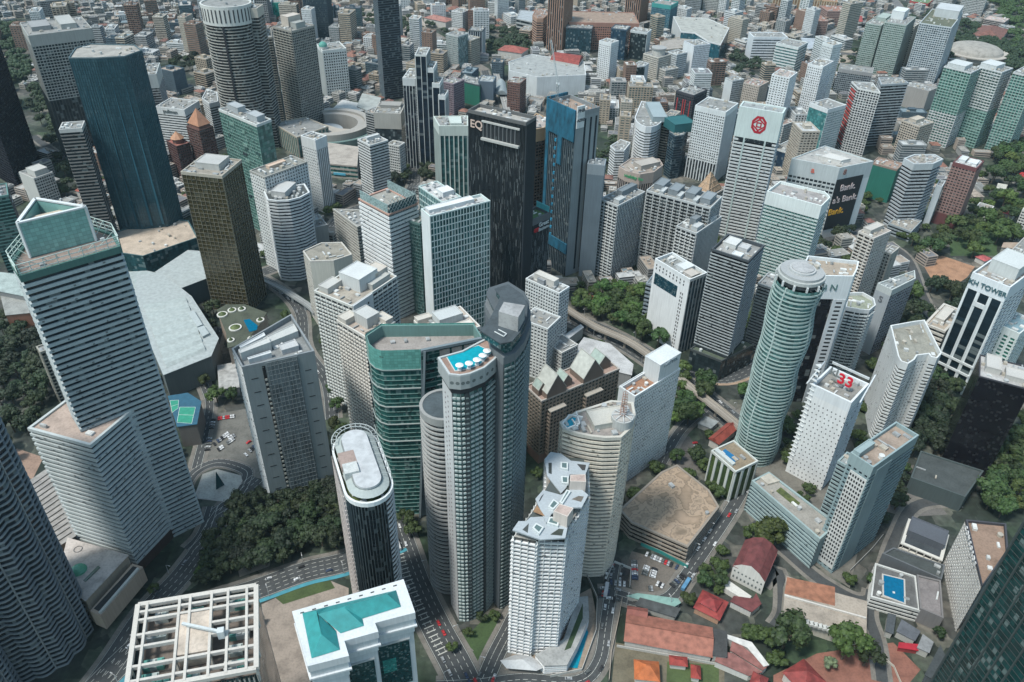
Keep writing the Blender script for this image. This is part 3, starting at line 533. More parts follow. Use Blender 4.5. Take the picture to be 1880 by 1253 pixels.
def crane(label, px, zb, zt, jib, ang, col, parent=None):
    c = V2(at(*px, zb)); o = thing('tower_crane', label, 'crane', (c.x, c.y, zb)); m = MB(); w = 1.1
    for z in range(int(zb), int(zt), 3):
        for sx, sy in ((-1, -1), (1, -1), (1, 1), (-1, 1)): m.beam((c.x + sx * w, c.y + sy * w, z), (c.x + sx * w, c.y + sy * w, z + 3), .28)
        m.beam((c.x - w, c.y - w, z), (c.x + w, c.y - w, z + 3), .2); m.beam((c.x - w, c.y + w, z), (c.x + w, c.y + w, z + 3), .2); m.beam((c.x - w, c.y - w, z + 3), (c.x - w, c.y + w, z), .2); m.beam((c.x + w, c.y - w, z + 3), (c.x + w, c.y + w, z), .2)
    m.build('mast_lattice', 'wall', o, col); m = MB(); m.box(c, 1.8, 1.5, zt, zt + 2.4); m.build('cab', 'wall', o, (.5, .52, .52))
    d = Vector((math.cos(ang), math.sin(ang), .75)).normalized(); a = Vector((c.x, c.y, zt + 2)); m = MB(); s_ = Vector((-d.y, d.x, 0)).normalized() * .8; L2 = int(jib / 3)
    for i in range(L2):
        p, q = a + d * i * 3, a + d * (i + 1) * 3; u = Vector((0, 0, 1.6))
        for v in (s_, -s_, u): m.beam(p + v, q + v, .25)
        m.beam(p + s_, q - s_, .18); m.beam(p + u, q + s_, .18); m.beam(p - s_, q + u, .18)
    m.build('jib_lattice', 'wall', o, col); m = MB(); m.beam(a, a - Vector((d.x, d.y, 0)) * 9, 1.4, 1); m.build('counter_jib', 'wall', o, col)
crane('tower crane with raised lattice jib over the blue netted skyscraper', (1022, 190), hgt((1010, 184), (1010, 184)) if 0 else REG['PNB'][2] - 4, REG['PNB'][2] + 14, 52, math.radians(100), (.28, .32, .33))
# roof screens of the bladed tower
r, P, h, dk = REG['stripe']
panel(r, P[0], P[1], .02, .98, h, h + 9, 'glass', (.25, .34, .34), off=-1.2, th=1.6, name='glass_fence'); panel(r, P[2], P[3], .0, 1, h, h + 9, 'glass', (.22, .3, .3), off=-1.2, th=1.6, name='glass_fence')
m = MB(); p, q = P[1], P[2]; e = (q - p).normalized(); n_ = Vector((e.y, -e.x)); l = (q - p).length
for i in range(8):
    a = p.lerp(q, i / 8) + n_ * .6; b = p.lerp(q, (i + 1) / 8) + n_ * .6
    for z in range(-16, 10, 5): m.beam((*a, h + z), (*b, h + z + 5), .35); m.beam((*b, h + z), (*a, h + z + 5), .35)
m.build('diagonal_lattice', 'wall', r, (.42, .48, .47)); panel(r, p, q, 0, 1, h - 16, h + 9, 'glass', (.05, .12, .13), off=-.1, th=.3, name='lattice_glazing')
# grey slab: panels, slots, mesh
r, P, h, dk = REG['mid']
for (u0, u1) in ((.0, .42),): panel(r, P[1], P[2], u0, u1, 6, h, 'wall', (.66, .67, .67), off=1.4, name='plain_core_wall')
for i in range(34):
    for u in (.12, .30): panel(r, P[1], P[2], u, u + .03, 10 + i * 3.6, 12 + i * 3.6, 'glass', (.02, .03, .03, .1), off=1.5, th=.3, name='slit_window') if i * 3.6 + 14 < h else None
r, P, h, dk = REG['grey']; p, q = P[1], P[2]
panel(r, p, q, .255, .30, 3, h - 3, 'glass', (.012, .015, .018), off=.45, name='dark_window_strip')
panel(r, p, q, .31, .76, 3, h - 1, 'net', (.13, .15, .155), off=.8, name='mesh_screen'); m = MB(); e = (q - p).normalized(); n_ = Vector((e.y, -e.x)); l = (q - p).length
for i in range(9):
    a = p + e * l * (.32 + i * .053) + n_ * 1.4; m.beam((*a, 5), (*a, h - 2), .22)
for z in range(6, int(h), 4): m.beam((*(p + e * l * .31 + n_ * 1.4), z), (*(p + e * l * .76 + n_ * 1.4), z), .2)
m.build('mesh_lattice', 'wall', r, (.22, .25, .26))
for i in range(10):
    z = h - 12 - i * 11.5
    panel(r, p, q, .08, .18, z, z + .7, 'wall', (.02, .022, .025), off=.62, th=.1, name='wall_slot'); panel(r, p, q, .84, .93, z - 3, z - 2.3, 'wall', (.02, .022, .025), off=.62, th=.1, name='wall_slot')
for i in range(28): panel(r, p, q, .262, .296, 5 + i * 4.2, 6.6 + i * 4.2, 'wall', (.4, .4, .36), off=.8, name='ledge')
# --- foreground specials
def pw_(px, z): return [V2(at(x, y, z)) for x, y in px]
def newb(name, label, cat, P, h):
    c = ctr(P); o = thing(name, label, cat, (c.x, c.y, 0)); FOOT.append((P, h)); return o
def plain(root, name, P, z0, z1, m='wall', col=Wh, bottom=True):
    q = MB(); q.prism(P, z0, z1, bottom); return q.build(name, m, root, col)
def sheet(root, name, P, z, m, col):
    q = MB(); q.poly([(*p, z) for p in (P if area(P) > 0 else P[::-1])]); return q.build(name, m, root, col)
# twin curved tower with roof pool
h1 = hgt((826, 687), (838, 1140)); cP = [(807, 658), (826, 687), (845, 689), (862, 686), (888, 675), (906, 660), (922, 643), (928, 632), (905, 618), (880, 630), (850, 646)]
P = pw_(cP, h1); root = newb(T, 'tall curved tower with a turquoise swimming pool and white parasols on its roof', 'apartment tower', P, h1)
B1 = offset(P, -1.2); kk = dict(DEF); kk.update(wall=(0.33, 0.36, 0.36), glass=(.06, .13, .12), fh=3.5, bay=2.6, fr=.2, pw=.3, dp=.5, balc=(0.40, 0.46, 0.45), rib=(0.16, 0.19, 0.20), blank=(0.55, 0.55, 0.55), bd=.9)
walls(root, B1, 0, h1 - 13, 'wcccccwwwww', kk)
m = MB()
for i in range(int((h1 - 20) / 3.5)):
    for t in (.3, .6): p = B1[0].lerp(B1[1], t); n_ = Vector(((B1[1] - B1[0]).y, -(B1[1] - B1[0]).x)).normalized() * .55; m.box(p + n_, .35, .2, 4 + i * 3.5, 5 + i * 3.5, (B1[1] - B1[0]).normalized())
m.build('window_pattern', 'wall', root, (.25, .22, .22))
m = MB(); p = B1[2].lerp(B1[3], .7); m.box(p, 1.3, 1.4, 0, h1 - 13, (B1[3] - B1[2]).normalized()); p = B1[4].lerp(B1[5], .1); m.box(p, .9, 1.4, 0, h1 - 13, (B1[5] - B1[4]).normalized()); m.build('dark_strip_panel', 'wall', root, (.035, .045, .05))  # near-black vertical boxes flush with the balcony fronts
plain(root, 'dark_ring', offset(P, -.6), h1 - 13, h1 - 9, col=(.03, .03, .035)); r_ = plain(root, 'roof_ring', offset(P, .8), h1 - 9, h1 - .6, col=(.34, .36, .36))
m = MB(); O = offset(P, .8)
for i in range(1, 8):
    for t in (.25, .75):
        m = MB(); p = O[i].lerp(O[i + 1], t); e = (O[i + 1] - O[i]).normalized(); n_ = Vector((e.y, -e.x)); m.poly([(*(p + n_ * .08 + e * 1.1 * math.cos(a * .785)), h1 - 5 + 1.1 * math.sin(a * .785)) for a in range(8)]); m.build('porthole', 'glass', root, (.02, .025, .03))
m = MB(); Ii = offset(P, -.3)
for i in range(len(P)):
    j = (i + 1) % len(P); m.quad((*O[i], h1 - .6), (*O[j], h1 - .6), (*O[j], h1 + .4), (*O[i], h1 + .4)); m.quad((*O[i], h1 + .4), (*O[j], h1 + .4), (*Ii[j], h1 + .4), (*Ii[i], h1 + .4)); m.quad((*Ii[j], h1 - .5), (*Ii[i], h1 - .5), (*Ii[i], h1 + .4), (*Ii[j], h1 + .4))
m.build('parapet', 'wall', root, (.45, .47, .47)); sheet(root, 'pool_deck', Ii, h1 - .55, 'roof', (.30, .2, .16))
PP = pw_([(821, 656), (836, 681), (860, 677), (881, 669), (902, 647), (878, 635), (848, 646)], h1 - .4)
plain(root, 'pool_kerb', offset(PP, .5), h1 - .52, h1 - .3, col=(.5, .52, .5)); sheet(root, 'swimming_pool', PP, h1 - .28, 'water', (.0, .29, .36))
for i, (x, y) in enumerate(((843.5, 669.5), (861, 666), (875.5, 659.5), (886, 651.5), (894, 643))):
    c = V2(at(x, y, h1 + 3.4)); o = thing('pool_parasol', 'white round parasol on the roof pool, ' + ('westernmost, by the pool corner', 'second along the curved rim', 'middle of the five', 'fourth along the curved rim', 'closest to the dark glass lounge')[i], 'parasol', (c.x, c.y, h1), 'white parasols on the roof pool')
    m = MB(); m.frust(circ(c, 2.1, 12), h1 + 3, circ(c, .15, 12), h1 + 3.9); m.poly([(*p, h1 + 2.99) for p in circ(c, 2.1, 12)][::-1]); m.build('canopy', 'wall', o, (.75, .75, .75)); m = MB(); m.beam((*c, h1 - .3), (*c, h1 + 3.2), .22); m.box(c, 1, 1, h1 - .3, h1 + .35); m.build('pole', 'wall', o, Wh)
# second wing
h2 = h1 + 9; P2 = pw_([(903, 622), (925, 641), (945, 633), (962, 612), (972, 586), (973, 558), (963, 539), (933, 520), (896, 532), (892, 545), (906, 572), (898, 600)], h2)
root2 = newb(T, 'curved dark glass wing behind the pool tower with slate roof and concrete lift box', 'apartment tower', P2, h2)
kk.update(wall=(0.15, 0.18, 0.19), glass=(.05, .11, .105), balc=(0.22, 0.27, 0.27), blank=(0.11, 0.125, 0.14), bd=.7)
walls(root2, P2, 0, h2 - 10, 'wcccccccwwww', kk)
plain(root2, 'grey_ring', offset(P2, .6), h2 - 10, h2 - 5, col=(.15, .165, .175)); plain(root2, 'lounge_glazing', offset(P2, -2), h2 - 5, h2, 'glass', (.03, .08, .08)); plain(root2, 'roof_slab', offset(P2, -.2), h2, h2 + 1.2, 'wall', (.085, .10, .11))
P3 = pw_([(880, 606), (919, 631), (940, 627), (955, 610), (967, 585), (969, 560), (960, 541), (933, 522), (908, 530), (918, 544), (913, 559), (896, 591)], h2 + 6)
plain(root2, 'upper_lounge', offset(P3, -.8), h2 + 1.2, h2 + 5.4, 'glass', (.02, .06, .065)); plain(root2, 'slate_roof', P3, h2 + 5.4, h2 + 6, 'roof', (.06, .075, .085))
Q = pw_([(915.5, 572), (951.5, 583), (964, 561), (925, 554.5)], h2 + 15); o = plain(root2, 'lift_box', Q, h2 + 6, h2 + 15, 'roof', (.33, .33, .33))
m = MB(); a_, b_ = V2(at(908, 611, h2 + 6)), V2(at(925, 620, h2 + 6)); m.beam((*a_, h2 + 6.6), (*b_, h2 + 6.6), .4); c_ = V2(at(930, 615, h2 + 6)); m.beam((*b_, h2 + 6.6), (*c_, h2 + 6.6), .4); m.beam((*c_, h2 + 6.6), (*V2(at(915, 607, h2 + 6)), h2 + 6.6), .4); m.build('roof_rails', 'wall', root2, Wh)
# ringed cylinder
c, hc = at_axis((815, 742), (824, 1060)); P = circ(c, 13, 28)
B(T, 'round banded tower with a dark flat roof wedged left of the pool tower', 'apartment tower', None, h=hc, pts=P, sty='b', wall=(0.36, 0.36, 0.35), glass=(.012, .014, .016), fr=.33, dp=1.2, crown=5, crownc=(0.30, 0.30, 0.29), par=.4, roof=(0.07, 0.09, 0.10), unit=0)
# --- curved green office
root, P, h, dk = B(T, 'green glass office with a rounded corner, tall glass roof screen and slanted grey facade', 'office tower', [(672, 617), (677, 632), (687, 641), (700, 645), (715, 645), (772, 643), (885, 620), (870, 596), (700, 598)], (4, 738, 945), sty='nbbbbbwww', sq=False,
  wall=(0.14, 0.25, 0.23), blank=(0.11, 0.14, 0.16), glass=(.02, .085, .078), fh=3.9, fr=.13, dp=.35, bay=1.8, crown=1, roof=(0.31, 0.28, 0.26), par=9, unit=10)
scrn = MB(); O = offset(P, .6)
for i in list(range(0, 5)) + [8]:
    j = (i + 1) % 9; l = (O[j] - O[i]).length; scrn.quad((*O[i], h - 15), (*O[j], h - 15), (*O[j], h + 1), (*O[i], h + 1), [(0, 0), (l / 2.3, 0), (l / 2.3, 7), (0, 7)])
l = (O[8] - O[7]).length; scrn.quad((*O[7], h - 9), (*O[8], h - 9), (*O[8], h + 1), (*O[7], h + 1), [(0, 0), (l / 2.3, 0), (l / 2.3, 5), (0, 5)])
scrn.build('roof_glass_screen', 'glass', root, (.12, .32, .28, .1))
for i in range(6):
    z = h - 15 - i * 15.6; m = MB()
    for a in range(1, 5): m.beam((*O[a], z), (*O[a + 1], z), .9, .5)
    m.beam((*O[0], z), (*O[1], z), .5); m.build('ledge', 'wall', root, (.30, .35, .34))
p, q = P[5], P[6]; e = (q - p).normalized(); n_ = Vector((e.y, -e.x)); m = MB(); L0 = (q - p).length
m.poly([(*(p + n_ * 1.0), h), (*(p + n_ * 1.0 - e * 7), 0), (*(p + n_ * 1.0), 0)]); m.beam((*(p + n_ * 1.2 + e * 2.5), h), (*(p + n_ * 1.2 - e * 8), 0), 3.2, 1.5); m.beam((*(p + n_ * 1.2), h), (*(q + n_ * 1.2), h), 2, 2); m.build('slanted_fin', 'wall', root, (.17, .21, .23))
for i in range(14):
    z = h - 12 - i * 7.2; panel(root, p, q, .06, .20, z, z + 1.8, 'glass', (.015, .02, .022), off=.35, name='window'); panel(root, p, q, .24, .55, z + 2.2, z + 2.9, 'wall', (.35, .4, .4), off=.7, name='sill_pattern')
for i in range(3): panel(root, p, q, .3 + i * .2, .46 + i * .2, h - 8, h - 3, 'roof', (.5, .42, .38), off=.5, name='opening_panel')
# --- oval tower
ha = hgt((607, 826), (645, 1090)); fa, fb, ba, bb = (V2(at(x, y, ha)) for x, y in ((632, 895), (720, 887), (607, 825), (699, 818)))
fc, bc = (fa + fb) / 2, (ba + bb) / 2; R_ = (fb - fa).length / 2; ax = (bc - fc).normalized(); th0 = math.atan2(ax.y, ax.x)
def stadium(r, f=0, b=0, n=12): return [fc - ax * f + Vector((math.cos(th0 + math.pi / 2 + math.pi * i / n), math.sin(th0 + math.pi / 2 + math.pi * i / n))) * r for i in range(n + 1)] + [bc + ax * b + Vector((math.cos(th0 - math.pi / 2 + math.pi * i / n), math.sin(th0 - math.pi / 2 + math.pi * i / n))) * r for i in range(n + 1)]
P = stadium(R_); root = newb(T, 'oval dark glass tower with a white rounded roof slab and curved pergola rings', 'office tower', P, ha)
kk = dict(DEF); kk.update(wall=(0.58, 0.58, 0.57), glass=(.012, .018, .02), rib=(0.11, 0.14, 0.15), band=(0.64, 0.66, 0.66), fh=3.7, bay=1.8, pw=.2, fr=.24, dp=.6)
walls(root, P, 0, ha - 3, 'g' + 'vvvvvvv' + 'bbbb' + 'b' * 14, kk)
kb = dict(kk); kb.update(fr=.55, pw=1.2, rib=(0.64, 0.56, 0.52), wall=(0.67, 0.60, 0.58)); a_, b_ = P[-1], P[0]
e = (P[0] - P[-1]).normalized(); n_ = Vector((e.y, -e.x)); Wn = [P[-1] + n_ * .8, P[0] + n_ * .8, P[0] - n_ * 3 + e * 0, P[-1] - n_ * 3]
walls(root, Wn, 0, ha - 2, 'gggg', {**kb, 'band': (.58, .52, .5), 'bay': 3, 'pw': 1.4})
kk.update(crown=3, par=2.5, crownc=(0.72, 0.74, 0.74), roof=(0.18, 0.20, 0.13)); I, dk = topper(root, P, ha, kk)
sheet(root, 'garden_strip', offset(P, -1.2), dk + .1, 'leaf', (.06, .09, .03)); plain(root, 'plant_storey', stadium(R_ * .62, n=8), dk, ha + 5, 'wall', (.2, .22, .22)); m = MB()
H1, H2 = stadium(R_ * .58, 0, 0), stadium(R_ * .88, 1, 1)
for i in range(26):
    j = (i + 1) % 26; m.quad((*H2[i], ha + 2.5), (*H2[j], ha + 2.5), (*H1[j], ha + 4.6), (*H1[i], ha + 4.6))
m.build('ring_canopy', 'wall', root, (.36, .4, .39)); plain(root, 'white_roof_slab', stadium(R_ * .56, 1, 1), ha + 5, ha + 6.4, 'flat', (.46, .47, .48))
m = MB(); e = Vector((-ax.y, ax.x)); q = fc.lerp(bc, .55) + e * R_ * .55; m.box(q, 6, 4.5, ha + 1, ha + 6.5, ax); m.build('plant_yard', 'roof', root, (.33, .25, .22)); m = MB(); m.box(q - ax * 9, 4, 4, ha + 2, ha + 8, ax); m.build('lift_box', 'roof', root, (.5, .51, .5)); m = MB()
G1, G2 = stadium(R_ * 1.0, 0, 2, 12), stadium(R_ * .8, 0, 1, 12)
for i in range(13, 26):
    m.beam((*G1[i], ha + 5), (*G1[min(25, i + 1)], ha + 5), .45); m.beam((*G2[i], ha + 6), (*G2[min(25, i + 1)], ha + 6), .4); m.beam((*G1[i], ha + 5), (*G2[i], ha + 6), .3); m.beam((*G1[i], ha), (*G1[i], ha + 5), .3)
for i in range(7):
    for s1, s2 in ((-1, 1.0),):
        p = fc.lerp(bc, i / 6) - e * R_ * 1.0; p2 = fc.lerp(bc, i / 6) - e * R_ * .6; m.beam((*p, ha + 5), (*p2, ha + 6.5), .3); m.beam((*p, ha), (*p, ha + 5), .3)
m.beam((*(fc - e * R_), ha + 5), (*(bc - e * R_), ha + 5), .45); m.build('pergola_frame', 'wall', root, (.42, .45, .44)); clutter(root, I, dk, 10, 5, [stadium(R_ * .66)])
m = MB(); O = stadium(R_ + .9)
for i in range(1, 8): m.beam((*O[i], ha * .30), (*O[i + 1], ha * .30), 1.4, 1.0)
m.build('belt', 'wall', root, (.62, .64, .63))
# --- white condo with plates
cp = [(944, 986), (984, 994), (988, 989), (1037, 991), (1046, 962), (1080, 912), (1078, 862), (1075, 850), (1003, 843), (1003, 895), (975, 945)]
h = hgt((944, 986), (937, 1196)); P = pw_(cp, h)
root = newb(A_, 'white condominium of rippling balcony bands under angular pale roof plates', 'apartment tower', P, h)
kk = dict(DEF); kk.update(wall=(0.78, 0.78, 0.78), glass=(.07, .07, .065), fh=3.3, bay=3.2, fr=.36, pw=.9, dp=.5, balc=(0.77, 0.78, 0.78), rib=(0.70, 0.70, 0.68), bd=1.2, blank=(0.52, 0.56, 0.60))
walls(root, P, 0, h, 'ggggggggggg', {**kk, 'dp': 1.3, 'fr': .34, 'pw': .4, 'bay': 3.6, 'glass': (.04, .04, .038)}); plain(root, 'roof_deck', P, h, h + .4, 'roof', (.35, .33, .3))
plain(root, 'set_back_storey', offset(P, -1.8), h + .4, h + 5, 'glass', (.08, .09, .085)); hp = h + 5
for n_, px, z in (('front_roof_plate', [(941, 973), (993, 991), (1038, 988), (1042, 968), (1036, 955), (1010, 948), (974, 950), (966, 957), (952, 957)], hp), ('middle_roof_plate', [(983, 916), (1003, 960), (1013, 943), (1051, 932), (1068, 932), (1080, 909), (1067, 898), (1048, 898), (1030, 909), (997, 900)], hp + 1.2), ('back_roof_plate', [(1000, 843), (1004, 873), (1030, 906), (1040, 895), (1046, 871), (1075, 871), (1083, 850), (1048, 846), (1030, 833), (1011, 830)], hp + .3)):
    plain(root, n_, pw_(px, z + 1), z, z + 1, 'wall', (.40, .44, .47))
for px, z in (([(977, 969), (990, 981), (999, 968), (984, 960)], hp + 1), ([(1006, 930), (1016, 936), (1027, 924), (1016, 916)], hp + 2.2), ([(1027, 922), (1033, 925), (1048, 902), (1040, 899)], hp + 2.2), ([(1029, 848), (1043, 849), (1043, 862), (1029, 860)], hp + 1.3), ([(1030, 874), (1044, 875), (1044, 888), (1031, 887)], hp + 1.3), ([(1004, 960), (1025, 966), (1027, 952), (1009, 949)], hp + 1)):
    Q = pw_(px, z + 1.5); Q = Q if area(Q) > 0 else Q[::-1]; f_ = plain(root, 'skylight', Q, z - .3, z + 1.5, 'wall', (.6, .64, .64)); s_ = sheet(f_, 'skylight_pane', offset(Q, -.9), z + 1.54, 'glass', (.1, .15, .15)); fix(s_, root)
for px, z, cl in (([(979, 940), (1001, 949), (986, 928)], hp + 2.2, (.3, .18, .1)), ([(1010, 982), (1032, 984), (1035, 972), (1026, 971)], hp + 1, (.05, .06, .05)), ([(959, 973), (969, 979), (971, 961)], hp + 1, (.07, .08, .08)), ([(1049, 917), (1067, 922), (1072, 912), (1062, 911)], hp + 2.2, (.16, .14, .12)), ([(1007, 850), (1007, 869), (1013, 871), (1013, 850)], hp + 1.3, (.04, .05, .05)), ([(1059, 852), (1069, 864), (1074, 864), (1076, 854)], hp + 1.3, (.05, .05, .05)), ([(989, 921), (991, 921), (999, 907), (994, 911)], hp + 2.2, (.05, .05, .06)), ([(1008, 876), (1008, 897), (1029, 899), (1027, 888), (1015, 880)], hp - 1.5, (.3, .2, .13))):
    sheet(root, 'painted_opening', pw_(px, z), z + .03, 'roof', cl)  # flat dark and brown sheets paint the depth of openings, none cut
for px, z in (([(1016, 939), (1042, 949), (1053, 933), (1027, 925)], hp + 10), ([(1046, 884), (1076, 885), (1075, 871), (1047, 872)], hp + 9)):
    Q = pw_(px, z); plain(root, 'lift_box', Q, hp, z, 'wall', (.6, .53, .48)); Q = Q if area(Q) > 0 else Q[::-1]; sheet(root, 'lift_box_roof', offset(Q, -.5), z + .03, 'roof', (.46, .36, .32))
# podium of the condo
P = pw_([(985, 1203), (1000, 1221), (1040, 1220), (1060, 1182), (1080, 1135), (1078, 1096), (1062, 1098), (1036, 1175)], 9)
root = newb('podium_building', 'white curved podium with banded walls at the foot of the rippling condominium', 'podium', P, 9)
walls(root, P, 0, 8, 'b', {**kk, 'fh': 2, 'fr': .5}); plain(root, 'podium_roof', offset(P, .6), 8, 9, 'roof', (.34, .34, .33)); sheet(root, 'roof_lawn', pw_([(1036, 1195), (1048, 1190), (1070, 1135), (1070, 1108), (1050, 1160)], 9), 9.05, 'roof', (.04, .07, .03))
Q = pw_([(918, 1213), (930, 1225), (985, 1232), (1002, 1222), (975, 1205), (945, 1200)], 6); m = MB(); cc = ctr(Q)
for i in range(len(Q)): a_, b_ = Q[i], Q[(i + 1) % len(Q)]; m.poly([(*a_, 4.5 if i % 2 else 6), (*b_, 6 if i % 2 else 4.5), (*cc, 9)])
o = m.build('tent_canopy', 'wall', None, (.5, .5, .5)); tag(o, 'white peaked entrance canopy in front of the rippling condominium', 'canopy')
# --- cream fan tower with pool corner
root, P, h, dk = B(Ho, 'cream fan shaped hotel with a round turret, slim red lattice mast and small corner pool', 'hotel', [(1031, 776), (1036, 786), (1060, 794), (1085, 799), (1110, 802), (1139, 801), (1158, 783), (1164, 762), (1160, 740), (1123, 737), (1060, 757)], (5, 1104, 1056), sty='bbbbbggbbbb', sq=False, wall=(0.70, 0.63, 0.53), glass=(.05, .045, .04), balc=(0.67, 0.64, 0.58), fr=.5, dp=1.1, pw=.9, bay=3.0, fh=3.4, crown=2.5, crownc=(.55, .52, .46), roof=(0.30, 0.27, 0.25), unit=14, ph=[(.25, .35, .7, .8, 4, (.5, .48, .43))])
Q = pw_([(1033, 779), (1040, 787), (1062, 783), (1070, 765), (1058, 757)], h); sheet(root, 'pool_terrace', Q, dk + .3, 'flat', (.4, .42, .42)); sheet(root, 'swimming_pool', pw_([(1035, 779), (1041, 785), (1052, 781), (1058, 766), (1048, 764)], h), dk + .4, 'water', (.0, .3, .42))
m = MB()
for a_, b_ in (((1033, 778), (1041, 787)), ((1041, 787), (1064, 778)), ((1064, 778), (1058, 757)), ((1033, 778), (1045, 762)), ((1045, 762), (1070, 766)), ((1050, 770), (1060, 783))): m.beam((*V2(at(*a_, h + 4)), h + 4), (*V2(at(*b_, h + 4)), h + 4), .7)
m.build('pergola_frame', 'wall', root, (.7, .72, .72)); tc = V2(at(1143, 764, h + 6)); plain(root, 'round_turret', circ(tc, 6.8, 24), dk, h + 6, 'wall', (.45, .46, .45)); plain(root, 'turret_deck', circ(tc, 5.8, 24), h + 6, h + 6.4, 'roof', (.4, .38, .36)); m = MB()
for i in range(8): a_ = circ(tc, 6.6, 8)[i]; m.beam((*a_, h + 7), (*tc, h + 8), .35)
m.build('turret_spokes_frame', 'wall', root, Wh); m = MB()
for z in range(0, 20, 2):
    C_ = circ(tc, 2 - z * .03, 10)
    for i in range(10): m.beam((*C_[i], h + 6 + z), (*C_[(i + 1) % 10], h + 6 + z), .22)
for i in range(0, 10, 2): m.beam((*circ(tc, 2, 10)[i], h + 6), (*circ(tc, 1.4, 10)[i], h + 24), .22)
m.beam((*tc, h + 6), (*tc, h + 30), .35); m.build('mast_lattice', 'wall', root, (.40, .25, .2))
# --- white grid tower
rows([(Ho, 'white tower with a fine window grid, terracotta roof terrace and tall slanted roof walls', [(1139, 709), (1166, 728), (1247, 676), (1220, 660)], (1, 1142, 889), dict(sty='wggw', key='wg', wall=(0.70, 0.72, 0.72), glass=(.05, .065, .07), fr=.42, pw=1.0, bay=2.2, fh=3.2, crown=2, roof=(0.35, 0.19, 0.12), par=3, ph=[(0, .0, .12, .5, 3), (0, .5, 1, .97, 18, (.62, .64, .64))]))])
r, P, h, dk = REG['wg']; sign(r, 'HOTEL', P[1], P[2], .74, h + 13, 5, (.3, .36, .4), .6)
# --- gabled brown complex
root, P, h, dk = B(T, 'long brown office block with bay fronts and steep greenhouse like gables on its roof', 'office building', [(965, 708), (994, 735), (1138, 677), (1105, 652)], (1, 989, 850), sty='gggg', wall=(0.25, 0.21, 0.17), glass=(.03, .05, .045), fr=.4, bay=3.4, pw=1.1, crown=1.5, crownc=(0.42, 0.38, 0.34), foot=9, footc=(.30, .19, .15), roof=(0.34, 0.24, 0.20), unit=5)
u, v = (P[2] - P[1]), (P[0] - P[1])
def gable(t0, t1, s0, s1, zt, col):
    a, b, c, d = (P[1] + u * t + v * s for t, s in ((t0, s0), (t1, s0), (t1, s1), (t0, s1))); m1 = (a + b) / 2; m2 = (d + c) / 2; w = MB(); w.quad((*a, dk), (*b, dk), (*b, h + 4), (*a, h + 4)); w.poly([(*a, h + 4), (*b, h + 4), (*m1, zt)]); w.quad((*c, dk), (*d, dk), (*d, h + 4), (*c, h + 4)); w.poly([(*c, h + 4), (*d, h + 4), (*m2, zt)]); w.quad((*b, dk), (*c, dk), (*c, h + 4), (*b, h + 4)); w.quad((*d, dk), (*a, dk), (*a, h + 4), (*d, h + 4)); w.build('gable_wall', 'wall', root, (.20, .15, .12)); g = MB(); k_ = 5
    up = Vector((0, 0, .5)); A, Bb, C, D = Vector((*a, h + 4)) + up, Vector((*b, h + 4)) + up, Vector((*c, h + 4)) + up, Vector((*d, h + 4)) + up; M1, M2 = Vector((*m1, zt)) + up, Vector((*m2, zt)) + up
    l = (M1 - M2).length / 2.5; g.quad(A, M1, M2, D, [(0, 0), (0, 4), (l, 4), (l, 0)]); g.quad(M1, Bb, C, M2, [(0, 4), (0, 0), (l, 0), (l, 4)]); g.build('gable_roof', 'flat', root, col); f = MB()
    for (p_, q_) in ((A, M1), (M1, Bb), (D, M2), (M2, C), (A, D), (Bb, C), (M1, M2)): f.beam(p_, q_, .5)
    f.build('roof_edge_trim', 'wall', root, (.4, .4, .36))
gable(.06, .30, -.02, .75, h + 19, (.46, .47, .43)); gable(.52, .78, -.02, .8, h + 19, (.46, .47, .43)); gable(.02, .12, .3, .7, h + 10, (.33, .40, .36)); gable(.30, .42, .2, .7, h + 10, (.33, .40, .36)); gable(.78, .95, .3, .9, h + 12, (.33, .4, .36))
for (t0, t1) in ((.08, .28), (.54, .76)):
    a, b = P[1] + u * t0, P[1] + u * t1; e = u.normalized(); n_ = Vector((e.y, -e.x)); walls(root, [a + n_ * .2, a + n_ * 4, b + n_ * 4, b + n_ * .2][::1], 9, h - 12, 'ggg' + 'w', {**DEF, 'wall': (.27, .22, .18), 'glass': (.03, .045, .045), 'bay': 3, 'pw': 1, 'fr': .4}); plain(root, 'bay_roof', [a, a + n_ * 4.6, b + n_ * 4.6, b], h - 12, h - 11, 'wall', (.42, .38, .33))
# --- beam roof building, bottom left
hb = hgt((467, 1072), (530, 1322)); pb = [(226, 1300), (254, 1112), (467, 1072), (471, 1228)]; P = pw_([(232, 1272), (471, 1228), (467, 1072), (254, 1112)], hb)
root = newb(T, 'dark glass building topped by an open white concrete beam grid over roof machinery', 'office tower', P, hb)
kk = dict(DEF); kk.update(wall=(0.34, 0.32, 0.29), glass=(.03, .06, .065), fh=4, bay=2, rib=(0.40, 0.38, 0.34), pw=.6, dp=1.0, fr=.2); walls(root, P, 0, hb - 4, 'vnvv', kk); Of = offset(P, 1); m = MB()
u, v = P[1] - P[0], P[3] - P[0]; A_0 = P[0]
def gp(a, b): return A_0 + u * a + v * b
zb = hb - 9; sheet(root, 'roof_deck', P, zb, 'roof', (.16, .13, .11)); Lb = MB()
for a in (0, .08, .35, .44, .62, .76, .92, 1):
    w = 2.2 if a in (0, 1) else 1.2; b0, b1 = (0, 1); Lb.beam((*gp(a, b0), hb), (*gp(a, b1), hb), w, 2.4)
for b in (0, .1, .26, .48, .62, .8, .9, 1):
    w = 2.2 if b in (0, 1) else 1.2
    if b in (.48, .62): Lb.beam((*gp(0, b), hb - .1), (*gp(.35, b), hb - .1), w, 2.2); Lb.beam((*gp(.62, b), hb - .1), (*gp(1, b), hb - .1), w, 2.2)
    else: Lb.beam((*gp(0, b), hb - .1), (*gp(1, b), hb - .1), w, 2.2)
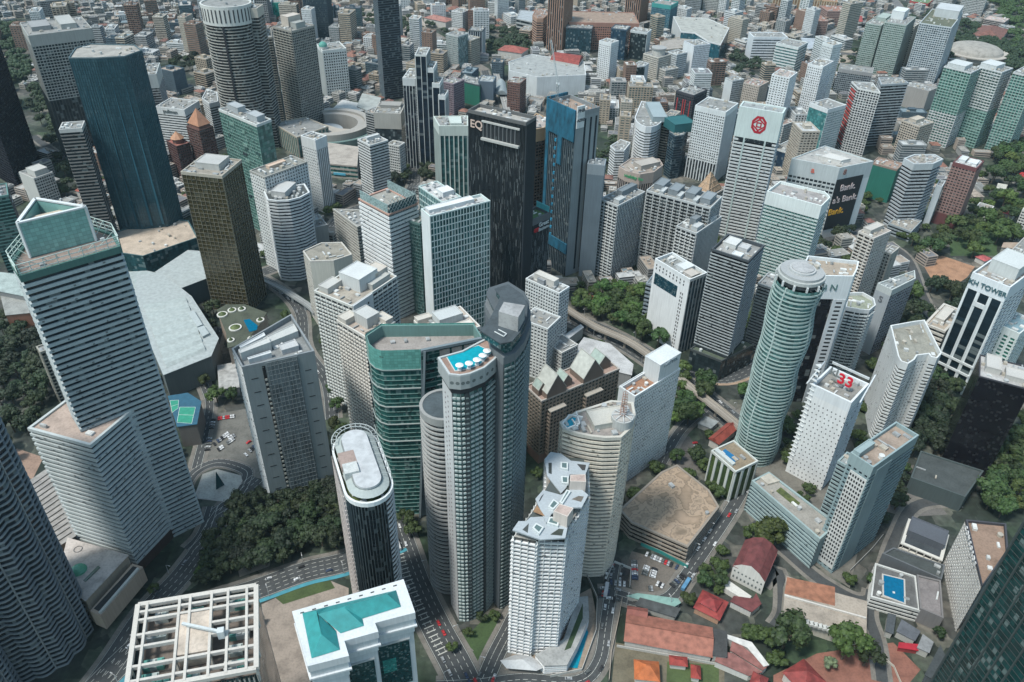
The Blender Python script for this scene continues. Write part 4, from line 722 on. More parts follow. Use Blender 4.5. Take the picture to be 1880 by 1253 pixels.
for a in (0, .35, .62, 1):
    for b in (0, .26, .62, 1): Lb.beam((*gp(a, b), zb), (*gp(a, b), hb), 1.1)
Lb.build('roof_beam_frame', 'wall', root, (.56, .52, .47)); m = MB(); u_ = u.normalized()
plain(root, 'centre_court_roof', [gp(.36, .3), gp(.61, .3), gp(.61, .78), gp(.36, .78)], zb, hb + .6, 'roof', (.55, .46, .38)); m.beam((*gp(.4, .62), hb + 3.5), (*gp(.72, .44), hb + 3.5), 1.2); m.box(gp(.72, .44), 1.5, 1.5, hb, hb + 5, u_); m.build('cleaning_crane_arm', 'wall', root, (.55, .58, .58))
rr = random.Random(4)
for a, b, n in ((.15, .36, 3), (.15, .7, 3), (.22, .12, 3), (.5, .12, 2), (.8, .18, 3), (.84, .55, 3), (.84, .36, 2), (.12, .2, 3), (.5, .9, 2), (.2, .92, 2), (.82, .92, 3)):
    for i in range(n):
        c_ = gp(a + (i - 1) * .055, b); q_ = MB(); q_.box(c_, 1.5, 2.2, zb, zb + 3.4, u_); q_.box(c_, 1.0, 1.6, zb + 3.4, zb + 4.1, u_); q_.build('cooling_unit', 'flat', root, rr.choice([(.1, .3, .26), (.4, .45, .43), (.55, .56, .54)]))
for i in range(26): q_ = MB(); t = (i + .5) / 26; q_.beam((*gp(t, .005), hb - 4), (*gp(t, .005), hb - 12), .4, 2); 
# --- teal roofed building
ht = 118; px = [(570, 1219), (633, 1203), (625, 1176), (687, 1159), (681, 1143), (755, 1124), (737, 1072), (544, 1128)]
P = pw_(px, ht); root = newb(T, 'white stepped building with a bright teal hipped roof and huge dark windows', 'office tower', P, ht)
kk = dict(DEF); walls(root, P, 0, ht - 3, 'wwwwwwww', {**kk, 'blank': (.55, .58, .6), 'dp': .3}); I = offset(P, -2.0); m = MB(); O = offset(P, 1.6)
for (d0, z0, z1) in ((1.6, ht - 4, ht + 1), (1.0, ht - 9, ht - 4.05), (2.0, ht - 10.2, ht - 9.05), (.8, ht - 15, ht - 10.25)): m.prism(offset(P, d0), z0, z1, True, top=(d0 > 1.5))
m.build('cornice', 'wall', root, (.62, .64, .65)); e5 = ht + 1.3; R5 = ht + 7
def tq(*pts): return [at(x, y, z) for x, y, z in pts]
m = MB()
for f in ([(555, 1126, e5), (572, 1209, e5), (590, 1165, R5), (581, 1122, R5)], [(572, 1209, e5), (624, 1193, e5), (590, 1165, R5)], [(590, 1165, R5), (624, 1193, e5), (617, 1159, e5), (584, 1128, R5)], [(584, 1128, R5), (625, 1163, e5), (668, 1149, e5), (632, 1116, R5)], [(632, 1116, R5), (668, 1149, e5), (665, 1136, e5), (638, 1112, R5)], [(638, 1112, R5), (665, 1136, e5), (736, 1114, e5), (711, 1091, R5)], [(711, 1091, R5), (736, 1114, e5), (727, 1084, e5)], [(581, 1122, R5), (584, 1128, R5), (632, 1116, R5), (638, 1112, R5), (711, 1091, R5), (727, 1084, e5), (605, 1113, e5)], [(581, 1122, R5), (605, 1113, e5), (555, 1126, e5)]): m.poly(tq(*f))
m.build('teal_roof', 'flat', root, (.03, .25, .25))
def bigwin(i, u0, u1, z0, z1): w = panel(root, P[i], P[i + 1], u0, u1, z0, z1, 'glass', (.008, .045, .05), off=.15, th=.4, name='window'); fr_ = panel(root, P[i], P[i + 1], u0 - .02, u1 + .02, z1, z1 + .8, 'wall', (.4, .42, .42), off=.9, name='lintel')
bigwin(0, .35, .62, ht - 70, ht - 20); bigwin(2, .08, .88, ht - 95, ht - 21); bigwin(4, .08, .88, ht - 58, ht - 20); bigwin(4, .08, .88, ht - 110, ht - 68)
panel(root, P[2], P[3], .5, .8, ht - 55, ht - 44, 'glass', (.08, .3, .26), off=.5, name='teal_office_pane'); panel(root, P[4], P[5], .15, .5, ht - 44, ht - 33, 'glass', (.03, .2, .18), off=.5, name='teal_office_pane')  # brighter teal panes laid over the dark window glass
sign(root, 'OOOOO', P[4], P[5], .48, ht - 63, 5.5, (.28, .3, .32), .8, name='ring_emblem_lettering')
m = MB()
for i in range(9): t = .06 + i * .11; p = P[7].lerp(P[6], t); m.box(p + Vector((0, -1)), .9, .3, ht + 1, ht + 1.25, (P[6] - P[7]).normalized())
m.build('parapet_slots_pattern', 'wall', root, (.06, .07, .07))
# --- lobed tower bottom left
def star(c, R, n=16, rot=0):
    o = []
    for i in range(n * 6):
        a = 2 * math.pi * i / (n * 6) + rot; t = (i % 12) / 12
        r = R * (1.0 + (.09 * (1 - abs(t * 4 - 1)) if t < .5 else .07 * math.sin((t - .5) * 2 * math.pi)))
        o.append(Vector((c.x + r * math.cos(a), c.y + r * math.sin(a))))
    return o
def lobed(label, c, R, h):
    P = star(c, R); root = newb(T, label, 'skyscraper', P, h); kk = dict(DEF); kk.update(wall=(0.26, 0.28, 0.29), glass=(.012, .018, .024), fh=4, fr=.25, bay=3, dp=.9); walls(root, P, 0, h, 'b', kk); plain(root, 'roof_deck', P, h, h + 1, 'roof', (.2, .2, .2)); m = MB()
    for i in range(0, 96, 12): m.beam((*offset(P, 1)[i], 0), (*offset(P, 1)[i], h), .7)
    m.build('corner_ribs', 'wall', root, (.3, .31, .31))
c0 = V2(at(165, 1178)) + Vector((-33, 2)); lobed('dark skyscraper of pointed and rounded steel ringed lobes cut off by the bottom left corner', c0, 29, 205)  # height cut low, out of view, to shorten the shadow it casts
c1 = V2(at(40, 1275)) + Vector((-16, -6)); lobed('shorter ringed annex tower in front of the big lobed skyscraper', c1, 17, 120)
# --- right half
rows([
 (A_, 'balcony tower with white piers and scalloped balconies, left of the three alike', [(1108, 366), (1135, 379), (1178, 353), (1151, 337)], (1, 1120, 516), dict(sty='cgvv', wall=(0.49, 0.51, 0.51), glass=(.015, .02, .025), rib=(0.60, 0.61, 0.60), balc=(0.58, 0.60, 0.59), band=(0.16, 0.18, 0.19), fr=.3, bay=3, pw=1, ph=[(.3, .4, .6, .95, 7, (.2, .23, .25)), (.6, .1, .9, .35, 4), (.1, .55, .28, .9, 4)])),
 (A_, 'widest balcony slab with tall pale piers and many roof terraces, middle of the three alike', [(1193, 352), (1303, 380), (1325, 364), (1207, 327)], (0, 1177, 493), dict(sty='cgvv', wall=(0.49, 0.51, 0.51), glass=(.015, .02, .025), rib=(0.58, 0.59, 0.58), balc=(0.32, 0.34, 0.34), band=(0.15, 0.17, 0.18), fr=.3, bay=4, pw=1.2, ph=[(.05, .3, .2, .9, 6, (.22, .25, .27)), (.3, .2, .45, .8, 6, (.22, .25, .27)), (.55, .3, .7, .9, 6, (.22, .25, .27)), (.8, .2, .95, .8, 6, (.25, .28, .3)), (.2, .0, .26, .4, 4), (.47, .0, .53, .4, 4), (.72, 0, .78, .4, 4)])),
 (A_, 'shortest balcony tower with white piers and grey roof core, in front of its wider neighbour', [(1243, 415), (1281, 429), (1320, 398), (1290, 384)], (1, 1262, 545), dict(sty='cvvv', wall=(0.49, 0.51, 0.51), glass=(.015, .02, .025), rib=(0.60, 0.61, 0.60), balc=(0.58, 0.60, 0.59), band=(0.16, 0.18, 0.19), fr=.3, bay=3, pw=1, ph=[(.3, .25, .6, .95, 8, (.2, .23, .25)), (.6, .1, .9, .35, 4), (.65, .6, .95, .85, 4)])),
 (Ho, 'beige drum shaped hotel with dark ribs and a green sign', [(1137, 306), (1150, 314), (1175, 320), (1200, 316), (1217, 303), (1210, 292), (1160, 290)], (0, 1133, 380), dict(sty='v', key='drum', sq=False, wall=(0.45, 0.37, 0.32), rib=(0.40, 0.34, 0.30), glass=(.03, .035, .045), bay=3.4, pw=1.2, crown=14, roof=(0.33, 0.28, 0.24), ph=[(.4, .3, .75, .8, 6, (.42, .38, .34))])),
 (Bd, 'low block under a brown lattice pyramid roof', [(1270, 352), (1300, 366), (1330, 345), (1298, 335)], (0, 1268, 400), dict(sty='g', key='pyr', wall=(0.40, 0.36, 0.32))),
 (T, 'tall white blade tower with a red octagonal emblem on its tiled crown', [(1357, 195), (1436, 207), (1443, 198), (1368, 187)], (0, 1315, 430), dict(sty='bbbb', key='emb', wall=(0.56, 0.58, 0.58), glass=(.02, .025, .028), rib=(0.58, 0.66, 0.64), fr=.46, fh=4, dp=1.1, crown=34, crownc=(0.58, 0.65, 0.63), roof=(0.31, 0.33, 0.33), unit=4)),
 (Ho, 'white crowned office block of green glass strips with a hipped end', [(1409, 351), (1508, 378), (1524, 362), (1514, 352), (1433, 333)], (1, 1470, 530), dict(sty='gbbbb', sq=False, wall=(0.58, 0.65, 0.63), glass=(.04, .13, .12), band=(0.58, 0.65, 0.63), rib=(0.30, 0.42, 0.39), fr=.42, bay=3, pw=.35, crown=15, crownc=(0.72, 0.77, 0.75), fh=3.8, roof=(0.33, 0.31, 0.30), par=3)),
 (T, 'dark office tower of tight black and white louvres on a glass podium', [(1306, 457), (1370, 476), (1409, 450), (1337, 432)], (1, 1323, 692), dict(sty='bbbb', wall=(0.34, 0.37, 0.38), glass=(.008, .011, .014), fh=3.0, fr=.30, dp=.7, crown=2, crownc=(0.06, 0.07, 0.08), roof=(0.30, 0.30, 0.29), par=3, unit=10, foot=26, footc=(.02, .028, .032), ph=[(.1, .45, .45, .85, 4, (.6, .6, .58)), (.5, .1, .75, .3, 2, Wh), (.5, .5, .75, .75, 3, (.5, .5, .5))])),
 ('podium_building', 'black glass podium with planted terrace under the louvred dark tower', None, None, dict(key='pod50', pts=pw_([(1268, 640), (1325, 662), (1385, 632), (1325, 605)], 24), h=24, sty='nnnn', glass=(.02, .03, .034), wall=(0.06, 0.07, 0.07), roof=(0.08, 0.10, 0.07))),
 (T, 'white portal framed hotel with a striped blue lower left wing', [(1204, 472), (1269, 517), (1294, 497), (1236, 466)], (1, 1244, 655), dict(sty='wvvv', key='portal', wall=(0.72, 0.74, 0.74), blank=(0.77, 0.78, 0.78), glass=(.03, .06, .08), rib=(0.30, 0.34, 0.36), bay=4, par=3, crown=3, roof=(0.27, 0.28, 0.27), ph=[(.45, .3, .7, .9, 4, (.62, .64, .64)), (.7, .2, .95, .7, 3, (.5, .46, .42))])),
 (T, 'dark blue and white banded wing on the left of the white portal hotel', [(1189, 517), (1236, 537), (1262, 505), (1206, 497)], (0, 1175, 590), dict(sty='bwbw', wall=(0.26, 0.31, 0.35), glass=(.012, .018, .025), fh=4.4, fr=.45, roof=(0.22, 0.24, 0.25), blank=(0.72, 0.74, 0.74), unit=2)),
 (Bd, 'grey striped block with roof hut between the louvred tower and the round green tower', [(1394, 520), (1426, 532), (1444, 512), (1410, 500)], (0, 1376, 640), dict(sty='b', wall=(0.36, 0.38, 0.38), glass=(.02, .022, .025), fh=3.2, fr=.5, roof=(0.31, 0.31, 0.30))),
 (T, 'white curved top tower with BN lettering above a black glass front', [(1470, 500), (1513, 506), (1566, 507), (1573, 494), (1576, 480), (1484, 470)], (1, 1440, 736), dict(sty='nngwww', key='BN', sq=False, wall=(0.70, 0.73, 0.74), blank=(0.72, 0.74, 0.75), glass=(.012, .012, .016), fr=.5, pw=1.4, bay=4, crown=22, roof=(0.35, 0.29, 0.23), par=3)),
 (A_, 'cream tower with a chamfered corner and two pitched roof caps', [(1579, 425), (1604, 437), (1636, 424), (1607, 411)], (1, 1569, 590), dict(sty='cggg', wall=(0.56, 0.52, 0.48), glass=(.05, .045, .04), balc=(0.58, 0.55, 0.50), fr=.5, pw=1.6, bay=3.4, bd=.7, roof=(0.34, 0.31, 0.28), ph=[(.1, .1, .6, .9, 5, (.5, .47, .43))])),
 (A_, 'stepped lower cream wing right of the chamfered cream tower', [(1625, 462), (1636, 466), (1650, 455), (1638, 450)], (0, 1597, 560), dict(sty='g', wall=(0.44, 0.42, 0.38), fr=.5, pw=1.5)),
 (T, 'octagonal black and white striped tower with a pale left flank, by the park', [(1662, 291), (1679, 301), (1713, 300), (1730, 292), (1716, 284), (1680, 284)], (0, 1620, 410), dict(sty='bbbbbw', sq=False, wall=(0.40, 0.43, 0.45), glass=(.01, .012, .016), fh=4.4, fr=.42, dp=1.2, crown=8, crownc=(0.49, 0.52, 0.53), roof=(0.30, 0.28, 0.26), blank=(0.40, 0.43, 0.45))),
 ('podium_building', 'striped podium below the octagonal black and white tower', None, None, dict(pts=pw_([(1632, 410), (1673, 425), (1692, 405), (1650, 395)], 14), h=14, sty='b', fh=4, wall=(0.30, 0.34, 0.36), roof=(0.30, 0.28, 0.25))),
 (A_, 'maroon apartment tower of small beige framed windows with white roof coolers', [(1753, 297), (1793, 310), (1806, 295), (1763, 285)], (0, 1711, 408), dict(sty='ggww', wall=(0.17, 0.07, 0.07), band=(0.28, 0.17, 0.15), rib=(0.28, 0.18, 0.16), blank=(0.20, 0.11, 0.10), fr=.5, pw=1.3, bay=3.6, foot=16, footc=(.14, .05, .05), crown=5, crownc=(0.16, 0.06, 0.06), roof=(0.39, 0.39, 0.39), ph=[(.1, .3, .4, .8, 3, Wh), (.5, .2, .9, .7, 3, Wh)])),
 (Bd, 'thin white slab leaning out behind the octagonal striped tower', [(1720, 340), (1730, 343), (1735, 332), (1726, 330)], (1, 1690, 412), dict(sty='w', wall=(0.52, 0.56, 0.58))),
 (Bd, 'small white block of open balconies alone in the park greenery', [(1789, 383), (1815, 390), (1825, 379), (1800, 372)], (0, 1784, 398), dict(sty='b', wall=(0.58, 0.58, 0.56), fh=3, fr=.5, roof=(0.30, 0.29, 0.27), unit=1)),
 (T, 'bank headquarters with grid window wall and a giant black advertising screen', [(1455, 291), (1542, 308), (1603, 296), (1515, 268)], (2, 1562, 425), dict(sq=False, sty='gwww', key='bank', wall=(0.51, 0.55, 0.55), blank=(0.65, 0.67, 0.67), fr=.42, pw=1.1, bay=5, fh=5, crown=20, roof=(0.39, 0.38, 0.36), unit=12, ph=[(.35, .3, .8, .6, 4, (.6, .58, .55))])),
 (Bd, 'building under renovation behind green netting right of the advertising screen', [(1603, 299), (1647, 312), (1657, 300), (1612, 288)], (1, 1628, 374), dict(sty='wwww', wall=(0.30, 0.22, 0.18), blank=(0.02, 0.16, 0.12), roof=(0.33, 0.23, 0.18))),
 (A_, 'white curved tower of scalloped balconies with a roof garden next to the BN tower', [(1554, 563), (1580, 568), (1596, 569), (1607, 560), (1604, 548), (1584, 537), (1557, 538)], (2, 1560, 690), dict(sty='cccbbbb', sq=False, wall=(0.63, 0.64, 0.63), balc=(0.67, 0.70, 0.68), fr=.42, fh=3.3, bay=4, crown=4, par=3, roof=(0.28, 0.30, 0.23))),
 (Bd, 'grey brick patterned tower with a white banded roof edge', [(1613, 520), (1638, 532), (1680, 511), (1679, 497)], (1, 1592, 650), dict(sty='wggw', sq=False, key='g2', wall=(0.27, 0.29, 0.32), rib=(0.27, 0.29, 0.32), blank=(0.38, 0.41, 0.43), fr=.5, pw=1, bay=4, crown=7, crownc=(0.52, 0.55, 0.53), roof=(0.25, 0.27, 0.27))),
 (T, 'tall white tower signed KH TOWER with black glass strips and pale vertical fins', [(1793, 500), (1855, 530), (1897, 492), (1832, 466)], (0, 1714, 696), dict(sty='vggv', key='KH', wall=(0.72, 0.75, 0.77), glass=(.01, .02, .028), rib=(0.74, 0.77, 0.77), bay=11, pw=2.6, fr=.35, crown=15, roof=(0.33, 0.30, 0.27), par=3, ph=[(.15, .35, .9, .95, 12, (.55, .57, .56))])),
 (Bd, 'cream building with a flat tan roof and open balconies left of the KH tower', [(1704, 595), (1735, 607), (1764, 572), (1733, 556)], (0, 1685, 668), dict(sty='b', wall=(0.58, 0.55, 0.50), roof=(0.39, 0.33, 0.27), fh=4.5, dp=1.4, ph=[(.2, .2, .7, .8, 5)])),
 (T, 'white tower with green glass strips at the right edge below the KH tower', [(1837, 597), (1872, 612), (1900, 590), (1862, 570)], (0, 1795, 700), dict(sty='gggg', wall=(0.65, 0.70, 0.68), glass=(.03, .13, .10), fr=.35, pw=2.4, bay=6, crown=7, roof=(0.20, 0.30, 0.34))),
 (A_, 'cream and brown apartment block clipped by the right edge of the view', [(1856, 470), (1868, 476), (1900, 440), (1880, 430)], (0, 1850, 500), dict(sty='g', wall=(0.45, 0.43, 0.40))),
 (A_, 'white slab tower at the far right margin above the KH tower', [(1880, 385), (1892, 390), (1905, 370), (1890, 366)], (0, 1862, 442), dict(sty='g', wall=(0.58, 0.56, 0.52))),
 (Ho, 'tall white hotel with rounded balcony bays and a plain hexagon patterned side wall', [(1636, 598), (1650, 655), (1655, 663), (1667, 667), (1678, 660), (1683, 652), (1706, 649), (1710, 655), (1720, 657), (1728, 648), (1697, 588), (1680, 590), (1658, 594)], (9, 1668, 790), dict(sty='gbbbgggbbwwww', key='shel', sq=False, wall=(0.66, 0.67, 0.66), glass=(.10, .10, .09), fr=.5, pw=1.7, bay=2.6, fh=3.3, crown=7, par=4, roof=(0.28, 0.27, 0.23), unit=14)),
 (T, 'white perforated tower with kl33 letters on its roof and a stepped right flank', [(1484, 707), (1558, 729), (1602, 706), (1530, 680)], (0, 1434, 866), dict(sty='wbbw', key='kl', wall=(0.67, 0.71, 0.72), blank=(0.77, 0.78, 0.78), glass=(.02, .03, .035), fr=.5, fh=3.6, dp=.9, crown=9, crownc=(0.72, 0.75, 0.77), roof=(0.25, 0.24, 0.22), par=4)),
 (T, 'grey green tower with a checkered square window wall and brown roof courtyard', [(1561, 832), (1604, 855), (1686, 800), (1647, 775)], (1, 1527, 1050), dict(sty='gbbb', key='teal2', wall=(0.26, 0.34, 0.35), band=(0.20, 0.28, 0.30), glass=(.02, .03, .035), fr=.5, pw=2.0, bay=3.6, fh=3.8, crown=9, crownc=(0.27, 0.35, 0.36), roof=(0.33, 0.26, 0.21), par=3, unit=9, ph=[(.02, .02, .3, .35, 5, (.3, .38, .39))])),
 ('podium_building', 'long teal banded podium wing with a roof garden in front of the perforated tower', [(1383, 883), (1505, 988), (1535, 962), (1412, 868)], (0, 1366, 936), dict(sty='bwbw', key='wing', sq=False, wall=(0.30, 0.38, 0.38), glass=(.06, .10, .12), blank=(0.20, 0.28, 0.30), fh=3.3, fr=.4, dp=.8, roof=(0.30, 0.28, 0.25), crown=4, unit=6)),
 ('glass_tower', 'near black mirror tower dotted with reflections above a sloped grey podium', [(1793, 690), (1880, 711), (1900, 670), (1806, 660)], (0, 1719, 850), dict(sty='nnnn', wall=(0.05, 0.05, 0.06), glass=(.009, .008, .011, .14), bay=1.7, fh=1.9, dp=.2, crown=1, roof=(0.43, 0.42, 0.41), par=1, ph=[(.1, .3, .4, .9, 5, (.5, .48, .45)), (.5, .2, .9, .6, 4, (.5, .48, .45))])),  # dotted reflections are only paler pane colours, picked at random
 ('low_building', 'dark grey sloped metal podium under the mirror tower', None, None, dict(pts=pw_([(1672, 880), (1770, 915), (1803, 868), (1690, 832)], 14), h=16, sty='w', wall=(0.07, 0.09, 0.09), roof=(0.06, 0.07, 0.07), unit=2)),
 (Ho, 'white hotel slab with finely slotted left wall, tan roof and edge lettering', [(1775, 955), (1804, 1074), (1850, 1010), (1846, 962)], (1, 1754, 1158), dict(sty='gwww', key='conc', sq=False, wall=(0.67, 0.66, 0.64), rib=(0.58, 0.56, 0.53), glass=(.22, .21, .2), blank=(0.70, 0.70, 0.67), fr=.5, pw=1.0, bay=2.6, fh=3.4, crown=2, crownc=(0.06, 0.06, 0.07), roof=(0.28, 0.19, 0.14), par=2, unit=5)),
 (Ho, 'lower hotel wing with a white balcony grid and black pitched roof', [(1657, 1000), (1720, 1018), (1745, 985), (1672, 958)], (0, 1655, 1022), dict(sty='ggww', wall=(0.65, 0.63, 0.58), glass=(.03, .03, .03), fr=.3, pw=.7, bay=4.5, fh=4.5, dp=1.6, crown=1, unit=0, roof=(0.05, 0.06, 0.07), ph=[(.0, .35, 1, .98, 6, (.10, .11, .13))])),
 ('low_building', 'flat black roofed hall between the pool deck and the balcony grid wing', None, None, dict(pts=pw_([(1622, 1018), (1727, 1064), (1733, 1040), (1640, 1008)], 12), h=13, sty='w', wall=(0.12, 0.13, 0.14), roof=(0.06, 0.07, 0.07), unit=2)),
 ('low_building', 'grey standing seam roofed hall beside the blue rectangular pool', None, None, dict(pts=pw_([(1690, 1118), (1730, 1135), (1725, 1068), (1684, 1058)], 13), h=14, sty='w', wall=(0.20, 0.19, 0.19), roof=(0.22, 0.20, 0.20), unit=1)),
 ('low_building', 'hotel pool deck building with a rectangular bright blue pool', None, None, dict(key='deck', pts=pw_([(1600, 1095), (1688, 1120), (1680, 1058), (1608, 1035)], 12), h=12, sty='b', wall=(0.58, 0.58, 0.56), roof=(0.13, 0.13, 0.13), unit=6)),
 ('glass_tower', 'dark green glass tower leaning into the bottom right corner with diagonal mullions', [(1910, 911), (2060, 1060), (2160, 930), (2040, 780)], (0, 1692, 1285), dict(key='lean', sty='nnnn', sq=False, wall=(0.03, 0.04, 0.04), rib=(0.07, 0.09, 0.09), band=(0.02, 0.03, 0.03), glass=(.007, .04, .04), bay=2.4, pw=.8, fh=4.2, fr=.10, crown=2, roof=(0.20, 0.22, 0.22))),
 ('low_building', 'derelict open sided concrete block with a stained brown roof', None, None, dict(key='der', pts=pw_([(1140, 936), (1160, 958), (1262, 1002), (1318, 930), (1300, 900), (1243, 855), (1215, 868)], 17), h=17, sty='b', sq=False, wall=(0.28, 0.24, 0.20), glass=(.02, .018, .016), fh=4.2, fr=.3, dp=1, roof=(0.30, 0.25, 0.20), crown=1.5, par=.4, unit=2)),
 (Bd, 'boxy building clad in vertical green garden walls with a blue pool on its roof', [(1303, 826), (1352, 864), (1393, 846), (1348, 812)], (1, 1341, 920), dict(sty='vvvv', key='gw', wall=(0.56, 0.58, 0.55), glass=(.03, .06, .02), rib=(0.58, 0.60, 0.57), bay=6.5, pw=2.2, crown=2, roof=(0.25, 0.20, 0.14), unit=3)),
])
r, P, h, dk = REG['drum']; sign(r, 'Holiday Inn', P[1], P[2], .6, h - 6, 5.5, (.05, .35, .15), 1.0)
m = MB(); Pc = REG['pyr'][1]; zt = REG['pyr'][2]; cc = ctr(Pc); r = REG['pyr'][0]; m.frust(offset(Pc, -3), zt, [cc] * 4, zt + 24, False); m.build('pyramid_roof', 'wall', r, (.40, .27, .17)); m = MB(); Oc = offset(Pc, -2.9)
for i in range(4):
    for t in (0, .25, .5, .75): m.beam((*Oc[i].lerp(Oc[(i + 1) % 4], t), zt + .2), (*cc, zt + 24.2) if t == 0 else (*cc.lerp(Oc[i].lerp(Oc[(i + 1) % 4], .5), .4), zt + 15), .5)
    for t in (.25, .5, .75): m.beam((*Oc[i].lerp(cc, t), zt + .4 + 24 * t), (*Oc[(i + 1) % 4].lerp(cc, t), zt + .4 + 24 * t), .5)
m.build('pyramid_lattice', 'wall', r, (.5, .37, .26))
# emblem tower
r, P, h, dk = REG['emb']; p, q = P[0], P[1]; e = (q - p).normalized(); n_ = Vector((e.y, -e.x)); L0 = (q - p).length
for u in (.24, .75): panel(r, p, q, u - .02, u + .02, 0, h - 34, 'wall', (.46, .54, .52), off=1.2, name='vertical_fin')
panel(r, p, q, .10, .92, h - 38, h - 34, 'glass', (.02, .025, .03), off=.9, name='plant_level_glazing')
cc = p.lerp(q, .52) + n_ * 1.3; zc = h - 17; m = MB()
def ringp(r0, r1, n=8, ph=math.pi / 8, sx=.82):
    for i in range(n):
        a, b = 2 * math.pi * i / n + ph, 2 * math.pi * (i + 1) / n + ph
        m.quad(*[(*(cc + e * (rr_ * math.cos(t) * sx)), zc + rr_ * math.sin(t)) for rr_, t in ((r0, a), (r1, a), (r1, b), (r0, b))])
ringp(7.5, 10.5); ringp(2.2, 4.2, 4, math.pi / 4, 1)
for s_ in (-1, 1):
    m.quad(*[(*(cc + e * x), zc + z * s_) for x, z in ((-6.5, .2), (-6.5, 1.8), (0, 7.5), (0, 5.0))][::s_]); m.quad(*[(*(cc + e * x), zc + z * s_) for x, z in ((6.5, .2), (0, 5), (0, 7.5), (6.5, 1.8))][::s_])
m.build('red_emblem', 'flat', r, (.42, .015, .03))
rr = random.Random(8); m = MB()
for i in range(60):
    u, z = rr.random(), h - 3 - rr.random() * 30; a = p + e * L0 * u + n_ * .62; m.quad((*a, z), (*(a + e * 1.5), z), (*(a + e * 1.5), z + 1.5), (*a, z + 1.5))
m.build('tile_pattern', 'wall', r, (.36, .42, .42))
# portal hotel
r, P, h, dk = REG['portal']; p, q = P[0], P[1]
m = MB(); e = (q - p).normalized(); n_ = Vector((e.y, -e.x)); L0 = (q - p).length
for i in range(26):
    for t in (.82, .87): a = p + e * L0 * t + n_ * .62; z = h - 20 - i * 4; m.quad((*a, z), (*(a + e * 1.0), z), (*(a + e * 1.0), z + 2.4), (*a, z + 2.4))
for i in range(9):
    for z in (h - 6.5, h - 10): a = p + e * L0 * (.05 + i * .1) + n_ * .62; m.quad((*a, z), (*(a + e * 1.2), z), (*(a + e * 1.2), z + 2), (*a, z + 2))
m.build('window_pattern', 'glass', r, (.02, .02, .025)); panel(r, p, q, .05, .72, h - 26, h - 14, 'glass', (.012, .05, .07), off=.4, name='sky_lounge_glazing')
# BN tower lettering and the right edge windows
r, P, h, dk = REG['BN']; sign(r, 'B N', P[1], P[2], .3, h - 11, 8, (.12, .2, .2), .8)
panel(r, P[1], P[2], .55, 1, 0, h - 22, 'wall', (.60, .62, .63), off=.5, name='side_wall'); m = MB(); e = (P[2] - P[1]).normalized(); n_ = Vector((e.y, -e.x))
for i in range(36): a = P[1].lerp(P[2], .68) + n_ * .9; z = h - 26 - i * 4; m.quad((*a, z), (*(a + e * 5), z), (*(a + e * 5), z + 1.5), (*a, z + 1.5))
m.build('window_pattern', 'glass', r, (.02, .02, .02))
# KH tower
r, P, h, dk = REG['KH']; p, q = P[0], P[1]; sign(r, 'KH TOWER', p, q, .5, h - 8, 6, (.05, .12, .14), 1.2)
panel(r, p, q, .30, .34, 12, h - 24, 'wall', (.66, .68, .68), off=1.0, name='vertical_fin'); panel(r, p, q, .62, .66, 12, h - 24, 'wall', (.66, .68, .68), off=1.0, name='vertical_fin'); panel(r, p, q, .30, .66, h - 28, h - 24, 'wall', (.66, .68, .68), off=1.05, name='vertical_fin')
panel(r, p, q, 0, 1, 30, 32, 'wall', (.6, .62, .62), off=1.3, name='belt'); panel(r, p, q, 0, 1, 20, 22, 'wall', (.6, .62, .62), off=1.3, name='belt'); panel(r, P[1], P[2], 0, 1, 0, h - 20, 'wall', (.34, .36, .36), off=.1, th=.35, name='side_wall') if 0 else None
# billboard
r, P, h, dk = REG['bank']; p, q = P[1], P[2]
panel(r, p, q, .0, .80, 12, h - 15, 'flat', (.012, .016, .02), off=.8, name='advertising_screen')
sign(r, 'Bank.', p, q, .40, h - 27, 11, (.62, .5, .48), 1.4); sign(r, "a's Bank.", p, q, .42, h - 42, 11, (.62, .5, .48), 1.4); sign(r, 'Bank.', p, q, .24, h - 57, 11, (.75, .38, .03), 1.4)
sign(r, '8', p, q, .18, h - 7, 9, (.25, .12, .1), 1.2, name='company_emblem', lay=None); sign(r, 'a', P[0], P[1], .48, h - 9, 10, (.6, .15, .1), 1.0, name='company_emblem')
# kl33
r, P, h, dk = REG['kl']; p, q = P[0], P[1]; e = (q - p).normalized(); n_ = Vector((e.y, -e.x)); L0 = (q - p).length; m = MB()
for i in range(26):
    for j in range(9):
        a = p + e * L0 * (.06 + j * .115 + (.03 if i % 2 else 0)) + n_ * .95; z = h - 16 - i * 4.2; m.quad((*a, z), (*(a + e * .8), z), (*(a + e * .8), z + 1.1), (*a, z + 1.1))
m.build('window_pattern', 'glass', r, (.03, .03, .035))
sign(r, 'kL', p + (P[3] - p) * .5, q + (P[3] - p) * .5, .30, h + 7, 9, (.18, .2, .2), 0, .4); sign(r, '33', p + (P[3] - p) * .45, q + (P[3] - p) * .45, .60, h + 5, 12, (.6, .01, .03), 0, .5)
m = MB()
for t in (0, 1):
    a, b = p.lerp(P[3], t), q.lerp(P[2], t); m.beam((*a, h + 5), (*b, h + 5), .8) if t else None
m.beam((*P[3], h + 4), (*P[2], h + 4), .9); m.beam((*(p + Vector((-6, -2))), h + 2), (*(P[3] + Vector((-4, 4))), h + 2), .9); m.beam((*(q + Vector((5, -3))), h + 2), (*(P[2] + Vector((8, 8))), h + 2), .9); m.build('roof_beams', 'wall', r, (.62, .65, .66))
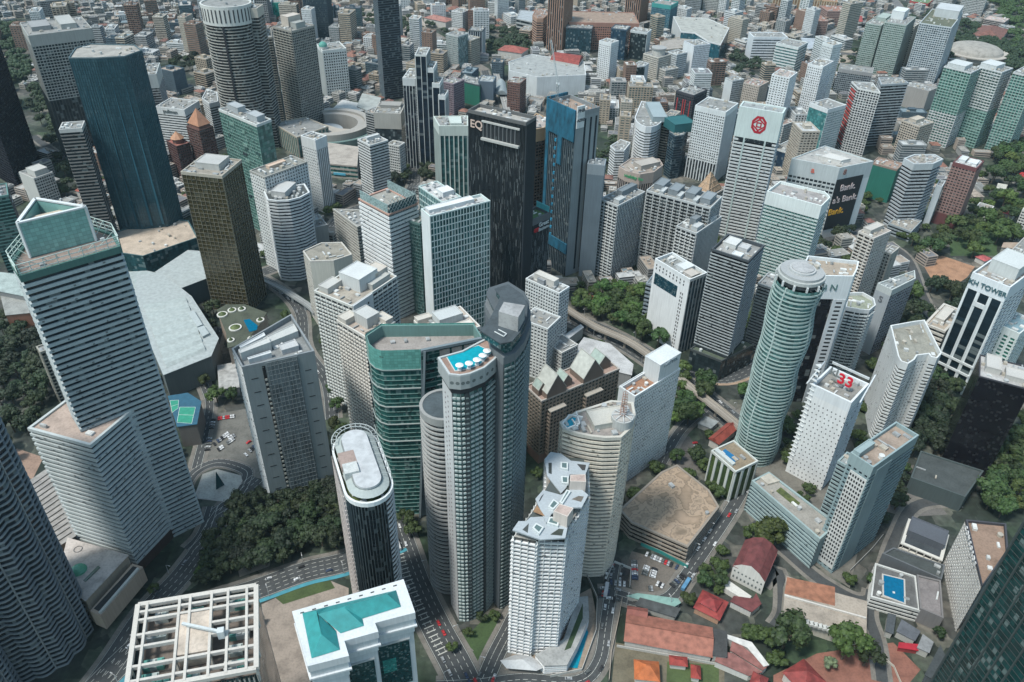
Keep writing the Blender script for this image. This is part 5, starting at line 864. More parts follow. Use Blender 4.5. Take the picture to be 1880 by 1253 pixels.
# stepped flank: saw tooth balconies on left rim of the perforated tower
for i in range(22):
    m = MB(); z = 14 + i * 4.4; a = P[3].lerp(P[0], .9); m.prism([a, a + Vector((-4.5, -1)), a + Vector((-1.5, -5))], z, z + .6, True); m.build('balcony', 'wall', r, (.6, .62, .62))
r, P, h, dk = REG['teal2']; p, q = P[0], P[1]; panel(r, p, q, .22, .98, 4, h - 12, 'wall', (.58, .58, .56), off=.5, name='white_screen_wall'); e = (q - p).normalized(); n_ = Vector((e.y, -e.x)); L0 = (q - p).length; m = MB()
for i in range(int((h - 20) / 3.8)):
    for j in range(6): a = p + e * L0 * (.25 + j * .12) + n_ * .9; z = 8 + i * 3.8; m.quad((*a, z), (*(a + e * L0 * .07), z), (*(a + e * L0 * .07), z + 2.1), (*a, z + 2.1))
m.build('window_pattern', 'glass', r, (.015, .015, .018, .1)); panel(r, P[1], P[2], .12, .45, 0, h - 6, 'wall', (.24, .32, .34), off=.6, name='plain_side_wall')
B(T, 'narrow teal wing of dark slits joining the checkered tower and the perforated tower', 'office tower', [(1538, 846), (1560, 857), (1580, 842), (1556, 832)], (1, 1505, 985), sty='b', wall=(.28, .36, .37), glass=(.02, .03, .035), fr=.45, unit=2, roof=(.3, .33, .33))
r, P, h, dk = REG['lean']
for i_ in (0, 3):
    p, q = P[i_], P[(i_ + 1) % 4]; e = (q - p).normalized(); n_ = Vector((e.y, -e.x)); m = MB(); nn = int((q - p).length / 7)
    for j in range(nn + 1): a = p.lerp(q, j / nn) + n_ * .5; m.beam((*a, 0), (*a, h), .8)
    for z in range(4, int(h), 4): m.beam((*(p + n_ * .3), z), (*(q + n_ * .3), z), .25)
    m.build('mullion_ribs', 'wall', r, (.045, .06, .06))
# hotel with letters along its roof edge
r, P, h, dk = REG['conc']
for i, ch in enumerate('CONCORDE'): sign(r, ch, P[0], P[1], .12 + i * .08, h - 1.5, 4.6, (.6, .6, .6), 1.0, .3)
r, P, h, dk = REG['g2']; sign(r, 'S', P[0], P[1], .5, h - 14, 9, (.15, .16, .17), .8)
# roof pools and gardens
r, P, h, dk = REG['deck']; Q = pw_([(1623, 1093), (1660, 1107), (1659, 1065), (1622, 1056)], h); plain(r, 'pool_kerb', offset(Q if area(Q) > 0 else Q[::-1], 1), dk, h + .05, 'wall', (.5, .48, .45)); sheet(r, 'swimming_pool', Q, h + .08, 'water', (.0, .12, .24))
r, P, h, dk = REG['gw']; Q = pw_([(1325, 828), (1348, 848), (1358, 842), (1332, 823)], h); sheet(r, 'swimming_pool', Q, dk + .3, 'water', (.02, .15, .32)); Q = pw_([(1312, 828), (1345, 855), (1350, 852), (1318, 825)], h); plain(r, 'glass_canopy', Q, dk, h + 1, 'wall', (.5, .54, .53))
for s_ in (0, 1):
    p, q = P[s_], P[s_ + 1]; nb = max(1, round((q - p).length / 6.5))
    for i in range(nb): panel(r, p, q, (i + .25) / nb, (i + .75) / nb, 3, h - 4, 'leaf', (.05, .085, .03), off=.0, th=.3, name='green_wall_panel')
r, P, h, dk = REG['der']
for o in r.children:
    if o.name.startswith('roof_deck'): o.data.materials[0] = M['derelict']; o.color = (.36, .30, .25, 1)
r, P, h, dk = REG['wing']; sheet(r, 'roof_garden', pw_([(1425, 900), (1462, 930), (1470, 922), (1434, 893)], h), dk + .15, 'leaf', (.10, .12, .05)); plain(r, 'round_terrace', pw_([(1396, 878), (1410, 890), (1432, 884), (1412, 870)], h), dk, h + .6, 'roof', (.46, .42, .36))
# --- round green tower with shifted floors
ct_, hr = at_axis((1473, 497), (1384, 833)); root = thing(A_, 'round pale green tower of stacked glass rings that sway in and out', 'apartment tower', (ct_.x, ct_.y, 0)); R0 = 17.2; FOOT.append((circ(ct_, R0), hr))
gl, fl, rb = MB(), MB(), MB(); nf = 50; fh = (hr - 8) / nf; prev = None
for f in range(nf):
    z = f * fh; s_ = math.sin(f / nf * math.pi * 6.2); c = ct_ + Vector((1.0 * s_, .8 * math.cos(f / nf * math.pi * 5))); n_ = 36
    g = circ(c, R0 - 1.1 + .35 * s_, n_); o = circ(c, R0 + .35 * s_, n_); i2 = circ(c, R0 - .4 + .35 * s_, n_)
    for i in range(n_):
        j = (i + 1) % n_; u = i * 1.0; gl.quad((*g[i], z), (*g[j], z), (*g[j], z + fh), (*g[i], z + fh), [(u, f), (u + 1, f), (u + 1, f + 1), (u, f + 1)])
        a = 2 * math.pi * i / n_; hh = 1.3 if (i + f * 5) % 36 > 5 else .5
        fl.quad((*o[i], z), (*o[j], z), (*o[j], z + hh), (*o[i], z + hh)); fl.quad((*o[i], z + hh), (*o[j], z + hh), (*i2[j], z + hh), (*i2[i], z + hh)); fl.quad((*i2[j], z + .3), (*i2[i], z + .3), (*i2[i], z + hh), (*i2[j], z + hh)); fl.quad((*i2[i], z + .3), (*i2[j], z + .3), (*g[j], z + .3), (*g[i], z + .3))
        if i % 9 == 4: rb.box(g[i], .9, .5, z + .3, z + fh, Vector((math.cos(a), math.sin(a))))
gl.build('window_glazing', 'glass', root, (.08, .17, .16)); fl.build('balcony_ring_pattern', 'wall', root, (.34, .44, .42)); rb.build('facade_ribs', 'wall', root, (.42, .5, .48))
plain(root, 'open_top_floor', circ(ct_, R0 - 3, 24), hr - 8, hr - 3, 'wall', (.12, .12, .12)); plain(root, 'crown_ring', circ(ct_, R0 - .8, 36), hr - 4, hr - 1.5, 'wall', (.42, .44, .43)); plain(root, 'crown_disc', circ(ct_, R0 - 2.4, 36), hr - 1.45, hr + .5, 'wall', (.36, .37, .37)); plain(root, 'crown_deck', circ(ct_, 9, 30), hr + .55, hr + 2, 'wall', (.44, .45, .45)); plain(root, 'crown_cap', circ(ct_, 7.6, 30), hr + 2.05, hr + 2.8, 'roof', (.38, .38, .38)); clutter(root, circ(ct_ + Vector((10, 6)), 5, 12), hr + .5, 4, 3)
m = MB()
for i in range(12): a = circ(ct_, R0 - .5, 12)[i]; m.box(a, .6, .6, hr - 8, hr - 4)
m.build('crown_columns_pattern', 'wall', root, Wh)
# --- top right and top centre
rows([
 (A_, 'white round fronted tower of white stripes with a dark vertical glass strip', [(1166, 216), (1169, 223), (1176, 229), (1186, 233), (1196, 233), (1206, 230), (1213, 225), (1216, 217), (1210, 190), (1178, 186)], (0, 1155, 300), dict(sty='bbbbbbbwww', sq=False, wall=(0.70, 0.72, 0.73), blank=(0.65, 0.67, 0.70), glass=(.02, .025, .03), fr=.55, crown=9, fh=4, ph=[(.2, .5, .8, .95, 7, (.3, .36, .38))])),
 (T, 'dark blue rounded tower with an arched glass crown', [(1229, 242), (1240, 250), (1255, 248), (1264, 238), (1255, 222), (1236, 222)], (1, 1236, 330), dict(sty='b', sq=False, wall=(0.05, 0.08, 0.10), glass=(.015, .035, .05), fr=.2, crown=2, ph=[(.2, .1, .8, .9, 12, (.02, .12, .13))])),
 (A_, 'cream slatted slab wedged between the round white tower and the dark rounded one', [(1216, 216), (1232, 221), (1244, 205), (1232, 200)], (0, 1203, 300), dict(sty='b', wall=(0.50, 0.45, 0.38), glass=(.02, .02, .02), crown=8)),
 (T, 'black building marked by thin red vertical lines', [(1245, 168), (1277, 175), (1291, 166), (1268, 153)], (0, 1241, 242), dict(sty='gggg', key='red', wall=(0.05, 0.05, 0.06), fr=.35, crown=4)),
 (Ho, 'white hotel with a dense window grid over white striped lower floors', [(1281, 194), (1330, 206), (1357, 190), (1298, 177)], (0, 1262, 325), dict(sty='gvvw', wall=(0.67, 0.70, 0.70), fr=.45, pw=1.3, bay=3, glass=(.03, .035, .04), crown=7, stack=[(.28, 'vvvv', dict(bay=4))])),
 (T, 'bright white block with plain left wall and gridded right wall near the highway', [(1257, 75), (1276, 85), (1300, 80), (1287, 72)], (1, 1270, 141), dict(sty='wggw', wall=(0.64, 0.67, 0.70), blank=(0.72, 0.74, 0.75), fr=.5, pw=1.4)),
 (Bd, 'white gridded block half hidden left of the bright white block', [(1228, 95), (1243, 101), (1260, 96), (1245, 90)], (1, 1240, 145), dict(sty='g', wall=(0.60, 0.63, 0.64))),
 (Ho, 'cream building with a round drum top in the upper centre', [(1187, 98), (1210, 108), (1230, 98), (1208, 90)], (1, 1208, 150), dict(sty='g', key='drum2', wall=(0.60, 0.56, 0.49), fr=.5)),
 (Bd, 'wide cream office annex with rows of windows below the drum topped building', [(1204, 122), (1222, 130), (1244, 124), (1226, 117)], (1, 1220, 152), dict(sty='g', wall=(0.60, 0.58, 0.53))),
 (T, 'black glass block framed by white edges below the brown complex', [(1158, 56), (1188, 60), (1196, 54), (1166, 50)], (1, 1184, 112), dict(sty='nggn', wall=(0.60, 0.63, 0.63), glass=(.015, .025, .03), dp=.6, crown=4)),
 (Bd, 'small dark cylinder fronted office with white side walls', [(1164, 118), (1172, 122), (1184, 121), (1191, 116), (1175, 112)], (1, 1170, 160), dict(sty='nnwww', sq=False, wall=(0.58, 0.60, 0.61), glass=(.01, .025, .03), crown=2)),
 (A_, 'slender plain white tower left of the dark glass blocks', [(1103, 75), (1123, 80), (1133, 75), (1114, 69)], (0, 1099, 144), dict(sty='gggg', wall=(0.70, 0.72, 0.72), fr=.6, pw=2, bay=4, crown=6)),
 (T, 'tower under construction wrapped in blue nets at the top edge', [(1197, 6), (1232, 10), (1245, 4), (1212, -2)], (1, 1225, 62), dict(sty='gggg', wall=(0.10, 0.20, 0.24), glass=(.02, .10, .15), fr=.3, crown=8, crownc=(0.05, 0.30, 0.28))),
 (A_, 'grey towers pair at the top edge, left one, dark windowed', [(1261, -12), (1290, -8), (1292, -18), (1265, -20)], (0, 1258, 24), dict(sty='g', wall=(0.30, 0.33, 0.34))),
 (A_, 'pale gridded tower at the top edge right beside the dark windowed one', [(1294, -10), (1320, -8), (1322, -18), (1297, -20)], (0, 1293, 24), dict(sty='g', wall=(0.52, 0.53, 0.51))),
 (Ho, 'wide white slab hotel of horizontal stripes near the top', [(1380, 69), (1441, 67), (1437, 59), (1384, 61)], (0, 1372, 118), dict(sty='bwbw', wall=(0.67, 0.70, 0.72), glass=(.04, .06, .08), fh=5, fr=.5, crown=5, dp=1)),
 (T, 'green and white banded square tower beside the wide striped hotel', [(1430, 80), (1467, 87), (1480, 79), (1442, 68)], (1, 1457, 134), dict(sty='b', wall=(0.63, 0.67, 0.66), glass=(.06, .14, .14), fh=5, fr=.5, crown=5)),
 (A_, 'white balcony tower directly behind the emblem tower', [(1419, 137), (1450, 143), (1463, 133), (1432, 126)], (1, 1425, 262), dict(sty='gggg', wall=(0.72, 0.74, 0.74), fr=.55, pw=2, bay=4, glass=(.04, .045, .05), roof=(0.39, 0.33, 0.30))),
 (A_, 'tall white apartment tower of dense small windows, left of the stepped twin', [(1487, 117), (1512, 124), (1527, 112), (1503, 106)], (0, 1457, 240), dict(sty='gggg', wall=(0.72, 0.73, 0.73), fr=.5, pw=1.6, bay=3.4, glass=(.05, .055, .06), crown=4)),
 (A_, 'taller white stepped apartment tower rising behind its neighbour', [(1514, 78), (1530, 84), (1543, 80), (1527, 74)], (1, 1500, 210), dict(sty='g', wall=(0.67, 0.70, 0.70), fr=.5, pw=1.5, crown=5)),
 (A_, 'cream apartment block with terracotta trimmed roof', [(1365, 152), (1394, 158), (1412, 150), (1384, 143)], (1, 1387, 202), dict(sty='g', wall=(0.50, 0.44, 0.38), fr=.5, pw=1.5, roof=(0.33, 0.23, 0.20))),
 (A_, 'slim grey and white apartment tower left of the cream terracotta trimmed block', [(1334, 143), (1345, 149), (1364, 145), (1352, 139)], (1, 1335, 195), dict(sty='wg', wall=(0.52, 0.55, 0.55), blank=(0.67, 0.70, 0.70))),
 (A_, 'green grey gridded tower, left one of the two alike with white roof boxes', [(1594, 42), (1621, 48), (1634, 32), (1611, 27)], (0, 1570, 124), dict(sty='g', wall=(0.36, 0.42, 0.39), glass=(.07, .13, .11), fr=.45, bay=3.2, pw=.5, ph=[(.3, .4, .95, .95, 7)])),
 (A_, 'green grey gridded tower, right one of the two alike with a red emblem wall', [(1631, 41), (1664, 47), (1680, 32), (1640, 24)], (0, 1606, 136), dict(sty='g', wall=(0.36, 0.42, 0.39), glass=(.07, .13, .11), fr=.45, bay=3.2, pw=.5, ph=[(.0, .5, .6, .98, 14, Wh)])),
 (A_, 'narrow white gridded tower between the green grey pair and the big grey tower', [(1668, 45), (1682, 49), (1690, 38), (1676, 34)], (1, 1654, 122), dict(sty='g', wall=(0.60, 0.60, 0.53), fr=.4)),
 (A_, 'large grey white gridded tower with a roof tree terrace near the stadium', [(1690, 42), (1748, 51), (1766, 24), (1712, 16)], (0, 1658, 146), dict(sty='gggg', wall=(0.51, 0.55, 0.57), glass=(.04, .07, .09), fr=.35, bay=3.6, pw=.8, roof=(0.12, 0.13, 0.09), ph=[(.2, .55, .98, .98, 14, (.5, .52, .53))])),
 (A_, 'pale slab at the top right edge beside the forest, left one', [(1713, -14), (1752, -8), (1762, -20), (1722, -26)], (1, 1745, 18), dict(sty='g', wall=(0.52, 0.53, 0.52))),
 (A_, 'pale slab at the top right edge beside the forest, right one', [(1770, -12), (1812, -6), (1820, -20), (1778, -24)], (1, 1796, 34), dict(sty='g', wall=(0.52, 0.53, 0.52))),
 (Bd, 'dark grey lattice walled block in front of the green grey pair', [(1538, 126), (1600, 134), (1606, 124), (1545, 117)], (0, 1525, 172), dict(sty='g', wall=(0.25, 0.28, 0.30), fr=.35, bay=3, crown=6, crownc=(0.30, 0.30, 0.30))),
 (A_, 'white gridded tower with one red painted narrow side, right of the teal panel tower', [(1564, 150), (1576, 162), (1616, 170), (1602, 152)], (2, 1576, 286), dict(sty='bggg', key='rw', wall=(0.63, 0.63, 0.61), band=(0.58, 0.58, 0.57), glass=(.025, .03, .035), fr=.3, bay=4, pw=.9, sq=False)),
 (A_, 'dark grey tower of wavy white balcony bands', [(1619, 155), (1667, 152), (1653, 143), (1614, 143)], (0, 1593, 270), dict(sty='bbbb', sq=False, wall=(0.34, 0.37, 0.39), glass=(.015, .02, .025), fr=.34, fh=4.2, dp=1.1, crown=3)),
 (Bd, 'windowless pale brown building behind the wavy banded tower', [(1668, 156), (1708, 170), (1714, 160), (1676, 148)], (1, 1694, 208), dict(sty='w', wall=(0.34, 0.32, 0.30))),
 (A_, 'tall tower of pale green glass and white edges, left one of the three alike', [(1735, 123), (1786, 133), (1797, 126), (1753, 112)], (0, 1699, 262), dict(sty='gggw', wall=(0.56, 0.58, 0.58), band=(0.24, 0.40, 0.35), rib=(0.36, 0.44, 0.41), glass=(.04, .11, .09), fr=.35, bay=4.5, pw=.6, fh=4, crown=2, ph=[(.05, .1, .7, .9, 6, (.55, .57, .57))], stack=[(.45, 'gggw', dict(band=(0.58, 0.58, 0.58), rib=(0.64, 0.64, 0.63)))])),
 (A_, 'tall tower of pale green glass and white edges, middle one of the three alike', [(1798, 123), (1843, 133), (1853, 126), (1816, 112)], (0, 1762, 264), dict(sty='gggw', wall=(0.58, 0.60, 0.60), band=(0.58, 0.60, 0.60), rib=(0.58, 0.60, 0.58), glass=(.04, .09, .08), fr=.38, bay=4.5, pw=.6, fh=4, crown=2, ph=[(.05, .1, .7, .9, 6, (.55, .57, .57))], stack=[(.5, 'gggw', dict(band=(0.24, 0.40, 0.35), rib=(0.30, 0.42, 0.38)))])),
 (A_, 'tall tower of pale green glass and white edges, right one of the three alike', [(1864, 134), (1905, 142), (1915, 132), (1880, 120)], (0, 1820, 280), dict(sty='gggw', wall=(0.52, 0.53, 0.52), band=(0.24, 0.40, 0.35), rib=(0.40, 0.44, 0.42), glass=(.04, .10, .09), fr=.38, bay=4.5, pw=.6, fh=4)),
 (A_, 'cream coloured gridded apartment tower with rust stained lower corner', [(1658, 223), (1690, 231), (1712, 226), (1683, 211)], (0, 1644, 285), dict(sty='gg', wall=(0.50, 0.44, 0.37), fr=.42, bay=3.6, pw=1, ph=[(.2, .2, .6, .8, 5, (.5, .44, .37))])),
 (A_, 'white tower with a turquoise glass strip on its angled front', [(1498, 190), (1520, 203), (1545, 192), (1518, 178)], (1, 1502, 292), dict(sty='ng', key='tq', wall=(0.65, 0.67, 0.67), glass=(.06, .2, .2), dp=.5, crown=6)),
 (Bd, 'white low block between the teal panel tower and the bank headquarters', [(1420, 222), (1440, 230), (1458, 222), (1440, 214)], (0, 1412, 262), dict(sty='g', wall=(0.58, 0.58, 0.56), roof=(0.31, 0.23, 0.20))),
 (Bd, 'grey roofed dark podium left of the bank headquarters', [(1425, 272), (1455, 284), (1482, 268), (1448, 255)], (0, 1420, 310), dict(sty='n', glass=(.02, .045, .08), roof=(0.30, 0.29, 0.27))),
 (Ho, 'round cornered small white tower left of the striped round tower', [(1121, 268), (1130, 276), (1146, 276), (1157, 262), (1140, 256)], (1, 1118, 330), dict(sty='b', sq=False, wall=(0.64, 0.66, 0.66), fr=.5)),
 (T, 'greyish green glazed tower with a brown top edge, upper centre left of three', [(820, 62), (842, 68), (856, 61), (838, 56)], (0, 820, 122), dict(sty='gn', wall=(0.49, 0.52, 0.51), glass=(.15, .22, .22), fr=.3)),
 (A_, 'beige gridded tower, upper centre middle of three', [(851, 72), (866, 75), (873, 70), (862, 62)], (1, 864, 122), dict(sty='g', wall=(0.48, 0.43, 0.35), fr=.45)),
 (T, 'dark tower with white vertical stripes, upper centre right of three', [(862, 55), (887, 58), (888, 50), (866, 48)], (1, 886, 108), dict(sty='v', wall=(0.10, 0.12, 0.13), rib=(0.52, 0.55, 0.56), glass=(.02, .03, .05), bay=4, pw=1)),
 (A_, 'small white tower at the top left of the striped dark one', [(833, 20), (850, 24), (858, 18), (842, 14)], (0, 832, 54), dict(sty='g', wall=(0.64, 0.65, 0.64), fr=.55)),
 (A_, 'brown gridded tower with white roof rim at the top centre', [(862, 18), (888, 22), (893, 15), (868, 12)], (1, 887, 62), dict(sty='g', wall=(0.22, 0.13, 0.10), fr=.4)),
 (A_, 'white slab at the top centre beside low trees', [(899, 4), (915, 6), (919, 0), (903, -3)], (0, 899, 28), dict(sty='g', wall=(0.60, 0.61, 0.60))),
])
r, P, h, dk = REG['red']
for u in (.12, .45, .58, .85): panel(r, P[0], P[1], u, u + .035, 14, h - 10, 'flat', (.5, .05, .05), off=.9, name='red_strip')
r, P, h, dk = REG['rw']
for i in range(int((h - 12) / 5.5)): panel(r, P[0], P[1], .2, .8, 8 + i * 5.5, 10.5 + i * 5.5, 'flat', (.4, .06, .05), off=1.0, name='red_panel')
r, P, h, dk = REG['drum2']; plain(r, 'round_drum', circ(ctr(P), 12, 24), dk, h + 9, 'wall', (.52, .5, .46)); plain(r, 'drum_rim', circ(ctr(P), 13.5, 24), h + 9, h + 11, 'wall', (.35, .35, .34))
# brown shopping complex with its twin towers
BRN = dict(wall=(0.34, 0.20, 0.15), glass=(.03, .035, .04), roof=(0.28, 0.19, 0.15), fr=.5, pw=1.6, bay=4.5, fh=4.5)
rows([
 ('mall_building', 'long reddish brown mall with an arcade of dark openings and a planted roof', [(1040, 42), (1168, 42), (1166, 22), (1046, 22)], (0, 1042, 92), dict(sty='g', key='mall', **{**BRN, 'wall': (.38, .2, .15), 'crown': 8, 'roof': (.3, .22, .17)})),
 (Ho, 'round fronted orange brown tower at the left of the mall', [(978, 28), (986, 34), (997, 34), (1006, 26), (1000, 16), (984, 16)], (1, 985, 86), dict(sty='bbb', sq=False, **{**BRN, 'wall': (.42, .26, .19), 'crown': 8})),
 (T, 'tall brown ribbed tower crossing the top edge, left twin over the mall', [(1014, -22), (1038, -18), (1048, -26), (1024, -32)], (0, 1013, 92), dict(sty='vvvv', **{**BRN, 'wall': (.36, .2, .14), 'rib': (.40, .24, .17)})),
 (T, 'tall brown ribbed tower crossing the top edge, right twin over the mall', [(1158, -22), (1180, -18), (1188, -26), (1166, -32)], (0, 1154, 48), dict(sty='vvvv', **{**BRN, 'wall': (.36, .2, .14), 'rib': (.40, .24, .17)})),
 (T, 'dark blue glass front block before the brown mall', [(1038, 50), (1086, 53), (1090, 46), (1044, 44)], (0, 1036, 96), dict(sty='n', wall=(0.08, 0.10, 0.12), glass=(.02, .05, .065), bay=3)),
 (T, 'second dark blue glass block right of the mall arcade', [(1122, 52), (1150, 55), (1158, 48), (1130, 45)], (0, 1120, 108), dict(sty='n', wall=(0.05, 0.09, 0.13), glass=(.02, .05, .08))),
 (Bd, 'cream and orange annex block left of the brown mall', [(958, 54), (975, 58), (978, 50), (962, 47)], (0, 957, 70), dict(sty='b', wall=(0.50, 0.40, 0.32))),
 ('low_building', 'pale arena roof hall left of the brown mall towers', None, None, dict(pts=pw_([(948, 36), (985, 44), (1000, 25), (955, 20)], 24), h=26, sty='b', wall=(0.40, 0.42, 0.42), roof=(0.36, 0.39, 0.41), unit=0, fh=9)),
 ('mall_building', 'large white windowless shopping centre with a flat grey roof', None, None, dict(pts=pw_([(934, 118), (936, 134), (986, 146), (1075, 142), (1072, 118), (975, 104)], 30), h=34, sq=False, sty='w', wall=(0.63, 0.65, 0.65), roof=(0.33, 0.34, 0.33), unit=16)),
 (Bd, 'white slotted parking block at the left end of the white shopping centre', [(962, 138), (978, 142), (984, 133), (968, 130)], (0, 960, 172), dict(sty='b', wall=(0.58, 0.60, 0.60), fr=.55)),
 (Bd, 'small block wrapped in bright green netting beside the white shopping centre', [(1040, 142), (1062, 146), (1072, 138), (1050, 135)], (0, 1040, 160), dict(sty='w', wall=(0.02, 0.26, 0.18), roof=(0.10, 0.30, 0.22))),
 ('mall_building', 'white roofed mall with a wavy dark teal glass front near the top', None, None, dict(pts=pw_([(1236, 34), (1250, 62), (1275, 64), (1300, 80), (1322, 86), (1338, 55), (1300, 38)], 34), h=38, sq=False, sty='wnnnnw', wall=(0.65, 0.66, 0.65), glass=(.02, .09, .12), roof=(0.37, 0.37, 0.34), unit=10)),
 (Bd, 'beige patterned block with arched wing below the white roofed mall', None, None, dict(pts=pw_([(1212, 76), (1214, 92), (1290, 84), (1305, 70), (1275, 62)], 26), h=26, sq=False, sty='g', wall=(0.48, 0.42, 0.34), roof=(0.34, 0.31, 0.28))),
])
# red barrel roof on the white shopping centre
def barrel(root, a, b, c, d, z, hh, m_, col, name, n=8):
    q = MB(); L_ = []
    for i in range(n + 1):
        t = i / n; zz = z + hh * math.sin(math.pi * t); L_.append(((*a.lerp(d, t), zz), (*b.lerp(c, t), zz)))
    for i in range(n): q.quad(L_[i][0], L_[i][1], L_[i + 1][1], L_[i + 1][0])
    q.poly([x[0] for x in L_][::-1]); q.poly([x[1] for x in L_]); return q.build(name, m_, root, col)
Q = pw_([(1010, 112), (1062, 122), (1071, 108), (1022, 103)], 34); root = newb('market_hall', 'red barrel roofed hall beside the white shopping centre', 'hall', Q, 40); plain(root, 'hall_wall', Q, 0, 36, 'wall', (.5, .48, .45)); barrel(root, Q[0], Q[1], Q[2], Q[3], 36, 9, 'tile', (.27, .055, .045), 'barrel_roof')
# stadium with a shallow dome
cs = V2(at(1787, 104)); root = newb('stadium', 'low round stadium with a shallow pale dome among trees', 'stadium', circ(cs, 58), 16); plain(root, 'stadium_wall', circ(cs, 58, 40), 0, 9, 'wall', (.4, .36, .32)); plain(root, 'rim_terrace', circ(cs, 62, 40), 9, 11, 'wall', (.45, .41, .36)); m = MB()
for j in range(5): m.frust(circ(cs, 52 * math.cos(j * .31), 40), 11 + 15 * math.sin(j * .31), circ(cs, 52 * math.cos((j + 1) * .31), 40), 11 + 15 * math.sin((j + 1) * .31), j == 4)
m.build('dome_roof', 'roof', root, (.33, .31, .28))
# gable roofed orange housing slabs at the top
for i, (x0, x1, y, d) in enumerate(((1420, 1446, 14, 'first'), (1449, 1475, 17, 'second'), (1481, 1506, 20, 'third'), (1508, 1536, 23, 'fourth'))):
    B(A_, f'cream and orange ribbed housing slab in the top row, {d} from its left end', 'housing slab', [(x0, y - 22), (x1, y - 20), (x1 + 3, y - 28), (x0 + 4, y - 30)], (0, x0 - 2, y), sty='v', wall=(0.48, 0.33, 0.20), rib=(0.50, 0.43, 0.32), glass=(.25, .16, .1), bay=6, pw=2, roof=(0.31, 0.16, 0.11), group='cream and orange housing slabs')
for i, (x0, y0, x1, y1, d) in enumerate(((1486, 52, 1512, 38, 'left half of the stepped pair'), (1515, 34, 1556, 20, 'right half of the stepped pair'))):
    B(A_, f'brown pink slab with terracotta roofs, {d}', 'housing slab', [(x0, y0 - 12), (x1, y1 - 2), (x1 - 4, y1 - 10), (x0 + 2, y0 - 22)], (0, x0 - 4, y0 + 16), sty='g', wall=(0.38, 0.26, 0.23), roof=(0.31, 0.16, 0.12), group='stepped terracotta roofed slabs')
# ------------------------------------------------------------------ low structures
def low(name, label, cat, px, h, m_='roof', col=(.4, .38, .35), wallc=(.45, .44, .41), over=.6, z0=0):
    P = pw_(px, h); P = P if area(P) > 0 else P[::-1]; o = newb(name, label, cat, P, h); plain(o, 'wall', offset(P, -over), z0, h - .01, 'wall', wallc); plain(o, 'roof', P, h, h + .5, m_, col); return o, P
def hip(name, label, cat, px, h, rise, col, wallc=(.55, .52, .48), m_='tile', ridge=.5, gab=False):
    P = rect4(pw_(px, h)); P = P if area(P) > 0 else P[::-1]; o = newb(name, label, cat, P, h + rise); plain(o, 'wall', offset(P, -1), 0, h, 'wall', wallc)
    if (P[1] - P[0]).length < (P[2] - P[1]).length: P = P[1:] + P[:1]
    l, w = (P[1] - P[0]).length, (P[2] - P[1]).length; u = (P[1] - P[0]).normalized(); ins = 0 if gab else min(l / 2 - .01, w * ridge)
    r0, r1 = (P[0] + P[3]) / 2 + u * ins, (P[1] + P[2]) / 2 - u * ins; m = MB(); z, zt = h, h + rise
    m.quad((*P[0], z), (*P[1], z), (*r1, zt), (*r0, zt)); m.quad((*P[2], z), (*P[3], z), (*r0, zt), (*r1, zt)); m.poly([(*P[1], z), (*P[2], z), (*r1, zt)]); m.poly([(*P[3], z), (*P[0], z), (*r0, zt)]); m.poly([(*p, z - .01) for p in P[::-1]])
    m.build('tiled_roof', m_, o, col); c = MB(); c.beam((*r0, zt + .1), (*r1, zt + .1), .5); c.build('ridge_cap', m_, o, tuple(x * .7 for x in col)); return o, P
TR = (.33, .10, .07)
o, P = low('convention_hall', 'pale convention hall with a scalloped ribbed roof beside the slatted tower', 'hall', [(247, 540), (262, 600), (300, 690), (388, 655), (402, 622), (352, 545), (298, 502), (250, 505)], 26, 'flat', (.36, .39, .385), (.12, .14, .14))
m = MB(); a, b, c, d = pw_([(262, 560), (305, 676), (378, 645), (340, 545)], 26.6)
for i in range(7):
    t0, t1 = i / 7, (i + 1) / 7; A, B2, C_, D_ = a.lerp(b, t0), a.lerp(b, t1), d.lerp(c, t1), d.lerp(c, t0); M1, M2 = A.lerp(B2, .5), D_.lerp(C_, .5)
    M1 = A.lerp(B2, .8); M2 = D_.lerp(C_, .8); m.quad((*A, 26.6), (*M1, 28.6), (*M2, 28.6), (*D_, 26.6)); m.quad((*M1, 28.6), (*B2, 26.6), (*C_, 26.6), (*M2, 28.6))
m.build('scalloped_roof', 'flat', o, (.38, .42, .41))
for q in ([(345, 575), (362, 600), (372, 596), (356, 570)], [(362, 602), (372, 618), (384, 612), (374, 598)]): plain(o, 'roof_well', pw_(q, 29), 26.5, 29, 'wall', (.4, .44, .44))
o, P = low('convention_hall', 'curved pale hall roof with glass front between the bronze and slatted towers', 'hall', [(285, 500), (320, 535), (385, 510), (370, 462), (345, 460)], 24, 'flat', (.36, .39, .385), (.07, .10, .11))
o, P = low('convention_hall', 'pale roof with a green oval recess left of the curved hall', 'hall', [(232, 520), (252, 535), (300, 525), (302, 505), (270, 498), (235, 500)], 22, 'flat', (.35, .39, .38), (.1, .12, .12)); sheet(o, 'oval_recess', circ(ctr(P), 9, 24, ry=3.5, rot=.5), 22.6, 'flat', (.1, .28, .22))
low('brick_building', 'brick red building with white tent roofs at the left edge', 'building', [(0, 540), (10, 580), (60, 575), (52, 540)], 18, 'roof', (.3, .3, .28), (.3, .14, .09))
low('convention_hall', 'grey green roof behind the brick building at the left edge', 'hall', [(-5, 500), (-5, 535), (45, 545), (40, 505)], 24, 'roof', (.36, .42, .40), (.2, .2, .2))
hip('garden_hotel', 'reddish orange roof among the dark trees left of the blue tower', 'house', [(138, 350), (150, 356), (162, 350), (150, 345)], 10, 5, TR)
B(Ho, 'white stepped hotel with plain side wall in the trees at the left', 'hotel', [(32, 318), (64, 325), (95, 318), (70, 303)], (0, 52, 372), sty='wgww', wall=(.5, .49, .46), unit=2, ph=[(.3, .2, .9, .9, 7)])
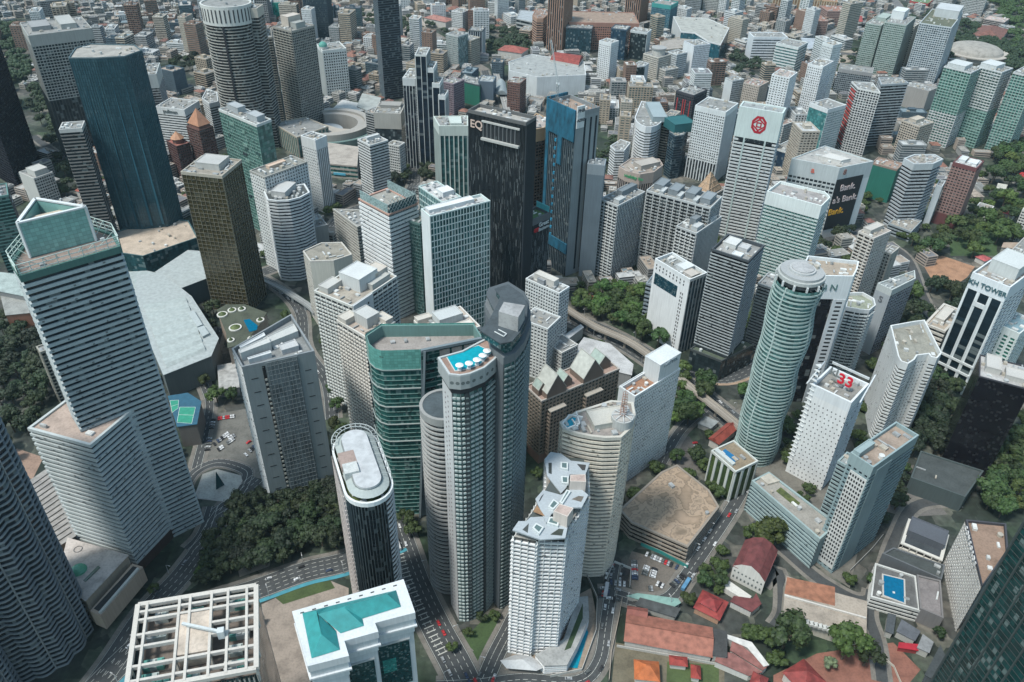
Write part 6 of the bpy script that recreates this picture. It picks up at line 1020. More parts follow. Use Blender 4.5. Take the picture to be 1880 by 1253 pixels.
o, P = low('garden_podium', 'beige drum shaped garden podium with a kidney pool and planted circles', 'podium', [(398, 570), (415, 612), (418, 640), (448, 632), (475, 600), (490, 575), (450, 560), (415, 560)], 28, 'roof', (.075, .085, .06), (.40, .32, .26)); sheet(o, 'swimming_pool', pw_([(447, 588), (458, 610), (472, 606), (473, 598), (458, 586)], 28.8), 28.9, 'water', (.0, .12, .22))
for x, y, rr_, cl in ((432, 602, 11, (.09, .12, .05)), (408, 578, 9, (.09, .12, .05)), (426, 570, 7, (.06, .09, .03)), (444, 568, 6, (.05, .08, .03)), (478, 588, 6, (.06, .09, .03)), (462, 622, 6, (.06, .09, .03)), (424, 625, 5, (.05, .08, .03))):
    c = V2(at(x, y, 29)); plain(o, 'planter_ring', circ(c, rr_ * .42 + 1.2, 20), 28.5, 29.6, 'wall', (.6, .58, .54)); q = MB()
    for j in range(3): q.frust(circ(c, rr_ * .42 * (1 - j * .25), 16), 29.6 + j * .7, circ(c, rr_ * .42 * (.75 - j * .25), 16), 30.3 + j * .7)
    q.build('shrub_mound_foliage', 'leaf', o, cl)
low('covered_walkway', 'pale ribbed metal roof behind the grey slab tower', 'roofed hall', [(399, 672), (402, 716), (440, 712), (436, 665)], 9, 'tile', (.42, .41, .39), (.3, .3, .3))
o, P = low('sports_deck', 'rooftop tennis courts of bright green and blue beside the slatted tower', 'sports deck', [(308, 728), (325, 785), (362, 780), (370, 738), (345, 722)], 22, 'flat', (.025, .10, .155), (.16, .15, .14)); e = None
for q in ([(314, 735), (325, 752), (330, 735)], ): pass
for q in ([(330, 748), (325, 776), (352, 778), (359, 748)], [(312, 736), (316, 758), (327, 750), (328, 735)]): sheet(o, 'green_court', pw_(q, 22.5), 22.56, 'flat', (.03, .26, .17)); Q = pw_(q, 22.5); m = MB(); [m.beam((*Q[i], 22.6), (*Q[(i + 1) % 4], 22.6), .25, .1) for i in range(4)]; m.beam((*((Q[0] + Q[1]) / 2), 22.6), (*((Q[2] + Q[3]) / 2), 22.6), .25, .1); m.build('court_lines', 'flat', o, (.6, .65, .62))
# podium with glass dome and slotted terrace
o, P = low('podium_building', 'stained white roofed podium with a green glass dome and a projecting terrace', 'podium', [(105, 1067), (157, 1105), (237, 1020), (124, 988)], 24, 'roof', (.52, .46, .42), (.4, .33, .26))
c = V2(at(144, 1047, 25)); m = MB()
for j in range(4): a0, a1 = j * .39, (j + 1) * .39; m.frust(circ(c, 5.4 * math.cos(a0), 16), 24.6 + 3.4 * math.sin(a0), circ(c, 5.4 * math.cos(a1) + .01, 16), 24.6 + 3.4 * math.sin(a1), False)
m.build('glass_dome', 'glass', o, (.08, .26, .17)); plain(o, 'dome_kerb', circ(c, 6.2, 20), 24.4, 24.8, 'wall', (.5, .48, .45)); plain(o, 'terrace_box', pw_([(165, 1122), (185, 1131), (262, 1041), (243, 1035)], 20), 6, 20, 'wall', (.42, .33, .26)); sheet(o, 'terrace_floor', pw_([(172, 1118), (184, 1124), (252, 1042), (244, 1040)], 20), 20.05, 'roof', (.04, .04, .04)); m = MB(); Q = pw_([(183, 1126), (254, 1044)], 21); m.beam((*Q[0], 21), (*Q[1], 21), 1.6, 1.4); m.build('terrace_rail', 'wall', o, (.5, .5, .47))
plain(o, 'roof_skylight', pw_([(153, 1066), (157, 1068), (184, 1042), (180, 1039)], 25), 24.5, 25.2, 'glass', (.1, .13, .1)); q = circ(V2(at(143, 1008, 25)), 2.6, 20); m = MB(); [m.beam((*q[i], 24.7), (*q[(i + 1) % 20], 24.7), .4, .2) for i in range(20)]; m.build('roof_ring', 'flat', o, (.12, .12, .12))
o, P = low('podium_building', 'long corrugated grey podium roof behind the lobed skyscraper', 'podium', [(30, 900), (92, 1014), (140, 985), (125, 930), (88, 860)], 22, 'tile', (.34, .32, .30), (.25, .22, .2))
m = MB(); Q = pw_([(34, 903), (92, 1008), (132, 982), (86, 866)], 22.6)
for i in range(14): t = (i + .5) / 14; m.beam((*Q[0].lerp(Q[1], t), 23), (*Q[3].lerp(Q[2], t), 23), 1.6, .8)
m.build('roof_ribs', 'wall', o, (.30, .28, .26))
# plaza left of the beam roof building, monument island
# bottom right: church, halls, pavilions
o, P = low('church', 'white church with arched windows under a maroon gambrel roof', 'church', [(1345, 1040), (1405, 1068), (1427, 1018), (1407, 997), (1370, 992)], 13, 'roof', (.2, .06, .06), (.62, .6, .57))
a, b, c, d = pw_([(1346, 1040), (1404, 1070), (1428, 1012), (1368, 992)], 13); m = MB(); P4 = [(0, 0), (.22, 5), (.5, 8), (.78, 5), (1, 0)]
for i in range(4): t0, z0_ = P4[i]; t1, z1_ = P4[i + 1]; m.quad((*a.lerp(b, t0), 13.5 + z0_), (*d.lerp(c, t0), 13.5 + z0_), (*d.lerp(c, t1), 13.5 + z1_), (*a.lerp(b, t1), 13.5 + z1_))
m.build('gambrel_roof', 'tile', o, (.17, .05, .05)); m = MB(); m.poly([(*a.lerp(b, t), 13.5 + z) for t, z in P4]); m.quad((*a, 0), (*b, 0), (*b, 13.5), (*a, 13.5)); m.build('front_gable', 'wall', o, (.66, .64, .6)); m = MB(); m.poly([(*d.lerp(c, t), 13.5 + z) for t, z in P4][::-1]); m.build('rear_gable', 'wall', o, (.66, .64, .6)); e = (b - a).normalized(); n_ = Vector((e.y, -e.x)); q = MB()
for j, (z, hh) in enumerate(((3, 2.6), (9, 1.8))):
    for i in range(8): p = a + e * ((b - a).length * (.08 + i * .12)) + n_ * .06; q.poly([(*(p + e * x), z + y) for x, y in ((-.6, 0), (.6, 0), (.6, hh * .7), (0, hh), (-.6, hh * .7))])
q.build('window_pattern', 'glass', o, (.03, .03, .03)); plain(o, 'porch_roof', pw_([(1328, 1078), (1372, 1105), (1380, 1095), (1338, 1066)], 5), 0, 5, 'wall', (.6, .58, .54))
low('church_annex', 'maroon roofed L shaped annex below the church', 'annex', [(1340, 1105), (1380, 1125), (1398, 1110), (1388, 1090), (1382, 1100), (1347, 1095)], 6, 'tile', (.17, .05, .05), (.6, .58, .54))
hip('pavilion', 'square bright red two tiered pavilion roof near the church', 'pavilion', [(1273, 1115), (1322, 1142), (1337, 1105), (1290, 1083)], 6, 3, (.29, .045, .04), (.5, .3, .2)); hip('pavilion', 'upper red tier crowning the square pavilion', 'pavilion roof', [(1283, 1106), (1315, 1124), (1327, 1104), (1296, 1088)], 9, 4, (.28, .04, .04))
hip('school_hall', 'very long terracotta roofed hall beside the lane', 'hall', [(1145, 1180), (1308, 1206), (1309, 1154), (1150, 1122)], 7, 4, (.34, .135, .095), gab=True)
hip('school_hall', 'short red roofed block at the upper left end of the long hall', 'hall', [(1152, 1128), (1188, 1136), (1190, 1118), (1150, 1112)], 8, 2, (.26, .09, .07), gab=True)
low('shed', 'dark corrugated shed roof behind the long terracotta hall', 'shed', [(1165, 1112), (1240, 1135), (1250, 1118), (1175, 1098)], 5, 'tile', (.08, .085, .085)); low('fence_canopy', 'pale green translucent canopy along the lane by the long hall', 'canopy', [(1150, 1095), (1230, 1120), (1250, 1108), (1245, 1100), (1170, 1090)], 4, 'flat', (.22, .36, .32))
for q, lb in (([(1345, 1172), (1390, 1210), (1412, 1222), (1400, 1232), (1340, 1195)], 'outer'), ([(1318, 1196), (1345, 1200), (1400, 1235), (1375, 1242), (1312, 1215)], 'inner')): low('curved_hall', f'{lb} of the two curved pinkish terracotta roofed halls', 'hall', q, 6, 'tile', (.27, .115, .10), (.6, .57, .53))
low('curved_gallery', 'white rimmed curved gallery around the terracotta halls', 'gallery', [(1335, 1166), (1380, 1180), (1412, 1222), (1402, 1225), (1372, 1190), (1334, 1173)], 7, 'flat', (.6, .58, .55)); low('dark_roofed_block', 'black roofed block between the long and curved halls', 'building', [(1310, 1155), (1335, 1160), (1335, 1208), (1308, 1205)], 8, 'roof', (.06, .06, .06))
hip('house', 'bright orange pyramid roofed house at the bottom edge', 'house', [(1163, 1248), (1212, 1252), (1210, 1214), (1165, 1212)], 7, 6, (.52, .15, .05)); hip('house', 'small red hip roofed kiosk below the long hall', 'house', [(1228, 1222), (1262, 1224), (1263, 1206), (1229, 1204)], 5, 2, (.32, .05, .04)); hip('house', 'tiny red pyramid roofed hut beside the small red kiosk', 'house', [(1268, 1245), (1287, 1248), (1287, 1222), (1268, 1220)], 5, 3, (.32, .05, .04))
hip('house', 'large red pyramid roof at the bottom edge right of the big round tree', 'house', [(1430, 1235), (1480, 1275), (1520, 1255), (1478, 1212)], 8, 7, (.27, .05, .045)); hip('house', 'red roof cut by the bottom edge below the curved halls', 'house', [(1370, 1262), (1400, 1270), (1415, 1245), (1385, 1236)], 7, 5, (.29, .055, .05))
o, P = low('clubhouse', 'flat roofed block with an orange tiled court and a stained pale terrace', 'building', [(1437, 1128), (1590, 1180), (1592, 1105), (1536, 1090), (1443, 1058)], 11, 'roof', (.36, .31, .26), (.5, .45, .38)); sheet(o, 'orange_court', pw_([(1440, 1090), (1533, 1113), (1533, 1078), (1445, 1060)], 11.5), 11.55, 'tile', (.34, .15, .09)); m = MB(); Q = pw_([(1440, 1093), (1590, 1135)], 12.5); m.beam((*Q[0], 12.2), (*Q[1], 12.2), 1, 1.4); m.build('terrace_wall', 'wall', o, (.6, .57, .53))
for i in range(8): c = V2(at(1474 + i * 8, 1140 + i * 2.4, 13)); q = MB(); q.box(c, 1.6, 1.6, 11.5, 13.4); q.prism(circ(c, 1.1, 10), 13.4, 13.6); q.build('cooling_unit', 'wall', o, (.55, .55, .52))
for q, lb, cl in (([(1625, 1160), (1640, 1165), (1645, 1130), (1630, 1126)], 'narrow black roofed annex below the hotel pool', (.07, .08, .09)), ([(1645, 1160), (1680, 1178), (1690, 1160), (1655, 1138)], 'dark grey shed roofs below the hotel pool', (.12, .13, .15)), ([(1683, 1190), (1706, 1200), (1714, 1180), (1694, 1165)], 'rounded grey shed beside the dark shed roofs', (.25, .26, .27))): low('annex', lb, 'annex', q, 6, 'roof', cl)
low('red_tent', 'long bright red awning in the yard below the hotel', 'awning', [(1648, 1190), (1686, 1196), (1688, 1184), (1650, 1180)], 4, 'flat', (.38, .02, .035), (.3, .05, .05)); low('wedge_building', 'dark slatted wedge building beside the leaning green tower', 'building', [(1697, 1240), (1718, 1252), (1735, 1205), (1726, 1185)], 12, 'roof', (.06, .07, .075), (.08, .09, .1))
hip('shop_house', 'L shaped bright red roofed house beside the foot of the round green tower', 'house', [(1304, 808), (1322, 818), (1348, 790), (1335, 772)], 8, 4, (.32, .07, .05), gab=True); low('grey_canopy', 'grey metal canopy left of the red roofed house', 'canopy', [(1280, 778), (1305, 788), (1320, 775), (1296, 765)], 5, 'tile', (.28, .3, .3))
low('covered_mall', 'large pale octagonal mall roof behind the gabled brown complex', 'mall', [(1050, 650), (1085, 672), (1160, 690), (1163, 670), (1120, 632), (1072, 620)], 18, 'roof', (.46, .46, .46), (.3, .3, .3))
low('ramp_building', 'dark grey ramp roof beside the white annex by the railway', 'building', [(1030, 620), (1040, 626), (1072, 602), (1066, 596)], 12, 'flat', (.4, .42, .43))
hip('bungalow', 'long red roofed bungalow hidden in the roadside trees', 'house', [(1062, 540), (1085, 552), (1094, 546), (1070, 534)], 6, 3, (.36, .05, .05)); hip('bungalow', 'red and white roofed bungalow in the central trees', 'house', [(1113, 562), (1128, 568), (1136, 560), (1122, 555)], 6, 3, (.4, .08, .07))
hip('house', 'scarlet roofed mansion in the hillside park at the right edge', 'house', [(1862, 326), (1885, 335), (1895, 322), (1875, 316)], 8, 4, (.45, .04, .04)); hip('house', 'thin red roofed house in the hillside park', 'house', [(1832, 388), (1862, 398), (1868, 390), (1840, 382)], 7, 3, (.42, .05, .06)); hip('house', 'pink roofed house above the brown clearing', 'house', [(1794, 472), (1808, 482), (1818, 475), (1802, 465)], 6, 3, (.42, .1, .1)); low('villa', 'white terraced villa in the hillside park', 'villa', [(1828, 348), (1845, 352), (1850, 340), (1832, 337)], 9, 'roof', (.5, .48, .42)); low('villa', 'long pale flat roofed villa at the right edge of the park', 'villa', [(1838, 455), (1890, 460), (1890, 446), (1842, 446)], 8, 'roof', (.38, .3, .24))
hip('temple', 'wide red brown hipped temple roof near the stadium', 'temple', [(1785, 65), (1842, 74), (1848, 55), (1800, 46)], 12, 10, (.2, .09, .07)); B(Bd, 'long red walled office block beside the temple roof', 'building', [(1811, 34), (1846, 42), (1850, 34), (1815, 28)], (0, 1808, 48), sty='b', wall=(.4, .35, .33), roof=(.5, .4, .36)); B(Bd, 'red brick green roofed block at the top edge', 'building', [(1676, 2), (1706, 8), (1712, -2), (1682, -8)], (0, 1675, 14), sty='w', wall=(.35, .05, .05), roof=(.12, .2, .1)); hip('school', 'long red roofed school by the upper highway', 'school', [(918, 92), (960, 100), (966, 90), (925, 82)], 14, 7, (.33, .1, .08)); hip('school', 'pinkish red roofed school left of the upper towers', 'school', [(788, 32), (820, 44), (824, 36), (794, 26)], 14, 6, (.36, .17, .14)); hip('sports_hall', 'red barrel like hall by the curved flyover', 'hall', [(1555, 38), (1582, 40), (1585, 30), (1558, 28)], 12, 6, (.4, .08, .07)); low('warehouse', 'blue white warehouse roof left of the stepped finned tower', 'warehouse', [(766, 96), (770, 108), (818, 106), (812, 92), (785, 85)], 16, 'roof', (.46, .5, .54)); low('station_roof', 'pale grey curved railway station roof at the right of the wide striped hotel', 'station', [(1480, 92), (1512, 86), (1508, 72), (1470, 70)], 14, 'roof', (.38, .42, .46))
# temple like brown building with pyramid roofs
r, P, h, dk = B('temple_tower', 'dark brown stepped building crowned by orange pyramid roofs', 'building', [(345, 232), (365, 240), (388, 232), (368, 222)], (1, 384, 330), sty='g', wall=(.13, .07, .06), fr=.45, crown=1, unit=0); cc = ctr(P); m = MB(); m.frust(offset(P, -1), h + 4, [cc] * 4, h + 24, False); m.build('pyramid_roof', 'flat', r, (.40, .20, .12)); plain(r, 'roof_storey', offset(P, -2), h - 2, h + 4, 'wall', (.2, .1, .08))
r, P, h, dk = B('temple_tower', 'lower dark brown block with a small orange turret roof and red terrace', 'building', [(304, 258), (325, 268), (348, 262), (330, 252)], (1, 338, 330), sty='g', wall=(.12, .06, .055), fr=.4, crown=1, roof=(.32, .12, .09), unit=0); cc = ctr(P); m = MB(); m.frust(circ(cc, 9, 8), h + 5, [cc] * 8, h + 14, False); m.build('turret_roof', 'flat', r, (.42, .22, .13)); plain(r, 'turret', circ(cc, 7, 8), h - 2, h + 5, 'wall', (.2, .1, .08))
# ring shaped shopping gallery
ca, cb = V2(at(610, 255)), None; root = thing('ring_gallery', 'ring shaped shopping gallery with grey concentric roof bands around a drum', 'gallery', (ca.x, ca.y, 0)); FOOT.append((circ(ca, 62), 26)); q = MB(); q2 = MB(); q3 = MB(); N_ = 40
for i in range(N_):
    a0, a1 = -1.9 + i * 3.9 / N_, -1.9 + (i + 1) * 3.9 / N_
    def rp(r_, a): return ca + Vector((math.cos(a) * r_, math.sin(a) * r_ * .95))
    for r0, r1, z, mm in ((40, 50, 24, q), (50.5, 60, 27, q), (60.5, 66, 18, q3)):
        A, B2, C_, D_ = rp(r1, a0), rp(r1, a1), rp(r0, a1), rp(r0, a0); mm.quad((*A, z), (*B2, z), (*C_, z), (*D_, z)); mm.quad((*A, 0), (*B2, 0), (*B2, z), (*A, z)); mm.quad((*C_, 0), (*D_, 0), (*D_, z), (*C_, z))
q.build('ring_roof', 'wall', root, (.36, .34, .31)); q3.build('lower_ring', 'glass', root, (.05, .12, .11)); plain(root, 'round_drum', circ(ca + Vector((-6, -4)), 24, 32), 0, 16, 'wall', (.32, .35, .37)); plain(root, 'front_wing', pw_([(588, 238), (625, 250), (660, 245), (655, 238), (622, 236), (595, 228)], 22), 0, 22, 'wall', (.42, .38, .33))
P = pw_([(570, 285), (600, 300), (655, 305), (658, 270), (600, 262), (575, 262)], 20); root = newb('podium_building', 'curved beige podium with green window bands under the slim white tower', 'podium', P, 20); walls(root, P, 0, 18, 'b', {**DEF, 'wall': (.4, .37, .33), 'glass': (.04, .12, .11), 'fh': 6}); plain(root, 'podium_roof', offset(P, .6), 18, 20, 'roof', (.4, .36, .32))
panel(root, P[1], P[2], .2, .6, 5, 8, 'flat', (.1, .4, .55), off=1.2, name='blue_sign_board')
o, P = low('pleated_canopy', 'white folded canopy hall behind the ring gallery', 'canopy', [(611, 200), (640, 208), (668, 204), (660, 190), (628, 184)], 16, 'flat', (.5, .5, .48)); low('mall_hall', 'grey hall right of the folded canopy with a round skylight', 'hall', [(655, 196), (690, 210), (700, 180), (665, 172)], 18, 'roof', (.36, .38, .36))
# ------------------------------------------------------------------ ground, roads
def struct(o, col=None):
    o['kind'] = 'structure'
    if col: o.color = (*col, 1)
    return o
m = MB(); m.poly([(-6000, -1500, 0), (6000, -1500, 0), (6000, 9500, 0), (-6000, 9500, 0)]); struct(m.build('ground', 'ground'))
ROADS = []
mk = MB()
def ribbon(pts, w, z, mb, t0=-.5, t1=.5):
    n = len(pts); L_, R_2 = [], []
    for i in range(n):
        d = (pts[min(n - 1, i + 1)] - pts[max(0, i - 1)]).normalized(); s_ = Vector((d.y, -d.x)); L_.append(pts[i] + s_ * w * t0); R_2.append(pts[i] + s_ * w * t1)
    for i in range(n - 1): mb.quad((*R_2[i], z), (*R_2[i + 1], z), (*L_[i + 1], z), (*L_[i], z))
def smooth(p, k=6):
    o = []
    for i in range(len(p) - 1):
        a, b, c, d = p[max(0, i - 1)], p[i], p[i + 1], p[min(len(p) - 1, i + 2)]
        for j in range(k):
            t = j / k; o.append(.5 * (2 * b + (c - a) * t + (2 * a - 5 * b + 4 * c - d) * t * t + (3 * b - a - 3 * c + d) * t ** 3))
    return o + [p[-1]]
ZR = [.04]
def road(px, w, col=(.062, .066, .068), marks=True, walk=3.0, name='road', wc=(.19, .175, .155)):
    pts = smooth([V2(at(x, y)) for x, y in px]); ZR[0] += .006; z = ZR[0]
    if walk: q = MB(); ribbon(pts, w + walk * 2, z + .02, q); struct(q.build('pavement', 'roof'), wc); z += .03
    q = MB(); ribbon(pts, w, z + .03, q); struct(q.build(name, 'roof'), col); ROADS.append((pts, w / 2 + walk)); z += .04
    if marks:
        d = 0
        for i in range(len(pts) - 1):
            e = pts[i + 1] - pts[i]; l = e.length; e = e / l; s_ = Vector((e.y, -e.x)); t = -d
            nl = max(1, int(w / 3.6))
            for k_ in range(1, nl):
                off = s_ * (-w / 2 + w * k_ / nl); t = 0
                while t < l - 1: a = pts[i] + off + e * t; b = a + e * min(3, l - t); mk.quad(*[(*p, z + .02) for p in (a - s_ * -.14, b - s_ * -.14, b - s_ * .14, a - s_ * .14)]); t += 8
            for sd_ in (-1, 1): off = s_ * sd_ * (w / 2 - .5); a, b = pts[i] + off, pts[i + 1] + off; mk.quad(*[(*p, z + .02) for p in (a + s_ * .12, b + s_ * .12, b - s_ * .12, a - s_ * .12)])
    return pts
r1 = road([(725, 960), (742, 1010), (765, 1075), (800, 1150), (840, 1225), (870, 1290)], 20)
road([(1000, 1075), (965, 1100), (930, 1165), (905, 1215), (875, 1290)], 12)
road([(800, 1262), (880, 1258), (960, 1248), (1060, 1252), (1100, 1215), (1112, 1150), (1120, 1095)], 9); r3 = road([(1098, 1090), (1130, 1092), (1180, 1105), (1228, 1098), (1262, 1055), (1300, 1000), (1340, 940), (1375, 880)], 10)
r4 = road([(150, 1290), (250, 1190), (330, 1130), (470, 1082), (560, 1050), (640, 1030), (735, 990)], 18); road([(60, 1400), (190, 1240), (265, 1130), (330, 1060), (375, 1000), (420, 930), (475, 880)], 16)
road([(345, 930), (338, 905), (358, 868), (400, 850), (448, 862), (452, 880), (430, 915), (395, 940)], 9, walk=1.5); road([(390, 930), (372, 980), (345, 1010)], 9)
road([(360, 860), (375, 800), (385, 740), (372, 690), (395, 640), (405, 600)], 8); road([(470, 505), (520, 535), (552, 575), (560, 640), (600, 700), (610, 770)], 12)
road([(1000, 565), (1060, 590), (1150, 632), (1240, 692), (1330, 762), (1395, 815)], 24); road([(1225, 665), (1290, 690), (1350, 690), (1420, 645), (1500, 560)], 16, wc=(.35, .25, .18)); road([(1215, 850), (1250, 790), (1300, 745)], 9)
road([(750, 180), (757, 240), (762, 300), (758, 345), (725, 365), (640, 390), (600, 430), (560, 470), (470, 505)], 16); road([(1130, 1035), (1120, 1095)], 7, walk=1)
road([(600, -20), (700, 20), (760, 45), (815, 75), (850, 105), (890, 130)], 18, col=(.2, .18, .16), marks=False); road([(740, 30), (790, 30), (830, 10), (880, -20)], 14, col=(.2, .18, .16), marks=False); road([(1500, 80), (1530, 60), (1575, 45), (1640, 25), (1650, 12), (1630, -10)], 18, col=(.16, .16, .16), marks=False)
road([(640, 70), (650, 40), (680, 20)], 12, col=(.2, .19, .17), marks=False); road([(890, 130), (905, 180), (935, 260), (990, 330), (1090, 330)], 14); road([(1300, 95), (1345, 120), (1400, 150), (1440, 200), (1480, 260)], 12, marks=False, col=(.12, .12, .12)); road([(1440, 90), (1500, 110), (1560, 100), (1640, 160), (1690, 210)], 14, marks=False, col=(.1, .1, .1))
road([(1390, 430), (1480, 440), (1590, 440), (1660, 470), (1700, 560), (1770, 640)], 12, marks=False); road([(1380, 960), (1440, 1010), (1520, 1075), (1600, 1100), (1640, 1000), (1680, 930), (1760, 920)], 8, marks=False); road([(1400, 1075), (1430, 1050), (1435, 1120), (1420, 1150)], 6, marks=False)
road([(1620, 1253), (1610, 1180), (1595, 1130), (1600, 1085)], 7, marks=False); road([(60, 250), (130, 300), (210, 330), (300, 300), (345, 240), (330, 180)], 10, marks=False)
# striped lane hatching on the boulevard left of the pool tower
for k_ in range(26):
    t = 6 + k_ * .62; i = int(t); a = r1[min(i, len(r1) - 2)].lerp(r1[min(i + 1, len(r1) - 1)], t - i); e = (r1[min(i + 1, len(r1) - 1)] - r1[min(i, len(r1) - 2)]).normalized(); s_ = Vector((e.y, -e.x)); p, q_ = a - s_ * -1.0, a - s_ * -7.5; mk.quad(*[(*x, .17) for x in (p + e * .35, q_ + e * .35, q_ - e * .35, p - e * .35)])
o = mk.build('road_markings', 'flat'); struct(o, (.5, .5, .46))
m = MB(); ribbon(r4, 18, .2, m, .52, .68); struct(m.build('bus_lane', 'flat'), (.06, .26, .32))
def patch(px, name, col, m_='roof', z=.03, kind='structure'):
    P = pw_(px, 0); P = P if area(P) > 0 else P[::-1]; m = MB(); m.poly([(*p, z) for p in P]); o = m.build(name, m_); o['kind'] = kind; o.color = (*col, 1); return P
NOTREE = []
for i, (px, nm, cl) in enumerate([([(400, 760), (455, 750), (480, 880), (372, 850)], 'parking_ground', (.15, .145, .13)), ([(1160, 1012), (1262, 1042), (1245, 1085), (1165, 1090), (1145, 1050)], 'parking_ground', (.15, .13, .11)), ([(1108, 1030), (1158, 1045), (1150, 1080), (1110, 1075)], 'parking_ground', (.06, .055, .055)), ([(1265, 800), (1300, 860), (1240, 870), (1225, 820)], 'parking_ground', (.12, .11, .1)), ([(370, 1092), (640, 1018), (644, 1030), (385, 1108)], 'brick_paving', (.22, .12, .085)), ([(480, 1110), (590, 1060), (640, 1080), (640, 1290), (500, 1290)], 'plaza', (.30, .25, .21)), ([(1130, 1180), (1330, 1215), (1330, 1290), (1120, 1290)], 'yard', (.15, .13, .09)), ([(1225, 1215), (1320, 1222), (1320, 1290), (1222, 1290)], 'lawn', (.07, .10, .035)), ([(800, 1150), (840, 1215), (875, 1225), (925, 1150), (905, 1120), (860, 1165)], 'lawn', (.05, .085, .03)), ([(780, 1030), (835, 1165), (870, 1195), (830, 1215), (770, 1060)], 'pavement', (.19, .18, .16)), ([(1690, 478), (1730, 470), (1790, 490), (1775, 510), (1745, 530), (1715, 522)], 'bare_earth', (.36, .20, .12)), ([(560, 0), (760, 0), (800, 90), (660, 110), (600, 80)], 'construction_ground', (.36, .31, .27)), ([(430, 1020), (470, 985), (500, 1010), (495, 1040), (440, 1060)], 'clearing', (.25, .23, .2)), ([(490, 1085), (600, 1055), (615, 1080), (520, 1110)], 'lawn', (.06, .09, .03)), ([(1420, 1240), (1500, 1200), (1640, 1180), (1690, 1230), (1640, 1290), (1420, 1290)], 'brick_paving', (.25, .11, .08)), ([(1335, 880), (1370, 860), (1400, 830), (1560, 800), (1600, 900), (1560, 1080), (1380, 960)], 'forecourt', (.16, .15, .13)), ([(930, 1185), (1010, 1120), (1085, 1080), (1095, 1130), (1085, 1225), (1000, 1242), (920, 1232)], 'forecourt', (.3, .24, .19)), ([(1520, 100), (1600, 85), (1600, 110), (1530, 118)], 'construction_ground', (.33, .28, .23)), ([(1120, 545), (1180, 540), (1200, 570), (1140, 560)], 'lawn', (.09, .13, .04)), ([(1740, 400), (1830, 400), (1830, 470), (1745, 470)], 'lawn', (.05, .09, .035)), ([(20, 820), (80, 840), (60, 880), (10, 870)], 'pavement', (.3, .2, .15)), ([(1400, 410), (1580, 420), (1560, 470), (1400, 465)], 'construction_ground', (.09, .09, .09)), ([(1600, 930), (1620, 900), (1700, 900), (1740, 945), (1660, 950)], 'forecourt', (.14, .13, .12))]):
    P = patch(px, nm, cl, z=.02 + .001 * i)
    if nm in ('parking_ground', 'plaza', 'brick_paving', 'bare_earth'): NOTREE.append(P)
patch([(1040, 1226), (1060, 1228), (1080, 1162), (1074, 1148), (1062, 1170), (1054, 1175)], 'pool_water', (.0, .23, .33), 'water', .35); P = pw_([(1037, 1231), (1063, 1233), (1084, 1160), (1074, 1142), (1052, 1172)], 0)
def wall_line(label, px, hh, col, nm='boundary_wall'):
    Q = [V2(at(x, y)) for x, y in px]; m = MB()
    for i in range(len(Q) - 1): m.beam((*Q[i], hh / 2), (*Q[i + 1], hh / 2), .35, hh)
    c = Q[0]; o = m.build(nm, 'wall', None, col, loc=(c.x, c.y, 0)); tag(o, label, 'wall' if 'wall' in nm else 'fence', None, 'thing')
wall_line('teal hoarding fence between the sandy car lot and the derelict block', [(1176, 1002), (1215, 1018), (1262, 1044)], 3.2, (.03, .22, .2), 'hoarding_fence')
wall_line('white boundary wall below the very long terracotta hall', [(1132, 1188), (1232, 1206), (1318, 1222)], 2.2, (.5, .48, .45))
wall_line('white L shaped wall around the dark small lot by the cream hotel', [(1112, 1066), (1128, 1034), (1158, 1046), (1156, 1078)], 2.4, (.55, .55, .53))
wall_line('pale retaining wall curving round the ground level pool', [(1078, 1060), (1096, 1100), (1094, 1160), (1068, 1232), (1010, 1244)], 2.6, (.5, .47, .43))
wall_line('long beige wall beside the lane left of the long terracotta hall', [(1142, 1100), (1135, 1140), (1122, 1200), (1118, 1250)], 2, (.42, .36, .3))
wall_line('curved cream wall on the brick paving right of the pale silvery tree', [(1560, 1190), (1610, 1200), (1640, 1225), (1655, 1260)], 1.8, (.5, .45, .38))
wall_line('concrete wall running down from the grey green checkered tower', [(1620, 985), (1600, 1010), (1560, 1050)], 2.5, (.36, .35, .33))
# monument island
c = V2(at(402, 893)); o = thing('monument', 'dark pointed cone monument on a pale paved traffic island', 'monument', (c.x, c.y, 0)); m = MB(); m.frust(circ(c, 4.2, 3, .3), .3, [c + Vector((.2, 1))] * 3, 15, False); m.build('cone', 'glass', o, (.02, .08, .09)); P = pw_([(362, 905), (374, 872), (398, 864), (440, 875), (443, 884), (425, 912), (412, 920), (366, 915)], 0); plain(o, 'kerb_ring', offset(P if area(P) > 0 else P[::-1], 1), 0, .3, 'wall', (.4, .38, .35)); plain(o, 'paved_island', P, 0, .34, 'roof', (.40, .40, .37))
